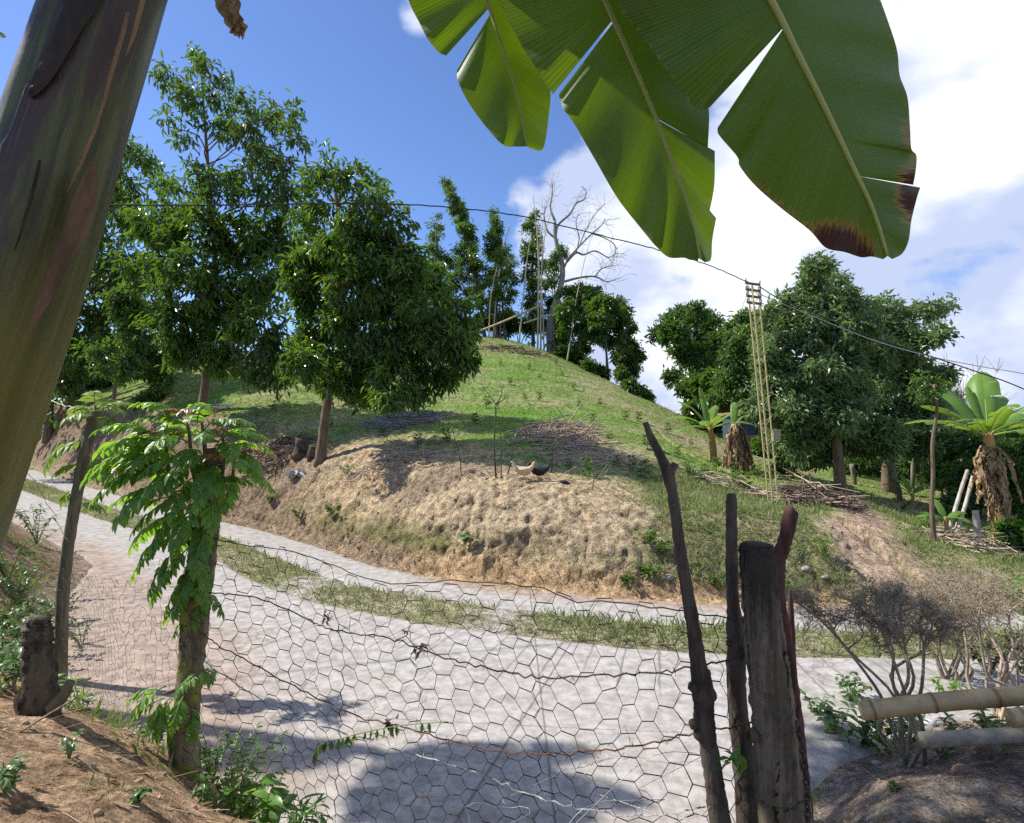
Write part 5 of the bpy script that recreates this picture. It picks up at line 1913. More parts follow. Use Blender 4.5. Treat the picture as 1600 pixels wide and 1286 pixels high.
for k, yy in enumerate((443, 453, 463, 473)):
    m = MB()
    a = at(1165 + k * 0.8, yy - 1, 12.1)
    c = at(1187 + k * 0.8, yy + 2, 12.25)
    tube(m, [a, c], 0.028, 6)
    o = obj('crossarm', m, 'wood_arm', pl)
    for e in (a, c):
        m = MB()
        tube(m, [e + [0, 0, 0.02], e + [0, 0, 0.05], e + [0, 0, 0.07], e + [0, 0, 0.10]], [0.012, 0.024, 0.016, 0.02], 8)
        obj('insulator', m, 'plastic_white', o)
m = MB()
c = at(1212, 681, 12.2)
V = []
for dx in (-0.07, 0.07):
    for dy in (-0.06, 0.04):
        for dz in (-0.10, 0.10):
            V.append(c + [dx, dy, dz])
V = np.array(V)
m.add(V, np.array([[0, 1, 3, 2], [4, 6, 7, 5], [0, 4, 5, 1], [2, 3, 7, 6], [1, 5, 7, 3], [0, 2, 6, 4]]))
tube(m, [c + [-0.09, -0.06, 0.105], c + [0, -0.06, 0.115], c + [0.09, -0.06, 0.105]], 0.012, 6)
mbx = obj('meter_box', m, 'box_beige', pl, smooth=False)


def wire(pts, r, label, mat='cable_black', name='overhead_wire', group='overhead wires', wob=0.0):
    P = spline([at(*p) for p in pts], 10)
    if wob:
        P = P + rng.normal(0, wob, P.shape)
    m = MB()
    tube(m, P, r, 5)
    return tag(obj(name, m, mat, origin=P[0]), label, 'wire', group)


wire([(1169, 441, 12.1), (1100, 412, 11.6), (1020, 388, 11.1), (940, 368, 10.6), (830, 341, 10.1), (735, 327, 9.7), (600, 318, 9.2), (470, 319, 8.8), (300, 321, 8.3), (160, 320, 8.0), (-100, 318, 7.4), (-500, 312, 6.6)], 0.010, 'twisted black overhead wire running left from the lattice pole across the trees', wob=0.004)
wire([(1187, 448, 12.2), (1215, 465, 12.0), (1280, 492, 11.7), (1350, 522, 11.3), (1440, 552, 10.9), (1530, 582, 10.5), (1600, 608, 10.2), (1800, 700, 9.4)], 0.011, 'lower dark wire running right from the lattice pole')
wire([(1188, 460, 12.2), (1260, 490, 12.0), (1360, 530, 11.6), (1450, 556, 11.2), (1540, 574, 10.8), (1600, 584, 10.5), (1800, 625, 9.8)], 0.008, 'upper pale thin wire running right from the lattice pole', 'wire_zinc')
wire([(1166, 462, 12.1), (1150, 510, 12.6), (1130, 570, 13.4), (1110, 640, 14.5), (1108, 660, 15)], 0.005, 'hair thin drop wire falling from the lattice pole toward the banana plants', 'wire_zinc')

# ------------------------------------------------------------------ shed seen behind the withered banana plant
b = at(1172, 706, 23)
b[2] = gz(b[0], b[1])
t = thing('shed', b, 'small shed with dark blue walls half hidden behind the withered banana plant', 'shed')


def boxmb(m, c, dx, dy, dz):
    V = np.array([[x, y, z] for x in (-dx, dx) for y in (-dy, dy) for z in (-dz, dz)]) / 2 + np.asarray(c)
    m.add(V, np.array([[0, 1, 3, 2], [4, 6, 7, 5], [0, 4, 5, 1], [2, 3, 7, 6], [1, 5, 7, 3], [0, 2, 6, 4]]))
    return m


obj('wall', boxmb(MB(), b + [0, 0, 0.6], 1.5, 1.6, 1.3), 'tarp_blue', t, smooth=False)
m = boxmb(MB(), b + [0, -0.02, 1.3], 1.8, 2.0, 0.07)
obj('roof', m, 'plank', t, smooth=False)
m = MB()
for k in range(3):
    boxmb(m, b + [-0.7 + 0.7 * k, -0.85, 0.6], 0.07, 0.07, 1.3)
boxmb(m, b + [0, -0.87, 0.45], 1.7, 0.05, 0.10)
obj('frame', m, 'plank', t, smooth=False)

# ================================================================== fence posts and wire at the front right
def post(name, pts, label, mat, cat='fence post', sides=14, rough=0.05, group=None, ground=True, knots=(), flat=True):
    """pts: (px, py, radius px, distance)"""
    C = [at(p[0], p[1], p[3]) for p in pts]
    R = [p[2] * p[3] / F for p in pts]
    if ground:
        C[-1] = np.array([C[-1][0], C[-1][1], gz(C[-1][0], C[-1][1]) - 0.05])
    Q = spline(np.hstack([np.array(C), np.array(R)[:, None]]), 7)
    P, R = Q[:, :3], Q[:, 3]
    m = MB()
    n0 = len(P)
    tube(m, P, R * (1 + rng.normal(0, rough * 0.5, n0)), sides, 0.3, rough)
    for (px, py, d, rp) in knots:
        c = at(px, py, d)
        r = rp * d / F
        k = nrm(rng.normal(0, 1, (1, 3)))[0]
        tube(m, [c - k * r, c - k * r * 0.6, c, c + k * r * 0.6, c + k * r], [r * 0.3, r * 0.85, r, r * 0.8, r * 0.3], 9, 0.3, 0.12)
    o = obj(name, m, mat, origin=P[-1] if ground else P[0])
    return tag(o, label, cat, group)


G_POST = 'wooden posts of the wire fence'
D1 = 1.62
bpst = thing('fence_post', (at(1175, 1606, D1)[0], D1, 0.0), 'thin forked crooked branch post left of the thick log post', 'fence post', G_POST)
C = [(1008, 660, 4, D1), (1018, 685, 6, D1), (1032, 712, 7, D1), (1044, 742, 9, D1), (1053, 785, 8.5, D1), (1063, 860, 9, D1), (1075, 930, 10, D1), (1084, 985, 11, D1), (1090, 1030, 12, D1), (1098, 1078, 17, D1), (1100, 1105, 15, D1),
     (1100, 1130, 17, D1), (1106, 1160, 14, D1), (1116, 1220, 15, D1), (1126, 1290, 16, D1), (1175, 1606, 17, D1)]
Q = spline(np.array([list(at(a, b_, d)) + [r * d / F] for a, b_, r, d in C]), 7)
m = MB()
tube(m, Q[:, :3], Q[:, 3] * (1 + rng.normal(0, 0.03, len(Q))), 14, 0.3, 0.04)
for (px, py, rp) in [(1084, 1074, 9), (1110, 1086, 10), (1084, 1132, 8), (1092, 1148, 9), (1052, 790, 5), (1104, 1052, 7), (1092, 1012, 5)]:
    c = at(px, py, D1 - 0.012)
    r = rp * D1 / F
    k = nrm(rng.normal(0, 1, 3))
    tube(m, [c - k * r, c - k * r * 0.6, c, c + k * r * 0.6, c + k * r], [r * 0.3, r * 0.85, r, r * 0.8, r * 0.3], 9, 0.3, 0.12)
obj('pole', m, 'bark_post', bpst)
m = MB()
tube(m, spline([at(1044, 745, D1), at(1050, 735, D1), at(1056, 724, D1)], 4), [0.012] * 4 + [0.0095] * 5, 9, 0.3, 0.05)
obj('fork_stub', m, 'bark_post', bpst)
post('fence_post', [(1143, 771, 5, 1.70), (1143, 778, 8, 1.70), (1143, 820, 8.5, 1.70), (1144, 900, 9, 1.70), (1146, 950, 10, 1.70), (1150, 985, 15, 1.70), (1152, 1010, 15, 1.70), (1150, 1060, 14, 1.70), (1155, 1130, 15, 1.70), (1163, 1200, 16, 1.70), (1170, 1290, 17, 1.70), (1195, 1560, 18, 1.70)],
     'slender straight brown post between forked branch post and thick log', 'bark_post', group=G_POST, knots=[(1160, 1000, 1.69, 7), (1163, 968, 1.69, 5), (1138, 1005, 1.69, 4), (1164, 1030, 1.69, 5)])
lg = post('fence_post', [(1181, 848, 16, 1.55), (1181, 852, 23, 1.55), (1182, 862, 25.5, 1.55), (1185, 900, 26, 1.55), (1190, 950, 27, 1.55), (1196, 1010, 29, 1.55), (1201, 1050, 30, 1.55), (1208, 1110, 32, 1.55), (1212, 1160, 33, 1.55), (1220, 1230, 36, 1.55), (1227, 1290, 38, 1.55), (1262, 1640, 42, 1.55)],
          'thick weathered log post with cracked blackened top', 'log_weathered', sides=40, rough=0.045, group=G_POST, knots=[(1215, 1020, 1.53, 9), (1176, 1150, 1.53, 9), (1200, 1165, 1.52, 8)])
post('fence_post', [(1240, 797, 8, 1.76), (1236, 803, 11, 1.76), (1228, 840, 10.5, 1.76), (1217, 878, 10, 1.76), (1216, 930, 10, 1.76), (1223, 985, 12, 1.76), (1231, 1050, 13, 1.76), (1240, 1120, 13, 1.76), (1248, 1200, 14, 1.76), (1256, 1290, 15, 1.76), (1275, 1540, 16, 1.76)],
     'crooked reddish brown post behind the thick log with cut slanted top', 'bark_red', group=G_POST, knots=[(1222, 900, 1.75, 5), (1238, 1090, 1.75, 6)])
post('fence_post', [(1234, 921, 1.5, 1.83), (1235, 940, 4, 1.83), (1237, 985, 5, 1.83), (1240, 1050, 5, 1.83), (1248, 1150, 6, 1.83), (1258, 1290, 7, 1.83), (1270, 1500, 8, 1.83)], 'short pointed splinter of wood at the right of the posts', 'bark_red', group=G_POST, sides=7)

# chain hanging from the log post
m = MB()
n = 15
Cp = np.array([at(1247 + 22 * t_ + 3 * math.sin(t_ * 5), 1135 + 175 * t_, 1.47) for t_ in np.linspace(0, 1, n)])
for i in range(n):
    d_ = Cp[min(i + 1, n - 1)] - Cp[max(i - 1, 0)]
    d_ = nrm(d_)
    s_ = nrm(np.cross(d_, [0, 1, 0] if i % 2 else [1, 0.2, 0]))
    a_ = np.linspace(0, 2 * np.pi, 15)
    ring = Cp[i] + np.outer(np.cos(a_) * 0.0135, d_) + np.outer(np.sin(a_) * 0.0065, s_)
    tube(m, ring, 0.0022, 6, cap=False)
tag(obj('chain', m, 'wire_dark', origin=Cp[0]), 'dark steel chain hanging down along the thick log post', 'chain')

# ---- wire netting
PR = np.array([at(1143, 970, 1.66)[0], 1.66])
PM = np.array([at(300, 900, 2.58)[0], 2.58])
PL = np.array([at(98, 900, 5.95)[0], 5.95])
TOPPX = [(318, 838), (345, 845), (400, 855), (450, 860), (500, 875), (560, 900), (620, 915), (700, 908), (780, 912), (850, 920), (900, 942), (950, 940), (1060, 955), (1150, 968)]


def fence_at(px):
    """plan position on the fence line seen at image column px (right section)"""
    k = (px - 800) / F
    # point on PM..PR with x = k y
    d = PR - PM
    t_ = (k * PM[1] - PM[0]) / (d[0] - k * d[1])
    return t_


tt_ = [fence_at(p[0]) for p in TOPPX]
zz_ = []
for (px, py), t_ in zip(TOPPX, tt_):
    y_ = PM[1] + (PR - PM)[1] * t_
    zz_.append(at(px, py, y_)[2])


def netting(label, fmap, width, height, a=0.0425, h=0.074, rw=0.00095, mat='wire_dark', seedn=0, miss=0.0):
    r_ = np.random.default_rng(seedn)
    edges = {}
    ni = int(width / (1.5 * a)) + 2
    nj = int(height / h) + 2
    for i in range(-1, ni):
        for j in range(nj):
            cx = i * 1.5 * a
            cy = -j * h - (h / 2 if i % 2 else 0)
            vs = [(cx - a / 2, cy), (cx + a / 2, cy), (cx + a, cy - h / 2), (cx + a / 2, cy - h), (cx - a / 2, cy - h), (cx - a, cy - h / 2)]
            for k in range(6):
                p, q_ = vs[k], vs[(k + 1) % 6]
                kp = (round(p[0] / 1e-4), round(p[1] / 1e-4))
                kq = (round(q_[0] / 1e-4), round(q_[1] / 1e-4))
                key = (min(kp, kq), max(kp, kq))
                edges[key] = (k in (0, 3))
    pts = {}
    for (p, q_) in edges:
        for k in (p, q_):
            if k not in pts:
                pts[k] = np.array(k) * 1e-4
    ks = list(pts)
    U2 = np.array([pts[k] for k in ks])
    idx = {k: i for i, k in enumerate(ks)}
    W3, ok = fmap(U2, r_)
    m = MB()
    E = [(idx[p], idx[q_], tw) for (p, q_), tw in edges.items() if ok[idx[p]] and ok[idx[q_]] and r_.random() > miss]
    P0 = W3[[e[0] for e in E]]
    P1 = W3[[e[1] for e in E]]
    rr = np.array([rw * (1.9 if e[2] else 1.05) for e in E])
    prisms(m, P0, P1, rr, None, 4)
    return m


def fmapR(U2, r_):
    Lr = np.linalg.norm(PR - PM)
    u = U2[:, 0]
    v = U2[:, 1]
    t_ = u / Lr
    # sagging rows, ripples and hand-bent cells
    du = 0.040 * fbm(u * 2.2, v * 2.2, 2) * 2 + r_.normal(0, 0.0022, len(u))
    dv = 0.036 * fbm(u * 1.9 + 9, v * 2.0, 2) * 2 + 0.012 * np.sin(u * 7 + v * 3) + r_.normal(0, 0.0022, len(u))
    t2 = t_ + du / Lr * 1.4
    X = PM[0] + (PR - PM)[0] * t2
    Y = PM[1] + (PR - PM)[1] * t2
    ztop = np.interp(t_, tt_, zz_)
    Y = Y + 0.10 * fbm(u * 1.8, v * 2 + 5, 3) * 2 + 0.03 * np.sin(v * 6)
    Z = ztop + v + dv * np.clip(-v / 0.05, 0.15, 1)
    gzv = height(X, Y)
    return np.stack([X, Y, Z], -1), (t_ > -0.02) & (t_ < 1.0) & (Z > gzv - 0.05)


m = netting('', fmapR, np.linalg.norm(PR - PM) + 0.1, 1.15, seedn=3)
fz = thing('wire_fence', (PM[0], PM[1], 0.1), 'sagging hexagonal wire netting stretched from the mossy tree to the posts', 'wire fence')
obj('netting', m, 'wire_dark', fz)
m = MB()
uu = np.linspace(0, 1, 60)
yy_ = PM[1] + (PR - PM)[1] * uu
P = np.stack([PM[0] + (PR - PM)[0] * uu, yy_, np.interp(uu, tt_, zz_) + 0.002], -1)
P[:, 1:] += rng.normal(0, 0.002, (60, 2))
tube(m, P, 0.0020, 5)
obj('edge_wire', m, 'wire_dark', fz)


def fmapL(U2, r_):
    Lr = np.linalg.norm(PL - PM)
    u = U2[:, 0]
    v = U2[:, 1]
    t_ = u / Lr
    t2 = t_ + (0.16 * fbm(u * 2.4, v * 2.4, 3) + r_.normal(0, 0.008, len(u))) / Lr
    X = PM[0] + (PL - PM)[0] * t2
    Y = PM[1] + (PL - PM)[1] * t2 + 0.1 * fbm(u, v, 2)
    g_ = height(X, Y)
    ztop = np.interp(t_, [0, 0.3, 0.7, 1.0], [at(300, 850, 2.58)[2], 0.72, 0.42, at(98, 900, 5.95)[2] + 0.1])
    Z = ztop + v * 0.9 + 0.16 * fbm(u * 2 + 3, v * 2.4, 3) + r_.normal(0, 0.006, len(u))
    return np.stack([X, Y, Z], -1), (t_ > 0) & (t_ < 1.0) & (Z > g_)


m = netting('', fmapL, np.linalg.norm(PL - PM) + 0.1, 1.0, a=0.085, h=0.085, rw=0.0008, seedn=5, miss=0.30)
fz2 = thing('wire_fence', (PL[0], PL[1], gz(*PL)), 'low wire netting between the sprouting stick post and the mossy tree', 'wire fence')
obj('netting', m, 'wire_dark', fz2)


def barbed(pts, label, mat, group='barbed wire strands', r=0.0016, barbs=0.11, wob=0.003):
    P = spline([at(*p) for p in pts], 10)
    P = P + rng.normal(0, wob, P.shape)
    m = MB()
    tube(m, P, r, 5)
    tube(m, P + np.array([0.0, 0.001, 0.0018]), r * 0.8, 5)
    seg = np.linalg.norm(np.diff(P, axis=0), axis=1)
    cum = np.concatenate([[0], np.cumsum(seg)])
    P0 = []
    P1 = []
    for s_ in np.arange(0.05, cum[-1], barbs):
        c = np.array([np.interp(s_, cum, P[:, k]) for k in range(3)])
        for _ in range(4):
            v = nrm(rng.normal(0, 1, 3)) * 0.014
            P0.append(c)
            P1.append(c + v)
    prisms(m, P0, P1, 0.0011, 0.0006, 3)
    return tag(obj('barbed_wire', m, mat, origin=P[0]), label, 'barbed wire', group)


def fd(px):
    t_ = fence_at(px)
    return PM[1] + (PR - PM)[1] * t_ - 0.02


barbed([(x, y, fd(x)) for x, y in [(312, 985), (345, 1010), (440, 1062), (540, 1112), (640, 1140), (740, 1168), (840, 1178), (960, 1170), (1060, 1152), (1140, 1135), (1185, 1128)]], 'lower barbed wire strand across the netting with rusty middle', 'wire_rust')
barbed([(x, y, fd(x)) for x, y in [(318, 925), (400, 935), (470, 962), (520, 985), (600, 995), (680, 1022), (760, 1045), (850, 1058), (960, 1055), (1060, 1048), (1140, 1030), (1170, 1022)]], 'upper dark barbed wire strand across the netting', 'wire_dark')
barbed([(x, y, fd(x)) for x, y in [(312, 1030), (420, 1100), (520, 1140), (620, 1170), (720, 1200), (820, 1240), (900, 1262), (1000, 1275), (1120, 1262)]], 'pale bottom wire strand running low through the netting', 'wire_zinc', r=0.0012)
for pts, lab in [([(-40, 690, 5.0), (35, 730, 5.4), (75, 790, 5.8), (108, 848, 5.95)], 'highest pale wire running down to the sprouting stick post from the left'),
                 ([(-40, 740, 5.0), (35, 810, 5.5), (98, 868, 5.95)], 'middle pale wire running down to the sprouting stick post from the left'),
                 ([(-40, 800, 4.6), (20, 862, 5.2), (55, 900, 5.5), (96, 925, 5.95)], 'lowest pale wire running down to the sprouting stick post from the left'),
                 ([(60, 615, 6.4), (90, 630, 6.2), (125, 640, 6.0), (150, 660, 6.0)], 'short pale wire tied near the top of the sprouting stick post')]:
    barbed(pts, lab, 'wire_zinc', 'pale wires at the left', r=0.0022, barbs=0.35, wob=0.006)
# crumpled pale wire at the lower middle of the fence
m = MB()
P0 = []
P1 = []
a_ = None
for k0 in range(9):
    x0 = 800 + 28 * k0
    b_ = at(x0, rng.uniform(1205, 1275), fd(x0) - 0.03)
    if a_ is not None:
        P0.append(a_)
        P1.append(b_)
    a_ = b_
    v = nrm(rng.normal(0, 1, 3) * [1, 0.3, 0.5])
    for _k in range(9):
        e = a_ + v * 0.03
        P0.append(a_)
        P1.append(e)
        a_ = e
        v = nrm(v + rng.normal(0, 0.5, 3) * [1, 0.4, 0.8] + [0.1, 0, 0])
prisms(m, P0, P1, 0.0010, None, 4)
tag(obj('loose_wire', m, 'wire_zinc', origin=P0[0]), 'tangle of pale bent wire ends low in the middle of the netting', 'wire')

# dead leaf scraps caught on the wire
G_SCRAP = 'dead leaf scraps caught on the netting'
for (px, py, sz, lab) in [(512, 962, 0.03, 'black withered scrap hanging upper left in the netting'), (655, 1012, 0.028, 'dark scrap on the upper strand of the netting'), (610, 1130, 0.03, 'dark scrap at the end of the hanging vine'), (635, 985, 0.022, 'small dark scrap just above the upper strand')]:
    m = MB()
    d_ = fd(px) - 0.01
    n_ = 9
    P = at(px, py, d_) + rng.normal(0, sz * 0.35, (n_, 3))
    leaves_hi(m, P, rng.normal(0, 1, (n_, 3)) + [0, 0, -1.0], rng.normal(0, 1, (n_, 3)), sz, sz * 0.4, 0.3, 0.8)
    tag(obj('leaf_scrap', m, 'stick_dark', origin=P[0]), lab, 'leaf scrap', G_SCRAP)

# ------------------------------------------------------------------ mossy tree with compound leaves
def compound(mb, rb, p0, az, elev, L, pairs, leaf, width, droop, seed, tip=0.0, twist=0.0):
    """a feather-shaped leaf: a bent stalk with paired drooping leaflets"""
    r_ = np.random.default_rng(seed)
    hd = np.array([math.cos(az), math.sin(az), 0])
    n = pairs + 2
    P = [np.asarray(p0, float)]
    e = elev
    for i in range(n):
        P.append(P[-1] + (hd * math.cos(e) + np.array([0, 0, math.sin(e)])) * L / n)
        e -= droop / n
    P = np.array(P)
    T = nrm(np.gradient(P, axis=0))
    Sd = nrm(np.cross(T, [0, 0, 1.0]))
    U_ = np.cross(Sd, T)
    tube(rb, P, np.linspace(0.0032, 0.0014, len(P)), 5, 0.5)
    B = []
    D = []
    N = []
    Ls = []
    for i in range(2, n + 1):
        t_ = i / n
        for sgn in (-1, 1):
            B.append(P[i] + r_.normal(0, 0.002, 3))
            D.append(T[i] * (0.55 + 0.5 * t_) + Sd[i] * sgn * 0.95 + np.array([0, 0, -0.30]) + r_.normal(0, 0.10, 3))
            N.append(U_[i] + r_.normal(0, 0.22, 3))
            Ls.append(leaf * (0.65 + 0.55 * math.sin(math.pi * min(0.95, 0.15 + 0.8 * t_))) * r_.uniform(0.85, 1.1))
    B.append(P[-1])
    D.append(T[-1])
    N.append(U_[-1])
    Ls.append(leaf)
    Ls = np.array(Ls)
    tt2 = np.clip(r_.normal(0.5, 0.22, len(B)) + tip, 0, 1)
    leaves_hi(mb, np.array(B), np.array(D), np.array(N), Ls, Ls * width, 0.16, 0.28, tt2)


q = NT('leaf_vein')
uv = q.attr('leafuv').outputs['Vector']
sp = q.n('SeparateXYZ')
q.l(uv, sp.inputs[0])
av = q.math('ABSOLUTE', sp.outputs[1])
w = q.math('SINE', q.math('MULTIPLY', q.math('SUBTRACT', sp.outputs[0], q.math('MULTIPLY', av, 0.12)), 62.0))
t1 = q.attr('tint').outputs['Fac']
c = q.mix(q.math('ADD', q.math('MULTIPLY', t1, 0.8), q.math('MULTIPLY', w, 0.08)), (0.045, 0.12, 0.018), (0.14, 0.28, 0.04))
c = q.mix(q.ramp(av, 0.05, 0.0), c, (0.20, 0.33, 0.08))
q.base(c)
q.rough(0.34, 0.55)
q.bump(w, 0.25, 0.002)
tr = q.n('BsdfTranslucent')
q.l(q.mix(t1, (0.22, 0.52, 0.02), (0.48, 0.80, 0.04)), tr.inputs[0])
ms = q.n('MixShader')
ms.inputs[0].default_value = 0.36
q.l(q.p.outputs[0], ms.inputs[1])
q.l(tr.outputs[0], ms.inputs[2])
q.l(ms.outputs[0], q.out.inputs[0])

DM = 2.6
b = hit(288, 1195)
b[1] = DM
b[0] = at(288, 1195, DM)[0]
b[2] = gz(b[0], b[1])
t = thing('sprouting_tree', b, 'small moss crusted tree with fresh drooping feather leaves holding the left end of the netting', 'tree')
m = MB()
Q = spline([list(b - [0, 0, .06]) + [0.064]] + [list(at(x, y, DM)) + [r * DM / F] for x, y, r in [(290, 1130, 19), (297, 1060, 19), (304, 980, 20), (312, 900, 20), (322, 830, 19), (330, 760, 17), (332, 720, 13), (330, 700, 8)]], 7)
tube(m, Q[:, :3], Q[:, 3] * (1 + rng.normal(0, 0.035, len(Q))), 18, 0.3, 0.06)
obj('trunk', m, 'bark_moss', t)
for pts in [[(322, 850), (290, 815), (268, 765), (262, 715), (258, 690)], [(325, 830), (312, 780), (300, 725), (296, 680), (292, 660)], [(328, 800), (345, 750), (350, 705), (346, 675)], [(330, 780), (322, 720), (318, 680), (315, 660)],
            [(318, 880), (296, 850), (285, 810)], [(326, 820), (350, 790), (362, 755), (366, 720)], [(300, 1060), (280, 1075), (255, 1085)], [(300, 1080), (322, 1062), (338, 1050)]]:
    dz = rng.uniform(-0.10, 0.10)
    P = spline([at(x, y, DM + dz * i / len(pts)) for i, (x, y) in enumerate(pts)], 5)
    m = MB()
    tube(m, P, np.linspace(0.013, 0.005, len(P)), 7)
    obj('branch', m, 'bark_olive', t)
fol = MB()
rb = MB()
red = MB()
sd_ = 100


def cl(px, py, az, el, L, pairs=7, leaf=0.095, dr=1.3, tip=0.0):
    global sd_
    for k in range(3 if py < 740 else (2 if px < 325 else 1)):
        sd_ += 1
        compound(fol, rb, at(px + 12 * k - 10, py + 14 * k - 8, DM + 0.05 * k - 0.04), math.radians(az + 26 * k - 22), math.radians(el - 8 * k), L * 0.66, pairs, leaf * 0.62, 0.38, dr * 0.8, sd_, tip + 0.22)


for a in [(262, 720, 195, 45, 0.46, 9, 0.115, 1.9, -0.1), (264, 735, 215, 25, 0.44, 9, 0.12, 1.6, -0.2), (260, 705, 175, 40, 0.36, 8, 0.11, 1.5, 0.0), (270, 770, 200, 5, 0.34, 7, 0.11, 1.0, -0.15),
          (258, 695, 230, 50, 0.34, 8, 0.10, 1.8, -0.1), (262, 690, 120, 50, 0.34, 8, 0.10, 1.6, 0.1), (296, 665, 210, 55, 0.30, 7, 0.09, 1.6, -0.1), (292, 662, 100, 55, 0.26, 7, 0.08, 1.5, 0.1), (318, 665, 330, 50, 0.28, 7, 0.09, 1.5, -0.1),
          (346, 680, 10, 45, 0.26, 7, 0.085, 1.6, 0), (348, 690, 300, 30, 0.28, 7, 0.095, 1.5, -0.1), (365, 725, 340, 20, 0.22, 6, 0.085, 1.4, 0), (360, 750, 280, -10, 0.28, 7, 0.095, 1.2, -0.1), (345, 720, 260, 10, 0.30, 7, 0.10, 1.4, -0.15),
          (320, 720, 240, 10, 0.32, 7, 0.10, 1.3, -0.15), (300, 740, 265, -5, 0.32, 8, 0.10, 1.2, -0.15), (300, 780, 230, -15, 0.34, 8, 0.105, 1.0, -0.12), (285, 810, 200, -15, 0.34, 8, 0.105, 1.0, -0.1), (290, 840, 225, -25, 0.34, 8, 0.11, 0.9, -0.1),
          (320, 800, 285, -20, 0.30, 7, 0.10, 1.0, -0.15), (340, 790, 320, -10, 0.24, 7, 0.09, 1.2, -0.1), (330, 840, 300, -30, 0.26, 7, 0.09, 0.9, -0.12), (310, 860, 250, -35, 0.34, 8, 0.10, 0.8, -0.12), (300, 880, 215, -35, 0.30, 7, 0.10, 0.8, -0.1),
          (325, 880, 330, -30, 0.20, 5, 0.08, 0.8, -0.08), (315, 900, 270, -45, 0.26, 6, 0.09, 0.6, -0.1), (300, 830, 130, 10, 0.3, 7, 0.10, 1.2, 0.1), (335, 760, 60, 20, 0.26, 7, 0.09, 1.2, 0.1), (270, 740, 150, 10, 0.3, 7, 0.10, 1.2, 0.05),
          (350, 700, 80, 50, 0.24, 6, 0.08, 1.3, 0.1), (305, 700, 270, 30, 0.26, 7, 0.09, 1.5, -0.1), (255, 1085, 200, 0, 0.18, 5, 0.08, 1.0, -0.1), (270, 1080, 240, -10, 0.20, 5, 0.085, 1.0, -0.1), (335, 1052, 320, 20, 0.16, 5, 0.07, 1.3, -0.05),
          (330, 1055, 260, 0, 0.18, 5, 0.075, 1.2, -0.1), (300, 1090, 290, -30, 0.2, 5, 0.08, 0.9, -0.1), (280, 1100, 260, -40, 0.2, 5, 0.08, 0.8, -0.1), (310, 940, 210, -20, 0.22, 6, 0.08, 1.0, -0.08), (316, 920, 340, -10, 0.18, 5, 0.07, 1.0, -0.05)]:
    cl(*a)
obj('foliage', fol, 'leaf_vein', t)
obj('leaf_stalks', rb, 'midrib_green', t)
fol = MB()
rb2 = MB()
for (px, py, az) in [(258, 690, 90), (260, 688, 200), (292, 655, 30), (294, 655, 180), (316, 655, 250), (346, 672, 0), (344, 672, 120), (366, 718, 45), (348, 700, 200), (340, 685, 300), (326, 690, 90), (362, 725, 220)]:
    sd_ += 1
    compound(fol, rb2, at(px, py, DM - 0.05), math.radians(az), math.radians(60), 0.11, 5, 0.045, 0.36, 1.6, sd_)
o = obj('new_leaves', fol, 'leaf_red_tip', t)
o['label'] = 'reddish young leaf tips'
bpy.data.materials['midrib_green'].node_tree.nodes['Principled BSDF'].inputs['Base Color'].default_value = (0.16, 0.24, 0.06, 1)

# vine sprig hanging on the netting
m = MB()
rb = MB()
P = spline([at(x, y, fd(x) - 0.03) for x, y in [(700, 1128), (640, 1132), (580, 1142), (530, 1155), (500, 1165), (488, 1190)]], 6)
tube(rb, P, 0.0018, 5)
k = rng.integers(3, len(P), 60)
leaves_hi(m, P[k], rng.normal(0, 0.25, (60, 3)) + [0, 0, -1.0], rng.normal(0, 1, (60, 3)), 0.036, 0.011, 0.2, 0.2)
t = thing('vine_sprig', P[0], 'drooping green vine sprig hooked on the netting left of the middle', 'vine')
obj('stem', rb, 'midrib_green', t)
obj('leaves', m, 'leaf_mid', t)

# leafy shoot on the forked post
m = MB()
rb = MB()
tube(rb, spline([at(1122, 1210, D1), at(1134, 1192, D1 - .02), at(1146, 1178, D1 - .03)], 4), 0.0022, 5)
P = np.array([at(1146 + rng.uniform(-8, 10), 1180 + rng.uniform(-8, 12), D1 - 0.03) for _ in range(12)])
leaves_hi(m, P, rng.normal(0, 0.6, (12, 3)) + [0, -0.2, -0.5], rng.normal(0, 0.5, (12, 3)) + [0, -.6, 1], 0.035, 0.016)
t = thing('leafy_shoot', at(1122, 1210, D1), 'tiny light green shoot sprouting beside the forked branch post', 'shoot')
obj('stem', rb, 'midrib_green', t)
obj('leaves', m, 'leaf_fresh', t)

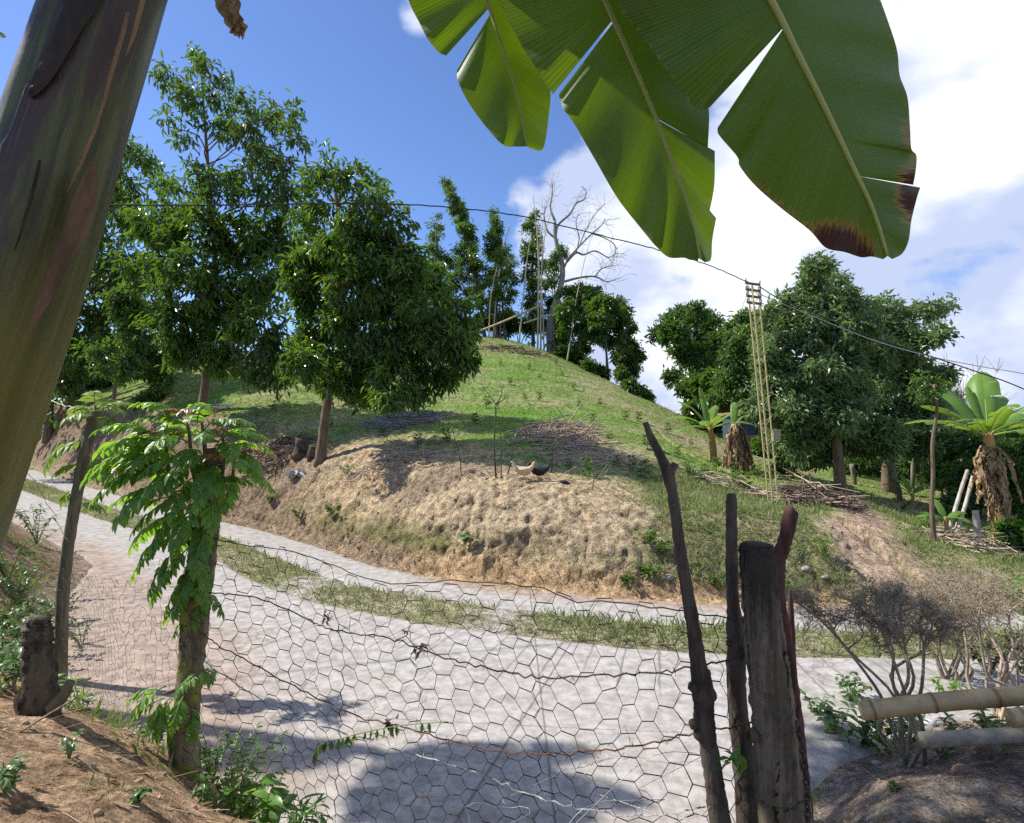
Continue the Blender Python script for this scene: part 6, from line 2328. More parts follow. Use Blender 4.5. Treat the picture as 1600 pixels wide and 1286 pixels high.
# ------------------------------------------------------------------ sprouting stick post, stump, left weeds
DS = 6.0
b = at(95, 985, DS)
b[2] = gz(b[0], b[1])
t = thing('sprouting_post', b, 'leaning grey stick post with tufts of yellow green new leaves at its top', 'fence post')
m = MB()
Q = spline([list(b - [0, 0, 0.15]) + [0.060]] + [list(at(x, y, DS)) + [0.82 * r * DS / F] for x, y, r in [(98, 930, 10.5), (106, 860, 10), (117, 790, 10), (128, 730, 9.5), (140, 680, 9.5), (148, 655, 11), (150, 642, 9)]], 6)
tube(m, Q[:, :3], Q[:, 3], 14, 0.3, 0.05)
obj('pole', m, 'bark_olive', t)
fol = MB()
rb = MB()
for (px, py, az, el, L, n_) in [(150, 648, 20, 60, 0.34, 6), (150, 645, 80, 65, 0.3, 6), (146, 648, 160, 50, 0.30, 6), (152, 650, -20, 50, 0.32, 6), (148, 655, 250, 40, 0.28, 6), (155, 655, 330, 20, 0.3, 6), (135, 690, 190, 5, 0.46, 8), (133, 695, 215, 10, 0.36, 7),
                                (155, 690, -10, -20, 0.3, 6), (158, 700, 290, -30, 0.28, 6), (130, 730, 200, 30, 0.22, 5), (158, 720, 350, -30, 0.25, 5), (148, 640, 300, 75, 0.3, 5), (125, 770, 170, 20, 0.2, 5), (122, 790, 20, 30, 0.2, 5)]:
    sd_ += 1
    compound(fol, rb, at(px, py, DS), math.radians(az), math.radians(el), L, n_, 0.13, 0.34, 1.5, sd_, 0.25)
obj('new_leaves', fol, 'leaf_light', t)
obj('leaf_stalks', rb, 'midrib_green', t)

b = at(60, 1112, 2.5)
b[2] = gz(b[0], b[1]) - 0.03
t = thing('tree_stump', b, 'dark cracked stump standing on the mound at the lower left', 'stump')
m = MB()
Q = spline([list(b) + [0.075]] + [list(at(x, y, 2.5)) + [r * 2.5 / F] for x, y, r in [(62, 1065, 22), (60, 1020, 19), (60, 990, 18), (59, 978, 17), (62, 968, 13), (60, 985, 8)]], 6)
tube(m, Q[:, :3], Q[:, 3] * (1 + rng.normal(0, 0.04, len(Q))), 30, 0.3, 0.13)
obj('trunk', m, 'wood_old', t)
m = MB()
tube(m, spline([at(80, 1108, 2.45), at(97, 1090, 2.45), at(110, 1066, 2.45)], 5), np.linspace(0.026, 0.017, 11), 12, 0.3, 0.04)
o = obj('cut_branch', m, 'bark_olive', t)
o['label'] = 'pale stub cut off near the foot'
m = MB()
tube(m, spline([at(30, 1145, 2.2), at(70, 1120, 2.3), at(110, 1096, 2.4)], 5), 0.004, 5)
tag(obj('twig', m, 'twig_grey', origin=at(30, 1145, 2.2)), 'thin bare twig leaning against the foot of the dark stump', 'twig')


def weed(px, py, d, h, n, L, Wd, label, mat='leaf_mid', name='weed', spread=0.6, stems=5, group=None, droop=0.35, tint=None, cat='weed', elev=1.2):
    b = at(px, py, d)
    if px > 1250 and py > 1050:
        b = hit(px, min(py, 1280))
    b[2] = gz(b[0], b[1]) - 0.01
    t = thing(name, b, label, cat, group)
    sm = MB()
    lm = MB()
    for s_ in range(stems):
        a_ = rng.uniform(0, 2 * np.pi)
        tip = b + np.array([math.cos(a_) * spread * h * rng.uniform(0.3, 1), math.sin(a_) * spread * h * rng.uniform(0.3, 1), h * rng.uniform(0.7, 1.1)])
        mid = b + (tip - b) * 0.5 + np.array([0, 0, 0.12 * h])
        P = spline([b, mid, tip], 6)
        tube(sm, P, np.linspace(0.0035, 0.0015, len(P)) * max(1, h * 3), 5)
        k = rng.integers(3, len(P), n // stems + 1)
        m_ = len(k)
        az = rng.uniform(0, 2 * np.pi, m_)
        el = rng.uniform(-0.4, elev, m_) * 0.6
        D = np.stack([np.cos(az) * np.cos(el), np.sin(az) * np.cos(el), np.sin(el)], -1)
        LL = L * rng.uniform(0.6, 1.15, m_)
        leaves_hi(lm, P[k], D, np.stack([-np.cos(az) * 0.4, -np.sin(az) * 0.4, np.ones(m_)], -1) + rng.normal(0, .2, (m_, 3)), LL, LL * Wd, 0.15, droop, tint)
    obj('stem', sm, 'midrib_green', t)
    obj('leaves', lm, mat, t)
    return t


G_W = 'weeds round the left mound'
for a in [
    (430, 1290, 2.35, 0.20, 36, 0.085, 0.50, 'broad leaved bright weed at the bottom edge left of the netting', 'leaf_fresh'),
    (400, 1270, 2.5, 0.18, 24, 0.08, 0.5, 'broad leaved weed just behind the brightest one at the bottom edge', 'leaf_fresh'),
    (480, 1300, 2.3, 0.16, 34, 0.10, 0.16, 'narrow leaved weed rightmost along the bottom edge', 'leaf_fresh'),
    (108, 1168, 2.1, 0.10, 26, 0.035, 0.40, 'little upright sprig alone on the bare mound', 'leaf_grey'),
    (330, 1200, 2.75, 0.22, 60, 0.05, 0.4, 'dark green weed crowding the foot of the mossy tree', 'leaf_mid'),
    (300, 1140, 3.0, 0.26, 60, 0.05, 0.4, 'loose weed behind the mossy tree foot', 'leaf_mid'),
    (240, 1120, 2.9, 0.18, 60, 0.05, 0.35, 'pale green weed left of the mossy tree foot', 'leaf_grey'),
    (200, 1100, 3.1, 0.16, 50, 0.04, 0.35, 'small leafed weed between stump and mossy tree', 'leaf_grey'),
    (130, 1070, 3.0, 0.16, 50, 0.05, 0.35, 'low weed right of the dark stump', 'leaf_mid'),
    (150, 985, 4.6, 0.30, 60, 0.06, 0.3, 'upright weed right of the sprouting stick post foot', 'leaf_mid'),
    (180, 1030, 3.9, 0.2, 50, 0.05, 0.3, 'straggly weed on the slope below the stick post', 'leaf_mid'),
    (20, 1075, 2.8, 0.2, 60, 0.06, 0.4, 'dark weed left of the stump at the frame edge', 'leaf_mid'),
    (85, 985, 3.2, 0.14, 24, 0.06, 0.5, 'broad leaf sprig just above the stump top', 'leaf_fresh'),
    (15, 1000, 3.6, 0.35, 90, 0.07, 0.35, 'green bushy weed behind the stump at the left edge', 'leaf_mid'),
    (5, 930, 4.6, 0.5, 110, 0.09, 0.35, 'tall shaded weed at the left edge beside the pale wires', 'leaf_mid'),
    (30, 850, 5.6, 0.30, 60, 0.10, 0.3, 'fern like bright weed under the banana stem', 'leaf_fresh'),
    (360, 1240, 2.6, 0.16, 60, 0.035, 0.4, 'low creeping weed under the yellow fern', 'leaf_mid'),
    (320, 1262, 2.35, 0.12, 50, 0.035, 0.4, 'small green weed at the mound edge', 'leaf_mid'),
    (215, 1285, 1.9, 0.06, 40, 0.03, 0.4, 'tiny creeping weed at the bottom of the bare mound', 'leaf_mid'),
    (10, 1270, 1.75, 0.10, 50, 0.04, 0.4, 'small grey green weed in the lower left corner', 'leaf_grey'),
    (460, 1180, 2.7, 0.20, 30, 0.05, 0.25, 'thin grassy weed tangled in the left part of the netting', 'leaf_grey'),
    (945, 1300, 2.0, 0.30, 26, 0.03, 0.25, 'thin upright sprig at the bottom middle before the netting', 'leaf_mid')]:
    weed(*a, group=G_W, stems=6 if a[4] > 30 else 3)

LOOK = ['leaf_mid', 'leaf_grey', 'leaf_mid', 'leaf_light']
for i in range(46):
    x_ = rng.uniform(-6.5, -1.5)
    y_ = rng.uniform(2.7, 7.5)
    s_, f_ = foot_st(np.array([x_]), np.array([y_]))
    if -(s_[0] - NEAR0) - near_w(f_)[0] < 0.15 or abs(x_ / y_) > 0.9:
        continue
    b_ = np.array([x_, y_, gz(x_, y_)])
    t_ = thing('weed', b_, 'low leafy weed on the shaded slope behind the mound', 'weed', 'low weeds on the shaded slope')
    sm = MB()
    lm = MB()
    for q_ in range(5):
        a_ = rng.uniform(0, 6.28)
        h_ = rng.uniform(0.10, 0.30)
        P = spline([b_, b_ + [math.cos(a_) * h_ * .3, math.sin(a_) * h_ * .3, h_ * .6], b_ + [math.cos(a_) * h_ * .8, math.sin(a_) * h_ * .8, h_]], 5)
        tube(sm, P, 0.0025, 4)
        k = rng.integers(2, len(P), 14)
        leaves_hi(lm, P[k], rng.normal(0, 1, (14, 3)) * [1, 1, 0.4], rng.normal(0, .3, (14, 3)) + [0, 0, 1], rng.uniform(0.04, 0.085, 14), 0.028)
    obj('stem', sm, 'midrib_green', t_)
    obj('leaves', lm, LOOK[i % 4], t_)

for a in [(15, 800, 8.5, 0.8, 260, 0.10, 0.35, 'dark shrub at the left edge just under the banana stem', 'leaf_mid'), (8, 870, 6.2, 0.6, 260, 0.09, 0.35, 'shaded shrub at the left edge behind the pale wires', 'leaf_mid'),
          (95, 850, 7.6, 0.5, 220, 0.07, 0.35, 'weed clump at the lower edge of the near track behind the stick post', 'leaf_mid'), (60, 880, 6.6, 0.5, 220, 0.07, 0.35, 'weed clump on the slope left of the stick post', 'leaf_mid'),
          (30, 830, 8.0, 0.6, 220, 0.08, 0.35, 'dark weed clump under the lower end of the banana stem', 'leaf_dark'), (130, 900, 7.0, 0.3, 160, 0.05, 0.35, 'small weed clump just right of the stick post', 'leaf_mid'),
          (60, 745, 11.5, 0.7, 160, 0.12, 0.35, 'small shrub at the far end of the near concrete track', 'leaf_mid'), (35, 905, 5.4, 0.45, 160, 0.08, 0.35, 'leafy dark weed beside the sprouting stick post', 'leaf_dark'),
          (230, 1090, 3.3, 0.22, 120, 0.05, 0.35, 'pale grey green weed in the dappled light left of the mossy tree', 'leaf_grey'), (170, 1060, 3.5, 0.2, 120, 0.045, 0.35, 'spreading weed right of the stump', 'leaf_mid'),
          (370, 1180, 2.9, 0.28, 120, 0.045, 0.35, 'dense weed behind the netting right of the mossy tree foot', 'leaf_mid'), (410, 1230, 2.8, 0.2, 100, 0.045, 0.35, 'dense low weed behind the yellow fern', 'leaf_mid')]:
    weed(*a, group=G_W, stems=9, spread=0.9)

# yellow-green fern fronds
b = at(350, 1270, 2.45)
b[2] = gz(b[0], b[1])
t = thing('fern', b, 'yellow green fern fronds rising at the edge of the mound', 'fern')
fol = MB()
rb = MB()
for az, el, L in [(70, 75, 0.32), (50, 60, 0.34), (100, 65, 0.3), (20, 50, 0.26), (160, 55, 0.24)]:
    sd_ += 1
    compound(fol, rb, b, math.radians(az), math.radians(el), L, 14, 0.032, 0.34, 0.7, sd_, 0.3)
obj('frond', fol, 'leaf_light', t)
obj('stem', rb, 'midrib_green', t)

# grass tufts and small debris on the mound and slope (uncountable)
m = MB()
x, y = scatter(70000, -8.5, 0.3, 1.3, 10.0, 1.1)
s, fx = foot_st(x, y)
qq = -(s - NEAR0) - near_w(fx)
nn_ = fbm(x * 2.2, y * 2.2, 4) * 2
keep = (qq > 0.05) & (nn_ > rng.uniform(-0.25, 0.45, len(x))) & ~((y < 2.4) & (nn_ < 0.40))
x, y = x[keep], y[keep]
hh = rng.uniform(0.04, 0.15, len(x)) * np.clip((y - 0.8) / 2.5, 0.25, 1)
blades(m, gpts(x, y), hh, np.clip(hh * 0.06, 0.002, 0.006), 0.8)
tag(obj('yard_grass', m, 'grass_green', smooth=False), 'thin grass tufts on the mound and slope at the left', 'grass', kind='stuff')
m = MB()
x, y = scatter(16000, -8.0, 3.8, 1.3, 9.0, 1.2)
s, fx = foot_st(x, y)
qq = -(s - NEAR0) - near_w(fx)
keep = (qq > -0.15) | ((x < -1.2) & (qq > -1.6) & (rng.random(len(x)) < 0.4))
x, y = x[keep], y[keep]
P = gpts(x, y)
P[:, 2] += 0.012
D_ = rng.normal(0, 1, (len(x), 3)) * [1, 1, 0.15]
LL = rng.uniform(0.02, 0.16, len(x)) ** 1.0
prisms(m, P, P + nrm(D_) * LL[:, None], 0.0014, 0.001, 3, rng.random(len(x)))
k = rng.integers(0, len(P), 2600)
leaves(m, P[k], D_[k], rng.normal(0, .4, (2600, 3)) + [0, 0, 1], rng.uniform(0.02, 0.06, 2600), 0.018)
tag(obj('ground_litter', m, 'leaf_dry', smooth=False), 'twigs and dry leaf bits scattered over the bare earth', 'litter', kind='stuff')

m = MB()
x, y = scatter(15000, -9, 3, 8.5, 15)
s, fx = foot_st(x, y)
keep = (s > 0.05) & (s < 2.2)
x, y = x[keep][:450], y[keep][:450]
P0 = gpts(x, y) + [0, -0.03, 0.02]
D_ = rng.normal(0, 1, (len(x), 3)) * [1, 0.5, 0.8]
prisms(m, P0, P0 + nrm(D_) * rng.uniform(0.04, 0.28, len(x))[:, None], 0.0035, 0.0015, 3, rng.random(len(x)))
k = rng.integers(0, len(x), 500)
leaves(m, P0[k] + rng.normal(0, 0.05, (500, 3)) * [1, 1, 0.3], rng.normal(0, 1, (500, 3)), rng.normal(0, .5, (500, 3)) + [0, -0.5, 1], rng.uniform(0.03, 0.07, 500), 0.02)
tag(obj('bank_litter', m, 'leaf_dry', smooth=False), 'dry roots, stalks and leaf bits strewn over the cut bank', 'litter', kind='stuff')
m = MB()
x, y = scatter(60000, -9, 4, 8.5, 15)
s, fx = foot_st(x, y)
nn_ = fbm(x * 1.6 + 3, y * 1.6, 4) * 2
keep = (s > 0.1) & (s < 2.6) & (nn_ > rng.uniform(0.30, 0.75, len(x)))
x, y = x[keep], y[keep]
blades(m, gpts(x, y) + [0, -0.03, 0], rng.uniform(0.04, 0.11, len(x)), 0.009, 0.9)
tag(obj('bank_weeds', m, 'grass_median', smooth=False), 'thin dry weeds growing in patches on the cut bank', 'weeds', kind='stuff')

# pebbles
m = MB()
x, y = scatter(12000, -9, 9, 1.5, 13.5)
s, fx = foot_st(x, y)
qq = -(s - NEAR0) - near_w(fx)
keep = ((qq > 0.02) | ((s > -0.1) & (s < 2.5)) | (rng.random(len(x)) < 0.02)) & ~((y < 3) & (x > -0.8) & (x < 1))
x, y = x[keep], y[keep]
P = gpts(x, y)
r = rng.uniform(0.005, 0.018, len(x)) * (1 + 1.5 * (rng.random(len(x)) < 0.05) * (y > 3))
oct_ = np.array([[1, 0, 0], [0, 1, 0], [-1, 0, 0], [0, -1, 0], [0, 0, 0.7], [0, 0, -0.7]], float)
V = P[:, None] + oct_[None] * r[:, None, None] * rng.uniform(0.7, 1.3, (len(x), 6, 1)) + [0, 0, 0.012]
f0 = np.array([[0, 1, 4], [1, 2, 4], [2, 3, 4], [3, 0, 4], [1, 0, 5], [2, 1, 5], [3, 2, 5], [0, 3, 5]])
m.add(V.reshape(-1, 3), (np.arange(len(x))[:, None, None] * 6 + f0[None]).reshape(-1, 3))
plain_mat('clod', (0.42, 0.31, 0.21), (0.26, 0.18, 0.12), 0.95, 9, 0.5, 0.01)
tag(obj('clods', m, 'clod'), 'small clods and pebbles lying on the earth', 'pebbles', kind='stuff')

# ------------------------------------------------------------------ right foreground
def bamboo(pts, r, label, hollow=True, mat='bamboo_yellow'):
    A = np.array([at(*p) for p in pts])
    P = spline(A, 30)
    seg = np.concatenate([[0], np.cumsum(np.linalg.norm(np.diff(P, axis=0), axis=1))])
    node = np.abs(((seg + 0.12) % 0.36) - 0.18) < 0.012
    R = np.full(len(P), r) * (1 + 0.0 * seg)
    R = R * (1 + 0.07 * node)
    m = MB()
    if hollow:
        T = nrm(P[1] - P[0])
        P2 = np.vstack([P[0] + T * 0.10, P[0] + T * 0.10, P[0], P])
        R2 = np.concatenate([[0.001, r * 0.80, r * 0.80], R])
        nd_ = np.concatenate([[0.9, 0.9, 0], node.astype(float)])
        tube(m, P2 + 1e-6 * np.arange(len(P2))[:, None], R2, 24, np.concatenate([np.repeat(nd_, 24), [0.9, 0]]), cap=True)
    else:
        tube(m, P, R, 24)
    return tag(obj('bamboo_pole', m, mat, origin=P[0]), label, 'bamboo pole', 'bamboo poles lying at the yard edge')


plain_mat('bamboo_grey', (0.36, 0.31, 0.23), (0.22, 0.19, 0.14), 0.7, 12, 0.2, 0.003)
bamboo([(1346, 1111, 3.95), (1420, 1102, 3.9), (1500, 1094, 3.85), (1600, 1086, 3.8), (1760, 1070, 3.7), (1900, 1058, 3.6)], 0.057, 'long yellow bamboo pole lying at the yard edge, upper of the two yellow poles')
bamboo([(1578, 1122, 3.62), (1680, 1114, 3.58), (1850, 1100, 3.5)], 0.052, 'second yellow bamboo pole with open end just below the long pole at the right edge')
bamboo([(1440, 1156, 3.75), (1520, 1152, 3.72), (1600, 1148, 3.7), (1780, 1140, 3.6)], 0.045, 'shaded grey bamboo pole lying lowest on the ground', True, 'bamboo_grey')


def rock(px, py, d, r, label, mat='stone', sc=(1, 0.8, 0.6), name='rock', group=None, seed=0):
    c = hit(px, py)
    c[2] = gz(c[0], c[1]) + r * sc[2] * 0.4
    r_ = np.random.default_rng(seed + int(px))
    m = MB()
    nu, nv = 14, 9
    th = np.linspace(0, 2 * np.pi, nu, endpoint=False)
    ph = np.linspace(0.02, np.pi - 0.02, nv)
    dirs = np.array([[math.sin(p) * math.cos(t_), math.sin(p) * math.sin(t_), math.cos(p)] for p in ph for t_ in th])
    k = nrm(r_.normal(0, 1, (7, 3)))
    rad_ = 1 + 0.0 * dirs[:, 0]
    for kk in k:
        rad_ = np.minimum(rad_, r_.uniform(0.72, 0.95) / np.maximum(dirs @ kk, 0.3))
    V = c + dirs * rad_[:, None] * r * np.array(sc)
    i_ = np.arange(nv - 1)[:, None] * nu
    j_ = np.arange(nu)[None]
    m.add(V, np.stack([i_ + j_, i_ + nu + j_, i_ + nu + (j_ + 1) % nu, i_ + (j_ + 1) % nu], -1).reshape(-1, 4))
    return tag(obj(name, m, mat, origin=c), label, 'rock', group)


G_R = 'rocks'
rock(1452, 1133, 3.9, 0.06, 'pale rounded stone under the long yellow bamboo pole', 'plastic_white', group=G_R)
rock(1420, 1140, 4.0, 0.10, 'grey stone at the foot of the thorny shrub', group=G_R)
rock(1385, 1148, 4.0, 0.08, 'brown grey stone left of the stone at the thorny shrub', 'clod', group=G_R)
rock(1370, 1195, 3.3, 0.035, 'small grey pebble on the shaded yard', group=G_R)
rock(183, 1190, 2.0, 0.017, 'reddish clod on the bare mound', 'clod', group=G_R)
rock(30, 1222, 1.9, 0.012, 'small pale stone on the bare mound near the left edge', 'stone', group=G_R)
rock(880, 757, 10.9, 0.11, 'small dark clod on top of the sandy bank right of the hens', 'feather_black', (1.2, 0.7, 0.5), group=G_R)
for i, (px, py, d, r, lab) in enumerate([(1260, 893, 9.3, 0.08, 'grey rock showing in the bank face behind the posts'), (1290, 905, 9.2, 0.065, 'grey rock lower in the bank face right of the posts'), (1045, 905, 9.3, 0.08, 'pale rock low in the bank face left of the forked post'),
                                         (535, 872, 12.4, 0.08, 'pale stone at the foot of the bank on the left'), (655, 905, 9.9, 0.05, 'small pale stone on the grass strip')]):
    rock(px, py, d, r, lab, 'stone', group=G_R)

# curved clay tile
m = MB()
c = hit(1500, 1205)
V = []
for lay in (0, 1):
    for i in range(6):
        for j in range(9):
            a_ = math.pi * (0.12 + 0.76 * j / 8)
            rr_ = 0.065 - 0.010 * lay - 0.004 * i
            V.append(c + np.array([math.cos(a_) * rr_, 0, math.sin(a_) * rr_ - 0.02]) + np.array([0.55, -0.8, 0.02]) * (i / 5) * 0.26)
i_ = np.arange(5)[:, None] * 9
j_ = np.arange(8)[None]
Fq = np.stack([i_ + j_, i_ + j_ + 1, i_ + 10 + j_, i_ + 9 + j_], -1).reshape(-1, 4)
m.add(V, np.vstack([Fq, Fq + 54]))
tag(obj('roof_tile', m, 'clay_tile', origin=c), 'broken brown clay roof tile lying in the shaded yard', 'roof tile')


# thorny shrubs: flat-topped tangle of bare twigs
def thorn(px, py, d, topz, rx, ry, n, label, leafn=0, mat='twig_grey', lmat='leaf_dry', seed=0, hoff=(0, 0), group='thorny shrubs at the yard edge'):
    r_ = np.random.default_rng(seed)
    b = at(px, py, d)
    b[2] = gz(b[0], b[1]) - 0.03
    t = thing('thorny_shrub', b, label, 'shrub', group)
    w = MB()
    tips = []
    P0 = []
    P1 = []
    R0 = []
    R1 = []
    for s_ in range(8):
        a_ = 2 * math.pi * s_ / 8 + r_.uniform(-.4, .4)
        k = r_.uniform(0.35, 0.95)
        e = np.array([b[0] + hoff[0] + math.cos(a_) * rx * k, b[1] + hoff[1] + math.sin(a_) * ry * k, topz - 0.22 * r_.random() - 0.1])
        e[2] += 0.10 * (1 - k)
        b1 = b + np.array([r_.normal(0, 0.05), r_.normal(0, 0.04), 0])
        P = spline([b1, b1 + (e - b) * np.array([0.25, 0.25, 0.30]) + r_.normal(0, 0.05, 3), b1 + (e - b) * np.array([0.38, 0.38, 0.55]) + r_.normal(0, 0.06, 3), b + (e - b) * np.array([0.7, 0.7, 0.84]) + r_.normal(0, 0.04, 3), e], 4)
        tube(w, P, np.linspace(0.016, 0.006, len(P)), 6, 0.3, 0.04)
        tips.append(P[len(P) // 2:])
    T = np.vstack(tips)
    obj('stems', w, mat, t)
    ctr = np.array([b[0] + hoff[0], b[1] + hoff[1], topz - 0.16])
    act = []
    w2 = MB()
    for _ in range(46):
        e = ctr + nrm(r_.normal(0, 1, 3)) * r_.random() ** 0.45 * np.array([rx, ry, 0.15])
        s_ = T[int(np.argmin(np.linalg.norm(T - e, axis=1) + 0.6 * r_.random(len(T))))]
        P = spline([s_, s_ + (e - s_) * 0.5 + r_.normal(0, 0.04, 3), e], 5)
        tube(w2, P, np.linspace(0.0065, 0.003, len(P)), 5)
        act += [P[k_] for k_ in r_.integers(2, len(P), max(1, n // 46))]
    obj('boughs', w2, mat, t)
    ends = []
    for a_ in act:
        v = nrm(np.array([(a_[0] - b[0] - hoff[0]) * 1.5, (a_[1] - b[1] - hoff[1]) * 1.5, 0.25]) + r_.normal(0, 0.45, 3))
        k = r_.uniform(0.02, 0.06)
        rr_ = 0.0028
        for q_ in range(4):
            e = a_ + v * k
            if e[2] > topz:
                e[2] = topz - 0.02 * r_.random()
                v[2] *= -0.1
            P0.append(a_)
            P1.append(e)
            R0.append(rr_)
            rr_ *= 0.72
            R1.append(rr_)
            for _k in range(2):                     # side thorns and twiglets
                v2 = nrm(v + r_.normal(0, 0.9, 3))
                P0.append(e)
                P1.append(e + v2 * r_.uniform(0.015, 0.06))
                R0.append(rr_ * 0.8)
                R1.append(0.0006)
            a_ = e
            ends.append(e)
            v = nrm(v + r_.normal(0, 0.45, 3))
    w = MB()
    prisms(w, P0, P1, np.array(R0), np.array(R1), 3)
    obj('twigs', w, mat, t)
    if leafn:
        E = np.array(ends)
        k = r_.integers(0, len(E), leafn)
        w = MB()
        leaves(w, E[k] + r_.normal(0, 0.02, (leafn, 3)), r_.normal(0, 1, (leafn, 3)), r_.normal(0, 1, (leafn, 3)) + [0, 0, 1], r_.uniform(0.012, 0.028, leafn), 0.010)
        obj('leaves', w, lmat, t, smooth=False)
    return t


zt = at(1400, 905, 4.6)[2]
thorn(1420, 1115, 4.25, zt, 0.72, 0.42, 1150, 'leafless thorny shrub with flat grey twig top growing over the long bamboo pole', 1500, 'twig_grey', hoff=(-0.10, 0.15), seed=3)
zt = at(1560, 900, 5.2)[2]
leaf_mat('leaf_tan', (0.26, 0.23, 0.14), (0.44, 0.38, 0.24), 0.8, 0.2, (0.4, 0.35, 0.2), 0.2)
thorn(1550, 1050, 5.0, zt, 0.80, 0.5, 700, 'wide thorny shrub covered in tiny tan leaves at the right edge', 5200, 'stick_tan', 'leaf_tan', seed=4, hoff=(0.15, 0.2))
zt = at(1480, 925, 6.2)[2]
thorn(1480, 1010, 6.0, zt, 0.6, 0.4, 420, 'thinner twiggy shrub between the two thorny shrubs', 1400, 'twig_grey', 'leaf_tan', seed=6)

leaf_mat('leaf_maroon', (0.030, 0.022, 0.020), (0.085, 0.045, 0.035), 0.45, 0.2, (0.16, 0.06, 0.04), 0.4)
G_P = 'leafy plants round the bamboo poles'
for a in [(1480, 1100, 4.15, 0.22, 60, 0.10, 0.22, 'yellow green plant with narrow leaves behind the long bamboo pole', 'leaf_fresh'),
          (1560, 1160, 3.66, 0.20, 80, 0.085, 0.30, 'bright leafy plant growing over the open bamboo end', 'leaf_fresh'),
          (1545, 1060, 4.6, 0.42, 120, 0.09, 0.38, 'dark maroon leaved plant under the tan thorny shrub', 'leaf_maroon'),
          (1600, 1060, 4.7, 0.42, 120, 0.09, 0.38, 'dark maroon leaved plant cut by the right edge', 'leaf_maroon'),
          (1350, 1175, 3.9, 0.30, 70, 0.11, 0.40, 'dark broad leaved plant left of the bamboo pole end', 'leaf_dark'),
          (1310, 1150, 4.0, 0.24, 40, 0.13, 0.36, 'broad leaved dark sprout right of the posts', 'leaf_mid'),
          (1390, 1185, 3.8, 0.24, 70, 0.07, 0.4, 'shaded green plant under the thorny shrub stems', 'leaf_dark'),
          (1500, 1165, 3.7, 0.22, 110, 0.07, 0.35, 'dark green plant filling the gap between bamboo poles', 'leaf_mid'),
          (1470, 1185, 3.6, 0.16, 60, 0.06, 0.4, 'low dark plant in front of the grey bamboo pole', 'leaf_dark'),
          (1420, 1170, 3.8, 0.26, 110, 0.08, 0.40, 'dark plant under the open left end of the long pole', 'leaf_dark'), (1570, 1175, 3.6, 0.2, 90, 0.07, 0.4, 'dark plant in front of the grey pole near the right edge', 'leaf_dark'),
          (1275, 1120, 4.6, 0.2, 60, 0.07, 0.4, 'green weed on the concrete edge right of the posts', 'leaf_mid'), (1330, 1100, 4.8, 0.22, 80, 0.08, 0.4, 'dark weed between the posts and the thorny shrub', 'leaf_dark'),
          (1395, 1235, 3.0, 0.05, 50, 0.03, 0.5, 'flat green weed patch on the shaded yard', 'leaf_mid'),
          (1585, 905, 8.2, 0.42, 90, 0.20, 0.42, 'bright broad leaved plant at the right edge of the bank', 'leaf_fresh'),
          (1610, 910, 8.0, 0.42, 70, 0.20, 0.42, 'bright broad leaved plant cut off by the frame on the right bank', 'leaf_fresh')]:
    weed(*a, group=G_P, name='leafy_plant', cat='plant', stems=8, spread=0.8)

# leaning white poles, cut stub
for pts, r, lab in [([(1478, 845, 11.5), (1500, 770, 12), (1512, 735, 12.2)], 0.035, 'left leaning whitish pole beside the young banana plant'), ([(1490, 848, 11.4), (1508, 790, 11.8), (1520, 745, 12.1)], 0.035, 'right leaning whitish pole beside the young banana plant'),
                    ([(1527, 852, 11.2), (1526, 820, 11.2), (1524, 798, 11.2)], 0.055, 'short pinkish cut post left of the tall banana plant'), ([(1426, 750, 18), (1427, 712, 18)], 0.06, 'thin pale pole standing in the thicket left of centre'),
                    ([(1440, 750, 18), (1441, 715, 18)], 0.05, 'thin pale pole standing in the thicket right of its twin'), ([(1336, 762, 17.5), (1331, 725, 17.5)], 0.07, 'pale slim pole between the two big trunks'),
                    ([(1406, 775, 16), (1394, 735, 16), (1388, 715, 16)], 0.08, 'slanting pale pole leaning on the second big trunk')]:
    P = spline([at(*p) for p in pts], 5)
    P[0, 2] = gz(P[0, 0], P[0, 1]) - 0.1
    m = MB()
    tube(m, P, r, 9, 0.3, 0.04)
    tag(obj('wooden_pole', m, 'bark_pale' if pts[0][0] in (1478, 1490, 1527) else 'bark_grey', origin=P[0]), lab, 'pole', 'poles in the thicket')
# dark slim trunk at the right
tree('slim_tree', 'dark slim trunk with small crown standing at the edge of the thicket', 'trees right of the hill', (1460, 845), [(1456, 790), (1458, 740), (1457, 690), (1464, 640), (1460, 600)], 0.045, 0.02,
     [(1456, 605, 14), (1445, 618, 12), (1440, 595, 12)], None, 420, 0.13, 0.05, 'leaf_dark', 'bark_brown')

# ------------------------------------------------------------------ brush piles, sticks, stumps on the hill
def pile(name, px, py, rx, ry, hz, n, lmin, lmax, r, label, mat, cat='brush pile', seed=0):
    c = hit(px, py)
    r_ = np.random.default_rng(seed)
    a = r_.uniform(0, 2 * np.pi, n)
    k = np.sqrt(r_.random(n))
    x = c[0] + np.cos(a) * rx * k
    y = c[1] + np.sin(a) * ry * k
    z = height(x, y) + hz * (1 - k) * r_.random(n) + 0.02
    D = nrm(r_.normal(0, 1, (n, 3)) * [1, 1, 0.16])
    L = r_.uniform(lmin, lmax, n)[:, None]
    M = np.stack([x, y, z], -1)
    P0 = M - D * L / 2
    P1 = M + D * L / 2
    Mm = M + r_.normal(0, 0.06, (n, 3)) * L
    for P in (P0, P1, Mm):
        P[:, 2] = np.maximum(P[:, 2], height(P[:, 0], P[:, 1]) + 0.01)
    m = MB()
    rr_ = r * r_.uniform(0.5, 1.4, n)
    prisms(m, P0, Mm, rr_, rr_, 4)
    prisms(m, Mm, P1, rr_, rr_ * 0.4, 4)
    return tag(obj(name, m, mat, origin=c), label, cat, 'piles of cut branches')


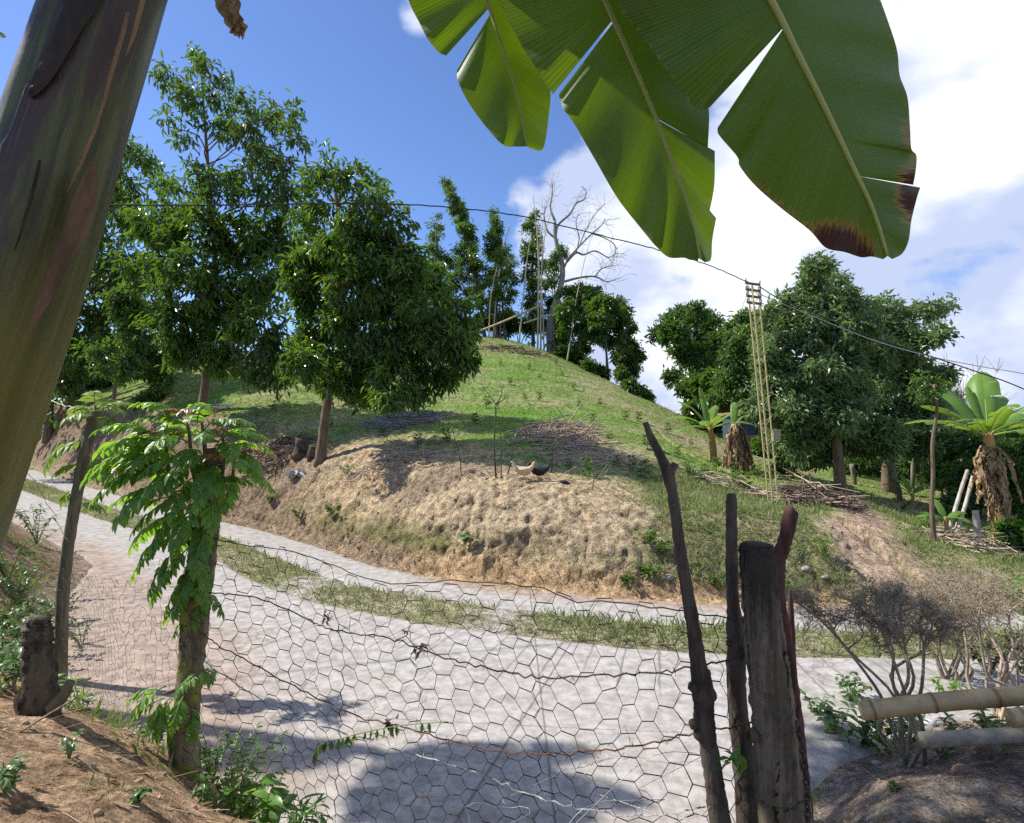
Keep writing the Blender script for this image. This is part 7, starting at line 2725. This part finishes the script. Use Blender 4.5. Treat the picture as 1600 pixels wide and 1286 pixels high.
pile('brush_pile', 880, 682, 0.95, 1.5, 0.40, 380, 0.3, 1.5, 0.012, 'large tan heap of cut branches on the middle of the slope', 'stick_tan', seed=1)
pile('brush_pile', 925, 712, 1.3, 0.9, 0.12, 150, 0.2, 0.9, 0.009, 'thin scatter of dry twigs below the large tan heap', 'stick_tan', seed=2)
pile('brush_pile', 640, 655, 1.1, 1.3, 0.15, 260, 0.2, 1.1, 0.012, 'grey burnt heap of branches on the left slope', 'stick_ash', seed=3)
pile('brush_pile', 1268, 778, 0.9, 0.5, 0.35, 260, 0.3, 1.1, 0.011, 'dark brown heap of branches between the lattice pole and the brown trunk', 'stick_dark', seed=4)
pile('brush_pile', 1235, 782, 1.1, 0.4, 0.10, 120, 0.3, 1.4, 0.010, 'pale sticks strewn at the foot of the lattice pole', 'stick_tan', seed=5)
pile('brush_pile', 610, 722, 1.1, 0.28, 0.10, 130, 0.15, 0.7, 0.009, 'grey brown debris lying along the bank top right of the near trunk', 'stick_tan', seed=6)
pile('brush_pile', 440, 705, 0.8, 0.6, 0.25, 200, 0.2, 0.8, 0.012, 'dark roots and sticks left of the near trunk', 'stick_dark', seed=7)
pile('brush_pile', 290, 668, 1.6, 0.5, 0.10, 160, 0.3, 1.2, 0.012, 'pale sticks in the shade by the middle trunk', 'stick_ash', seed=8)
pile('brush_pile', 1110, 748, 0.8, 0.4, 0.05, 60, 0.2, 0.9, 0.010, 'few pale sticks on the ground left of the lattice pole', 'stick_tan', seed=9)
pile('brush_pile', 800, 548, 2.2, 0.7, 0.3, 110, 0.2, 0.8, 0.022, 'brown cut stubble and sticks along the hill crest', 'stick_dark', seed=10)
pile('brush_pile', 1510, 850, 0.8, 0.5, 0.30, 140, 0.3, 1.3, 0.012, 'pale brown sticks among the leaning white poles', 'stick_tan', seed=11)
pile('brush_pile', 1260, 775, 0.6, 0.4, 0.6, 24, 0.8, 1.8, 0.012, 'few long thin sticks standing out of the dark heap', 'stick_tan', seed=12)

for (px, py, r, h, lab) in [(470, 712, 0.17, 0.42, 'ragged dark stump left of the near trunk'), (488, 718, 0.10, 0.34, 'narrow split stump touching the near trunk')]:
    c = hit(px, py)
    m = MB()
    tube(m, [c - [0, 0, .1], c + [0, 0, 0.05], c + [0, 0, h * 0.6], c + [0.02, 0, h], c + [0.02, 0, h * 0.8]], [r * 1.4, r * 1.1, r * 0.9, r * 0.85, r * 0.2], 16, 0.3, 0.16)
    tag(obj('tree_stump', m, 'wood_old', origin=c), lab, 'stump', 'stumps on the bank top')
c = hit(462, 742)
m = MB()
P = c + rng.normal(0, 0.07, (16, 3)) * [2.2, 1, 0.4] + [0, 0, 0.05]
leaves_hi(m, P, rng.normal(0, 1, (16, 3)) * [1, 1, 0.4], rng.normal(0, .5, (16, 3)) + [0, 0, 1], 0.22, 0.16, 0.4, 0.5, wave=0.04)
tag(obj('plastic_bag', m, 'plastic_white', origin=c), 'crumpled pale plastic bag on the bank edge below the near trunk', 'bag')

# ------------------------------------------------------------------ saplings and seedlings on the slope
bark_mat('stem_dark', (0.05, 0.045, 0.03), (0.12, 0.10, 0.07), None, 20)


def sapling(px, py, pts, label, r=0.016, tuft=8, br=(), leafL=0.09):
    c = hit(px, py)
    d = c[1]
    t = thing('sapling', c, label, 'sapling', 'thin saplings on the bank top')
    m = MB()
    P = spline([c - [0, 0, .05]] + [at(x, y, d) for x, y in pts], 6)
    tube(m, P, np.linspace(r, r * 0.5, len(P)), 6)
    ends = [P[-1]]
    for bp_ in br:
        Q_ = spline([at(x, y, d + 0.1 * k) for k, (x, y) in enumerate(bp_)], 4)
        tube(m, Q_, np.linspace(r * 0.6, r * 0.25, len(Q_)), 5)
        ends.append(Q_[-1])
    obj('stem', m, 'stem_dark', t)
    m = MB()
    for e in ends:
        leaves_hi(m, e + rng.normal(0, 0.03, (tuft, 3)), rng.normal(0, 0.8, (tuft, 3)) + [0, 0, 0.3], rng.normal(0, .4, (tuft, 3)) + [0, 0, 1], leafL, leafL * 0.4)
    obj('leaves', m, 'leaf_mid', t)


sapling(775, 743, [(772, 700), (774, 660), (775, 630)], 'tallest bare sapling with small forked top left of the hens', 0.022, 5, [[(775, 632), (783, 618), (784, 607)], [(775, 632), (765, 618), (757, 608)], [(775, 632), (790, 622)]])
sapling(783, 745, [(783, 710), (781, 664)], 'plain straight stem close right of the tallest sapling', 0.015, 2)
sapling(793, 740, [(800, 710), (808, 677)], 'stem leaning right of the tallest sapling', 0.015, 4)
sapling(862, 738, [(863, 715), (864, 690)], 'short sapling with leafy fork right of the hens', 0.016, 8, [[(864, 705), (872, 697)], [(864, 705), (856, 700)]])
sapling(721, 742, [(718, 710), (710, 685), (708, 672)], 'thin sapling with few leaves left of the tallest one', 0.012, 8, [[(710, 690), (720, 668)], [(712, 700), (700, 680)]])
sapling(399, 700, [(400, 670), (402, 650)], 'young leafy sapling on the bank top behind the sprouting tree', 0.018, 14, leafL=0.16)
sapling(1035, 775, [(1034, 758), (1030, 740)], 'little dark sapling left of the forked branch post', 0.010, 8)
sapling(925, 765, [(928, 745), (922, 725)], 'dry little sapling right of the dark clod', 0.010, 6)

proto = None
G_S = 'coffee seedlings on the hillside'


def seedling(loc, sc, rz):
    global proto
    if proto is None:
        proto = thing('coffee_seedling', (0, 0, 0), 'small dark green leafy seedling planted on the hillside', 'seedling', G_S)
        m = MB()
        tube(m, [(0, 0, -0.03), (0.005, 0, 0.15), (0, 0, 0.32)], [0.008, 0.006, 0.004], 5)
        obj('stem', m, 'stem_dark', proto)
        m = MB()
        n = 46
        z = rng.uniform(0.05, 0.36, n)
        az = rng.uniform(0, 2 * np.pi, n)
        D = np.stack([np.cos(az), np.sin(az), rng.uniform(0, 0.8, n)], -1)
        P = np.stack([np.cos(az) * 0.03, np.sin(az) * 0.03, z], -1)
        leaves_hi(m, P, D, np.stack([0 * az, 0 * az, 1 + 0 * az], -1) + rng.normal(0, .2, (n, 3)), 0.14 * (1.1 - z), 0.06, 0.15, 0.3)
        obj('leaves', m, 'leaf_dark', proto)
        proto.location = loc
        proto.scale = (sc, sc, sc)
        proto.rotation_euler = (0, 0, rz)
        return proto
    return dup(proto, loc, rz, sc)


spots = [(820, 625), (845, 628), (1073, 740), (1100, 742), (1122, 735), (1150, 738), (1152, 758), (1182, 750), (1092, 755), (1135, 722), (1166, 768), (905, 640), (955, 690), (985, 735), (890, 735), (915, 742), (960, 728), (1008, 745), (655, 700), (700, 690), (740, 662),
         (840, 590), (800, 600), (900, 610), (940, 632), (1000, 660), (1040, 680), (1062, 712), (1010, 700), (975, 655), (870, 570), (825, 575), (780, 570), (760, 640), (430, 640), (350, 655), (520, 668), (600, 680), (880, 590), (930, 665), (1080, 700), (1240, 752), (1260, 762)]
for (px, py) in spots:
    c = hit(px + rng.uniform(-4, 4), py + rng.uniform(-3, 3))
    seedling(c, rng.uniform(0.6, 1.15), rng.uniform(0, 6.28))
# individually noticeable small bushes on the bank
for a in [(540, 745, None, 0.34, 60, 0.11, 0.4, 'lone green bush on the bank top casting a small shadow', 'leaf_mid'),
          (465, 812, None, 0.30, 90, 0.10, 0.38, 'dark leafy clump low on the left bank face', 'leaf_mid'), (520, 808, None, 0.30, 90, 0.10, 0.38, 'dark leafy clump beside the left one on the bank face', 'leaf_mid'),
          (728, 850, None, 0.22, 20, 0.16, 0.5, 'single pale broad leaved plant on the sandy bank face', 'leaf_grey'), (420, 790, None, 0.3, 70, 0.09, 0.38, 'leafy clump at the left end of the bank face', 'leaf_mid'),
          (1010, 850, None, 0.25, 70, 0.13, 0.25, 'yellow green tuft high on the bank face near the forked post', 'leaf_light'), (1040, 870, None, 0.25, 70, 0.13, 0.25, 'yellow green tuft beside the forked post on the bank face', 'leaf_light'),
          (1015, 905, None, 0.22, 60, 0.12, 0.25, 'yellow green tuft low on the bank face near the forked post', 'leaf_light'), (1120, 920, None, 0.25, 70, 0.10, 0.3, 'green tuft low on the bank face left of the slender post', 'leaf_mid'),
          (980, 920, None, 0.2, 60, 0.10, 0.3, 'green tuft at the bank foot right of the sandy face', 'leaf_mid'), (1290, 870, None, 0.3, 90, 0.10, 0.25, 'yellowish tuft on the bank right of the posts', 'leaf_light'),
          (1410, 800, None, 0.28, 60, 0.10, 0.4, 'small green bush beside the earth path', 'leaf_mid'), (1240, 930, None, 0.25, 70, 0.10, 0.3, 'green tuft at the bank foot behind the posts', 'leaf_mid'),
          (1448, 828, None, 0.3, 40, 0.16, 0.4, 'bright leafy plant in front of the young banana', 'leaf_fresh'), (1574, 832, None, 0.3, 24, 0.18, 0.4, 'bright leaf sprout at the foot of the tall banana plant', 'leaf_fresh'),
          (60, 690, None, 0.7, 160, 0.20, 0.35, 'shaded bush under the leftmost trunk', 'leaf_dark'), (130, 650, None, 0.7, 160, 0.20, 0.35, 'shaded bush on the dark slope left of the young tree', 'leaf_dark'),
          (215, 680, None, 0.5, 110, 0.16, 0.35, 'low bush on the bank top right of the young tree', 'leaf_mid'), (270, 700, None, 0.4, 110, 0.14, 0.35, 'small bush on the bank face behind the sprouting tree', 'leaf_mid'),
          (120, 705, None, 0.5, 90, 0.16, 0.35, 'green clump on the dark left bank behind the stick post', 'leaf_mid'), (1075, 745, None, 0.3, 60, 0.10, 0.35, 'dark green little bush left of the slender post top', 'leaf_dark')]:
    c = hit(a[0], a[1])
    weed(a[0], a[1], c[1], *a[3:], group='small plants on the bank', name='small_bush', cat='plant', stems=6, spread=0.8)


# ------------------------------------------------------------------ hens
def hen(px, py, face, sc, mat, label, head_down=False):
    c = hit(px, py)
    t = thing('hen', c, label, 'hen', 'hens on the bank')
    f = face

    def W3(pts):
        return [c + np.array([p[0] * f, p[1], p[2]]) * sc for p in pts]
    m = MB()
    hd = [(0.20, 0, 0.34), (0.23, 0, 0.40), (0.25, 0, 0.43), (0.285, 0, 0.425)] if not head_down else [(0.22, 0, 0.22), (0.26, 0, 0.14), (0.29, 0, 0.09), (0.32, 0, 0.07)]
    body = [(-0.30, 0, 0.40), (-0.24, 0, 0.35), (-0.16, 0, 0.28), (-0.06, 0, 0.235), (0.05, 0, 0.235), (0.13, 0, 0.27)] + hd
    rr_ = [0.012, 0.045, 0.082, 0.108, 0.105, 0.080, 0.048, 0.036, 0.036, 0.012]
    Q = spline(np.hstack([np.array(W3(body)), np.array(rr_)[:, None] * sc]), 5)
    tube(m, Q[:, :3], Q[:, 3], 16)
    # tail fan of feathers merged with the body
    for k in range(7):
        a_ = (k - 3) * 0.05
        P = spline(W3([(-0.18, a_ * 0.4, 0.30), (-0.27, a_ * 0.8, 0.40 + 0.012 * (3 - abs(k - 3))), (-0.31 - 0.01 * (3 - abs(k - 3)), a_, 0.46)]), 4)
        tube(m, P, np.linspace(0.022, 0.008, len(P)) * sc, 6)
    obj('body', m, mat, t)
    for sgn in (-1, 1):
        m = MB()
        P = W3([(0.10, 0.085 * sgn, 0.27), (0.02, 0.112 * sgn, 0.26), (-0.08, 0.105 * sgn, 0.27), (-0.17, 0.07 * sgn, 0.30)])
        tube(m, spline(P, 4), np.array([0.02, 0.035, 0.045, 0.05, 0.052, 0.05, 0.048, 0.042, 0.036, 0.028, 0.018, 0.01, 0.006]) * sc, 8)
        obj('wing', m, mat, t)
        m = MB()
        P = W3([(0.02 * 1, 0.04 * sgn, 0.17), (0.0, 0.04 * sgn, 0.10), (0.015, 0.04 * sgn, 0.0)])
        tube(m, P, [0.022 * sc, 0.010 * sc, 0.008 * sc], 7)
        for q_ in (-0.5, 0, 0.5):
            tube(m, W3([(0.015, 0.04 * sgn, 0.008), (0.06, 0.04 * sgn + 0.035 * q_, 0.004)]), [0.007 * sc, 0.004 * sc], 5)
        tube(m, W3([(0.015, 0.04 * sgn, 0.008), (-0.02, 0.04 * sgn, 0.004)]), [0.006 * sc, 0.003 * sc], 5)
        obj('leg', m, 'leg_yellow', t)
    h_ = np.array(hd[2])
    m = MB()
    tube(m, W3([h_ + [0.03, 0, -0.002], h_ + [0.065, 0, -0.012]]), [0.012 * sc, 0.002 * sc], 7)
    obj('beak', m, 'leg_yellow', t)
    m = MB()
    for k in range(3):
        tube(m, W3([h_ + [-0.015 + 0.018 * k, 0, 0.025], h_ + [-0.018 + 0.018 * k, 0, 0.052]]), [0.010 * sc, 0.003 * sc], 6)
    tube(m, W3([h_ + [0.025, 0, -0.03], h_ + [0.025, 0, -0.055]]), [0.010 * sc, 0.006 * sc], 6)
    obj('comb', m, 'comb_red', t)
    return t


hen(819, 751, 1, 0.75, 'feather_cream', 'cream coloured hen standing on top of the sandy bank')
hen(842, 751, -1, 0.72, 'feather_black', 'black hen facing the cream hen on the bank')

# unseen broad tree left of and behind the viewpoint, added to shade the right yard
b = np.array([-6.2, -2.0, gz(-6.2, -2.0)])
t = thing('broadleaf_tree', b, 'unseen tree added beyond the left frame edge to shade the yard at the right', 'tree')
SB = [(np.array(c_), r_) for c_, r_ in [((-3.7, 4.9, 6.6), 0.5), ((-2.8, 4.7, 6.6), 0.5), ((-3.3, 5.6, 6.7), 0.55), ((-2.4, 5.5, 6.8), 0.5), ((-1.9, 4.8, 6.9), 0.5), ((-1.4, 5.6, 7.0), 0.5), ((-4.1, 5.9, 6.7), 0.5), ((-5.0, 5.2, 6.9), 0.45), ((-4.6, 6.3, 7.1), 0.5), ((-5.6, -1.0, 6.6), 1.2), ((-7.5, -2.5, 6.2), 1.3), ((-6.2, -3.8, 6.4), 1.2)]]
w = MB()
wood(w, [b - [0, 0, .1], b + [0.3, 0.3, 2], b + [0.6, 1.6, 4.5], b + [2.4, 6.4, 7.4 - b[2]]], 0.2, 0.06, SB, twigs=4)
obj('trunk', w, 'bark_brown', t)
m = MB()
crown(m, SB[:9], 5600, 0.17, 0.075, 0.3, clump=0.45)
crown(m, SB[9:], 4000, 0.17, 0.07, 0.5, clump=0.4)
obj('crown', m, 'leaf_dark', t, smooth=False)
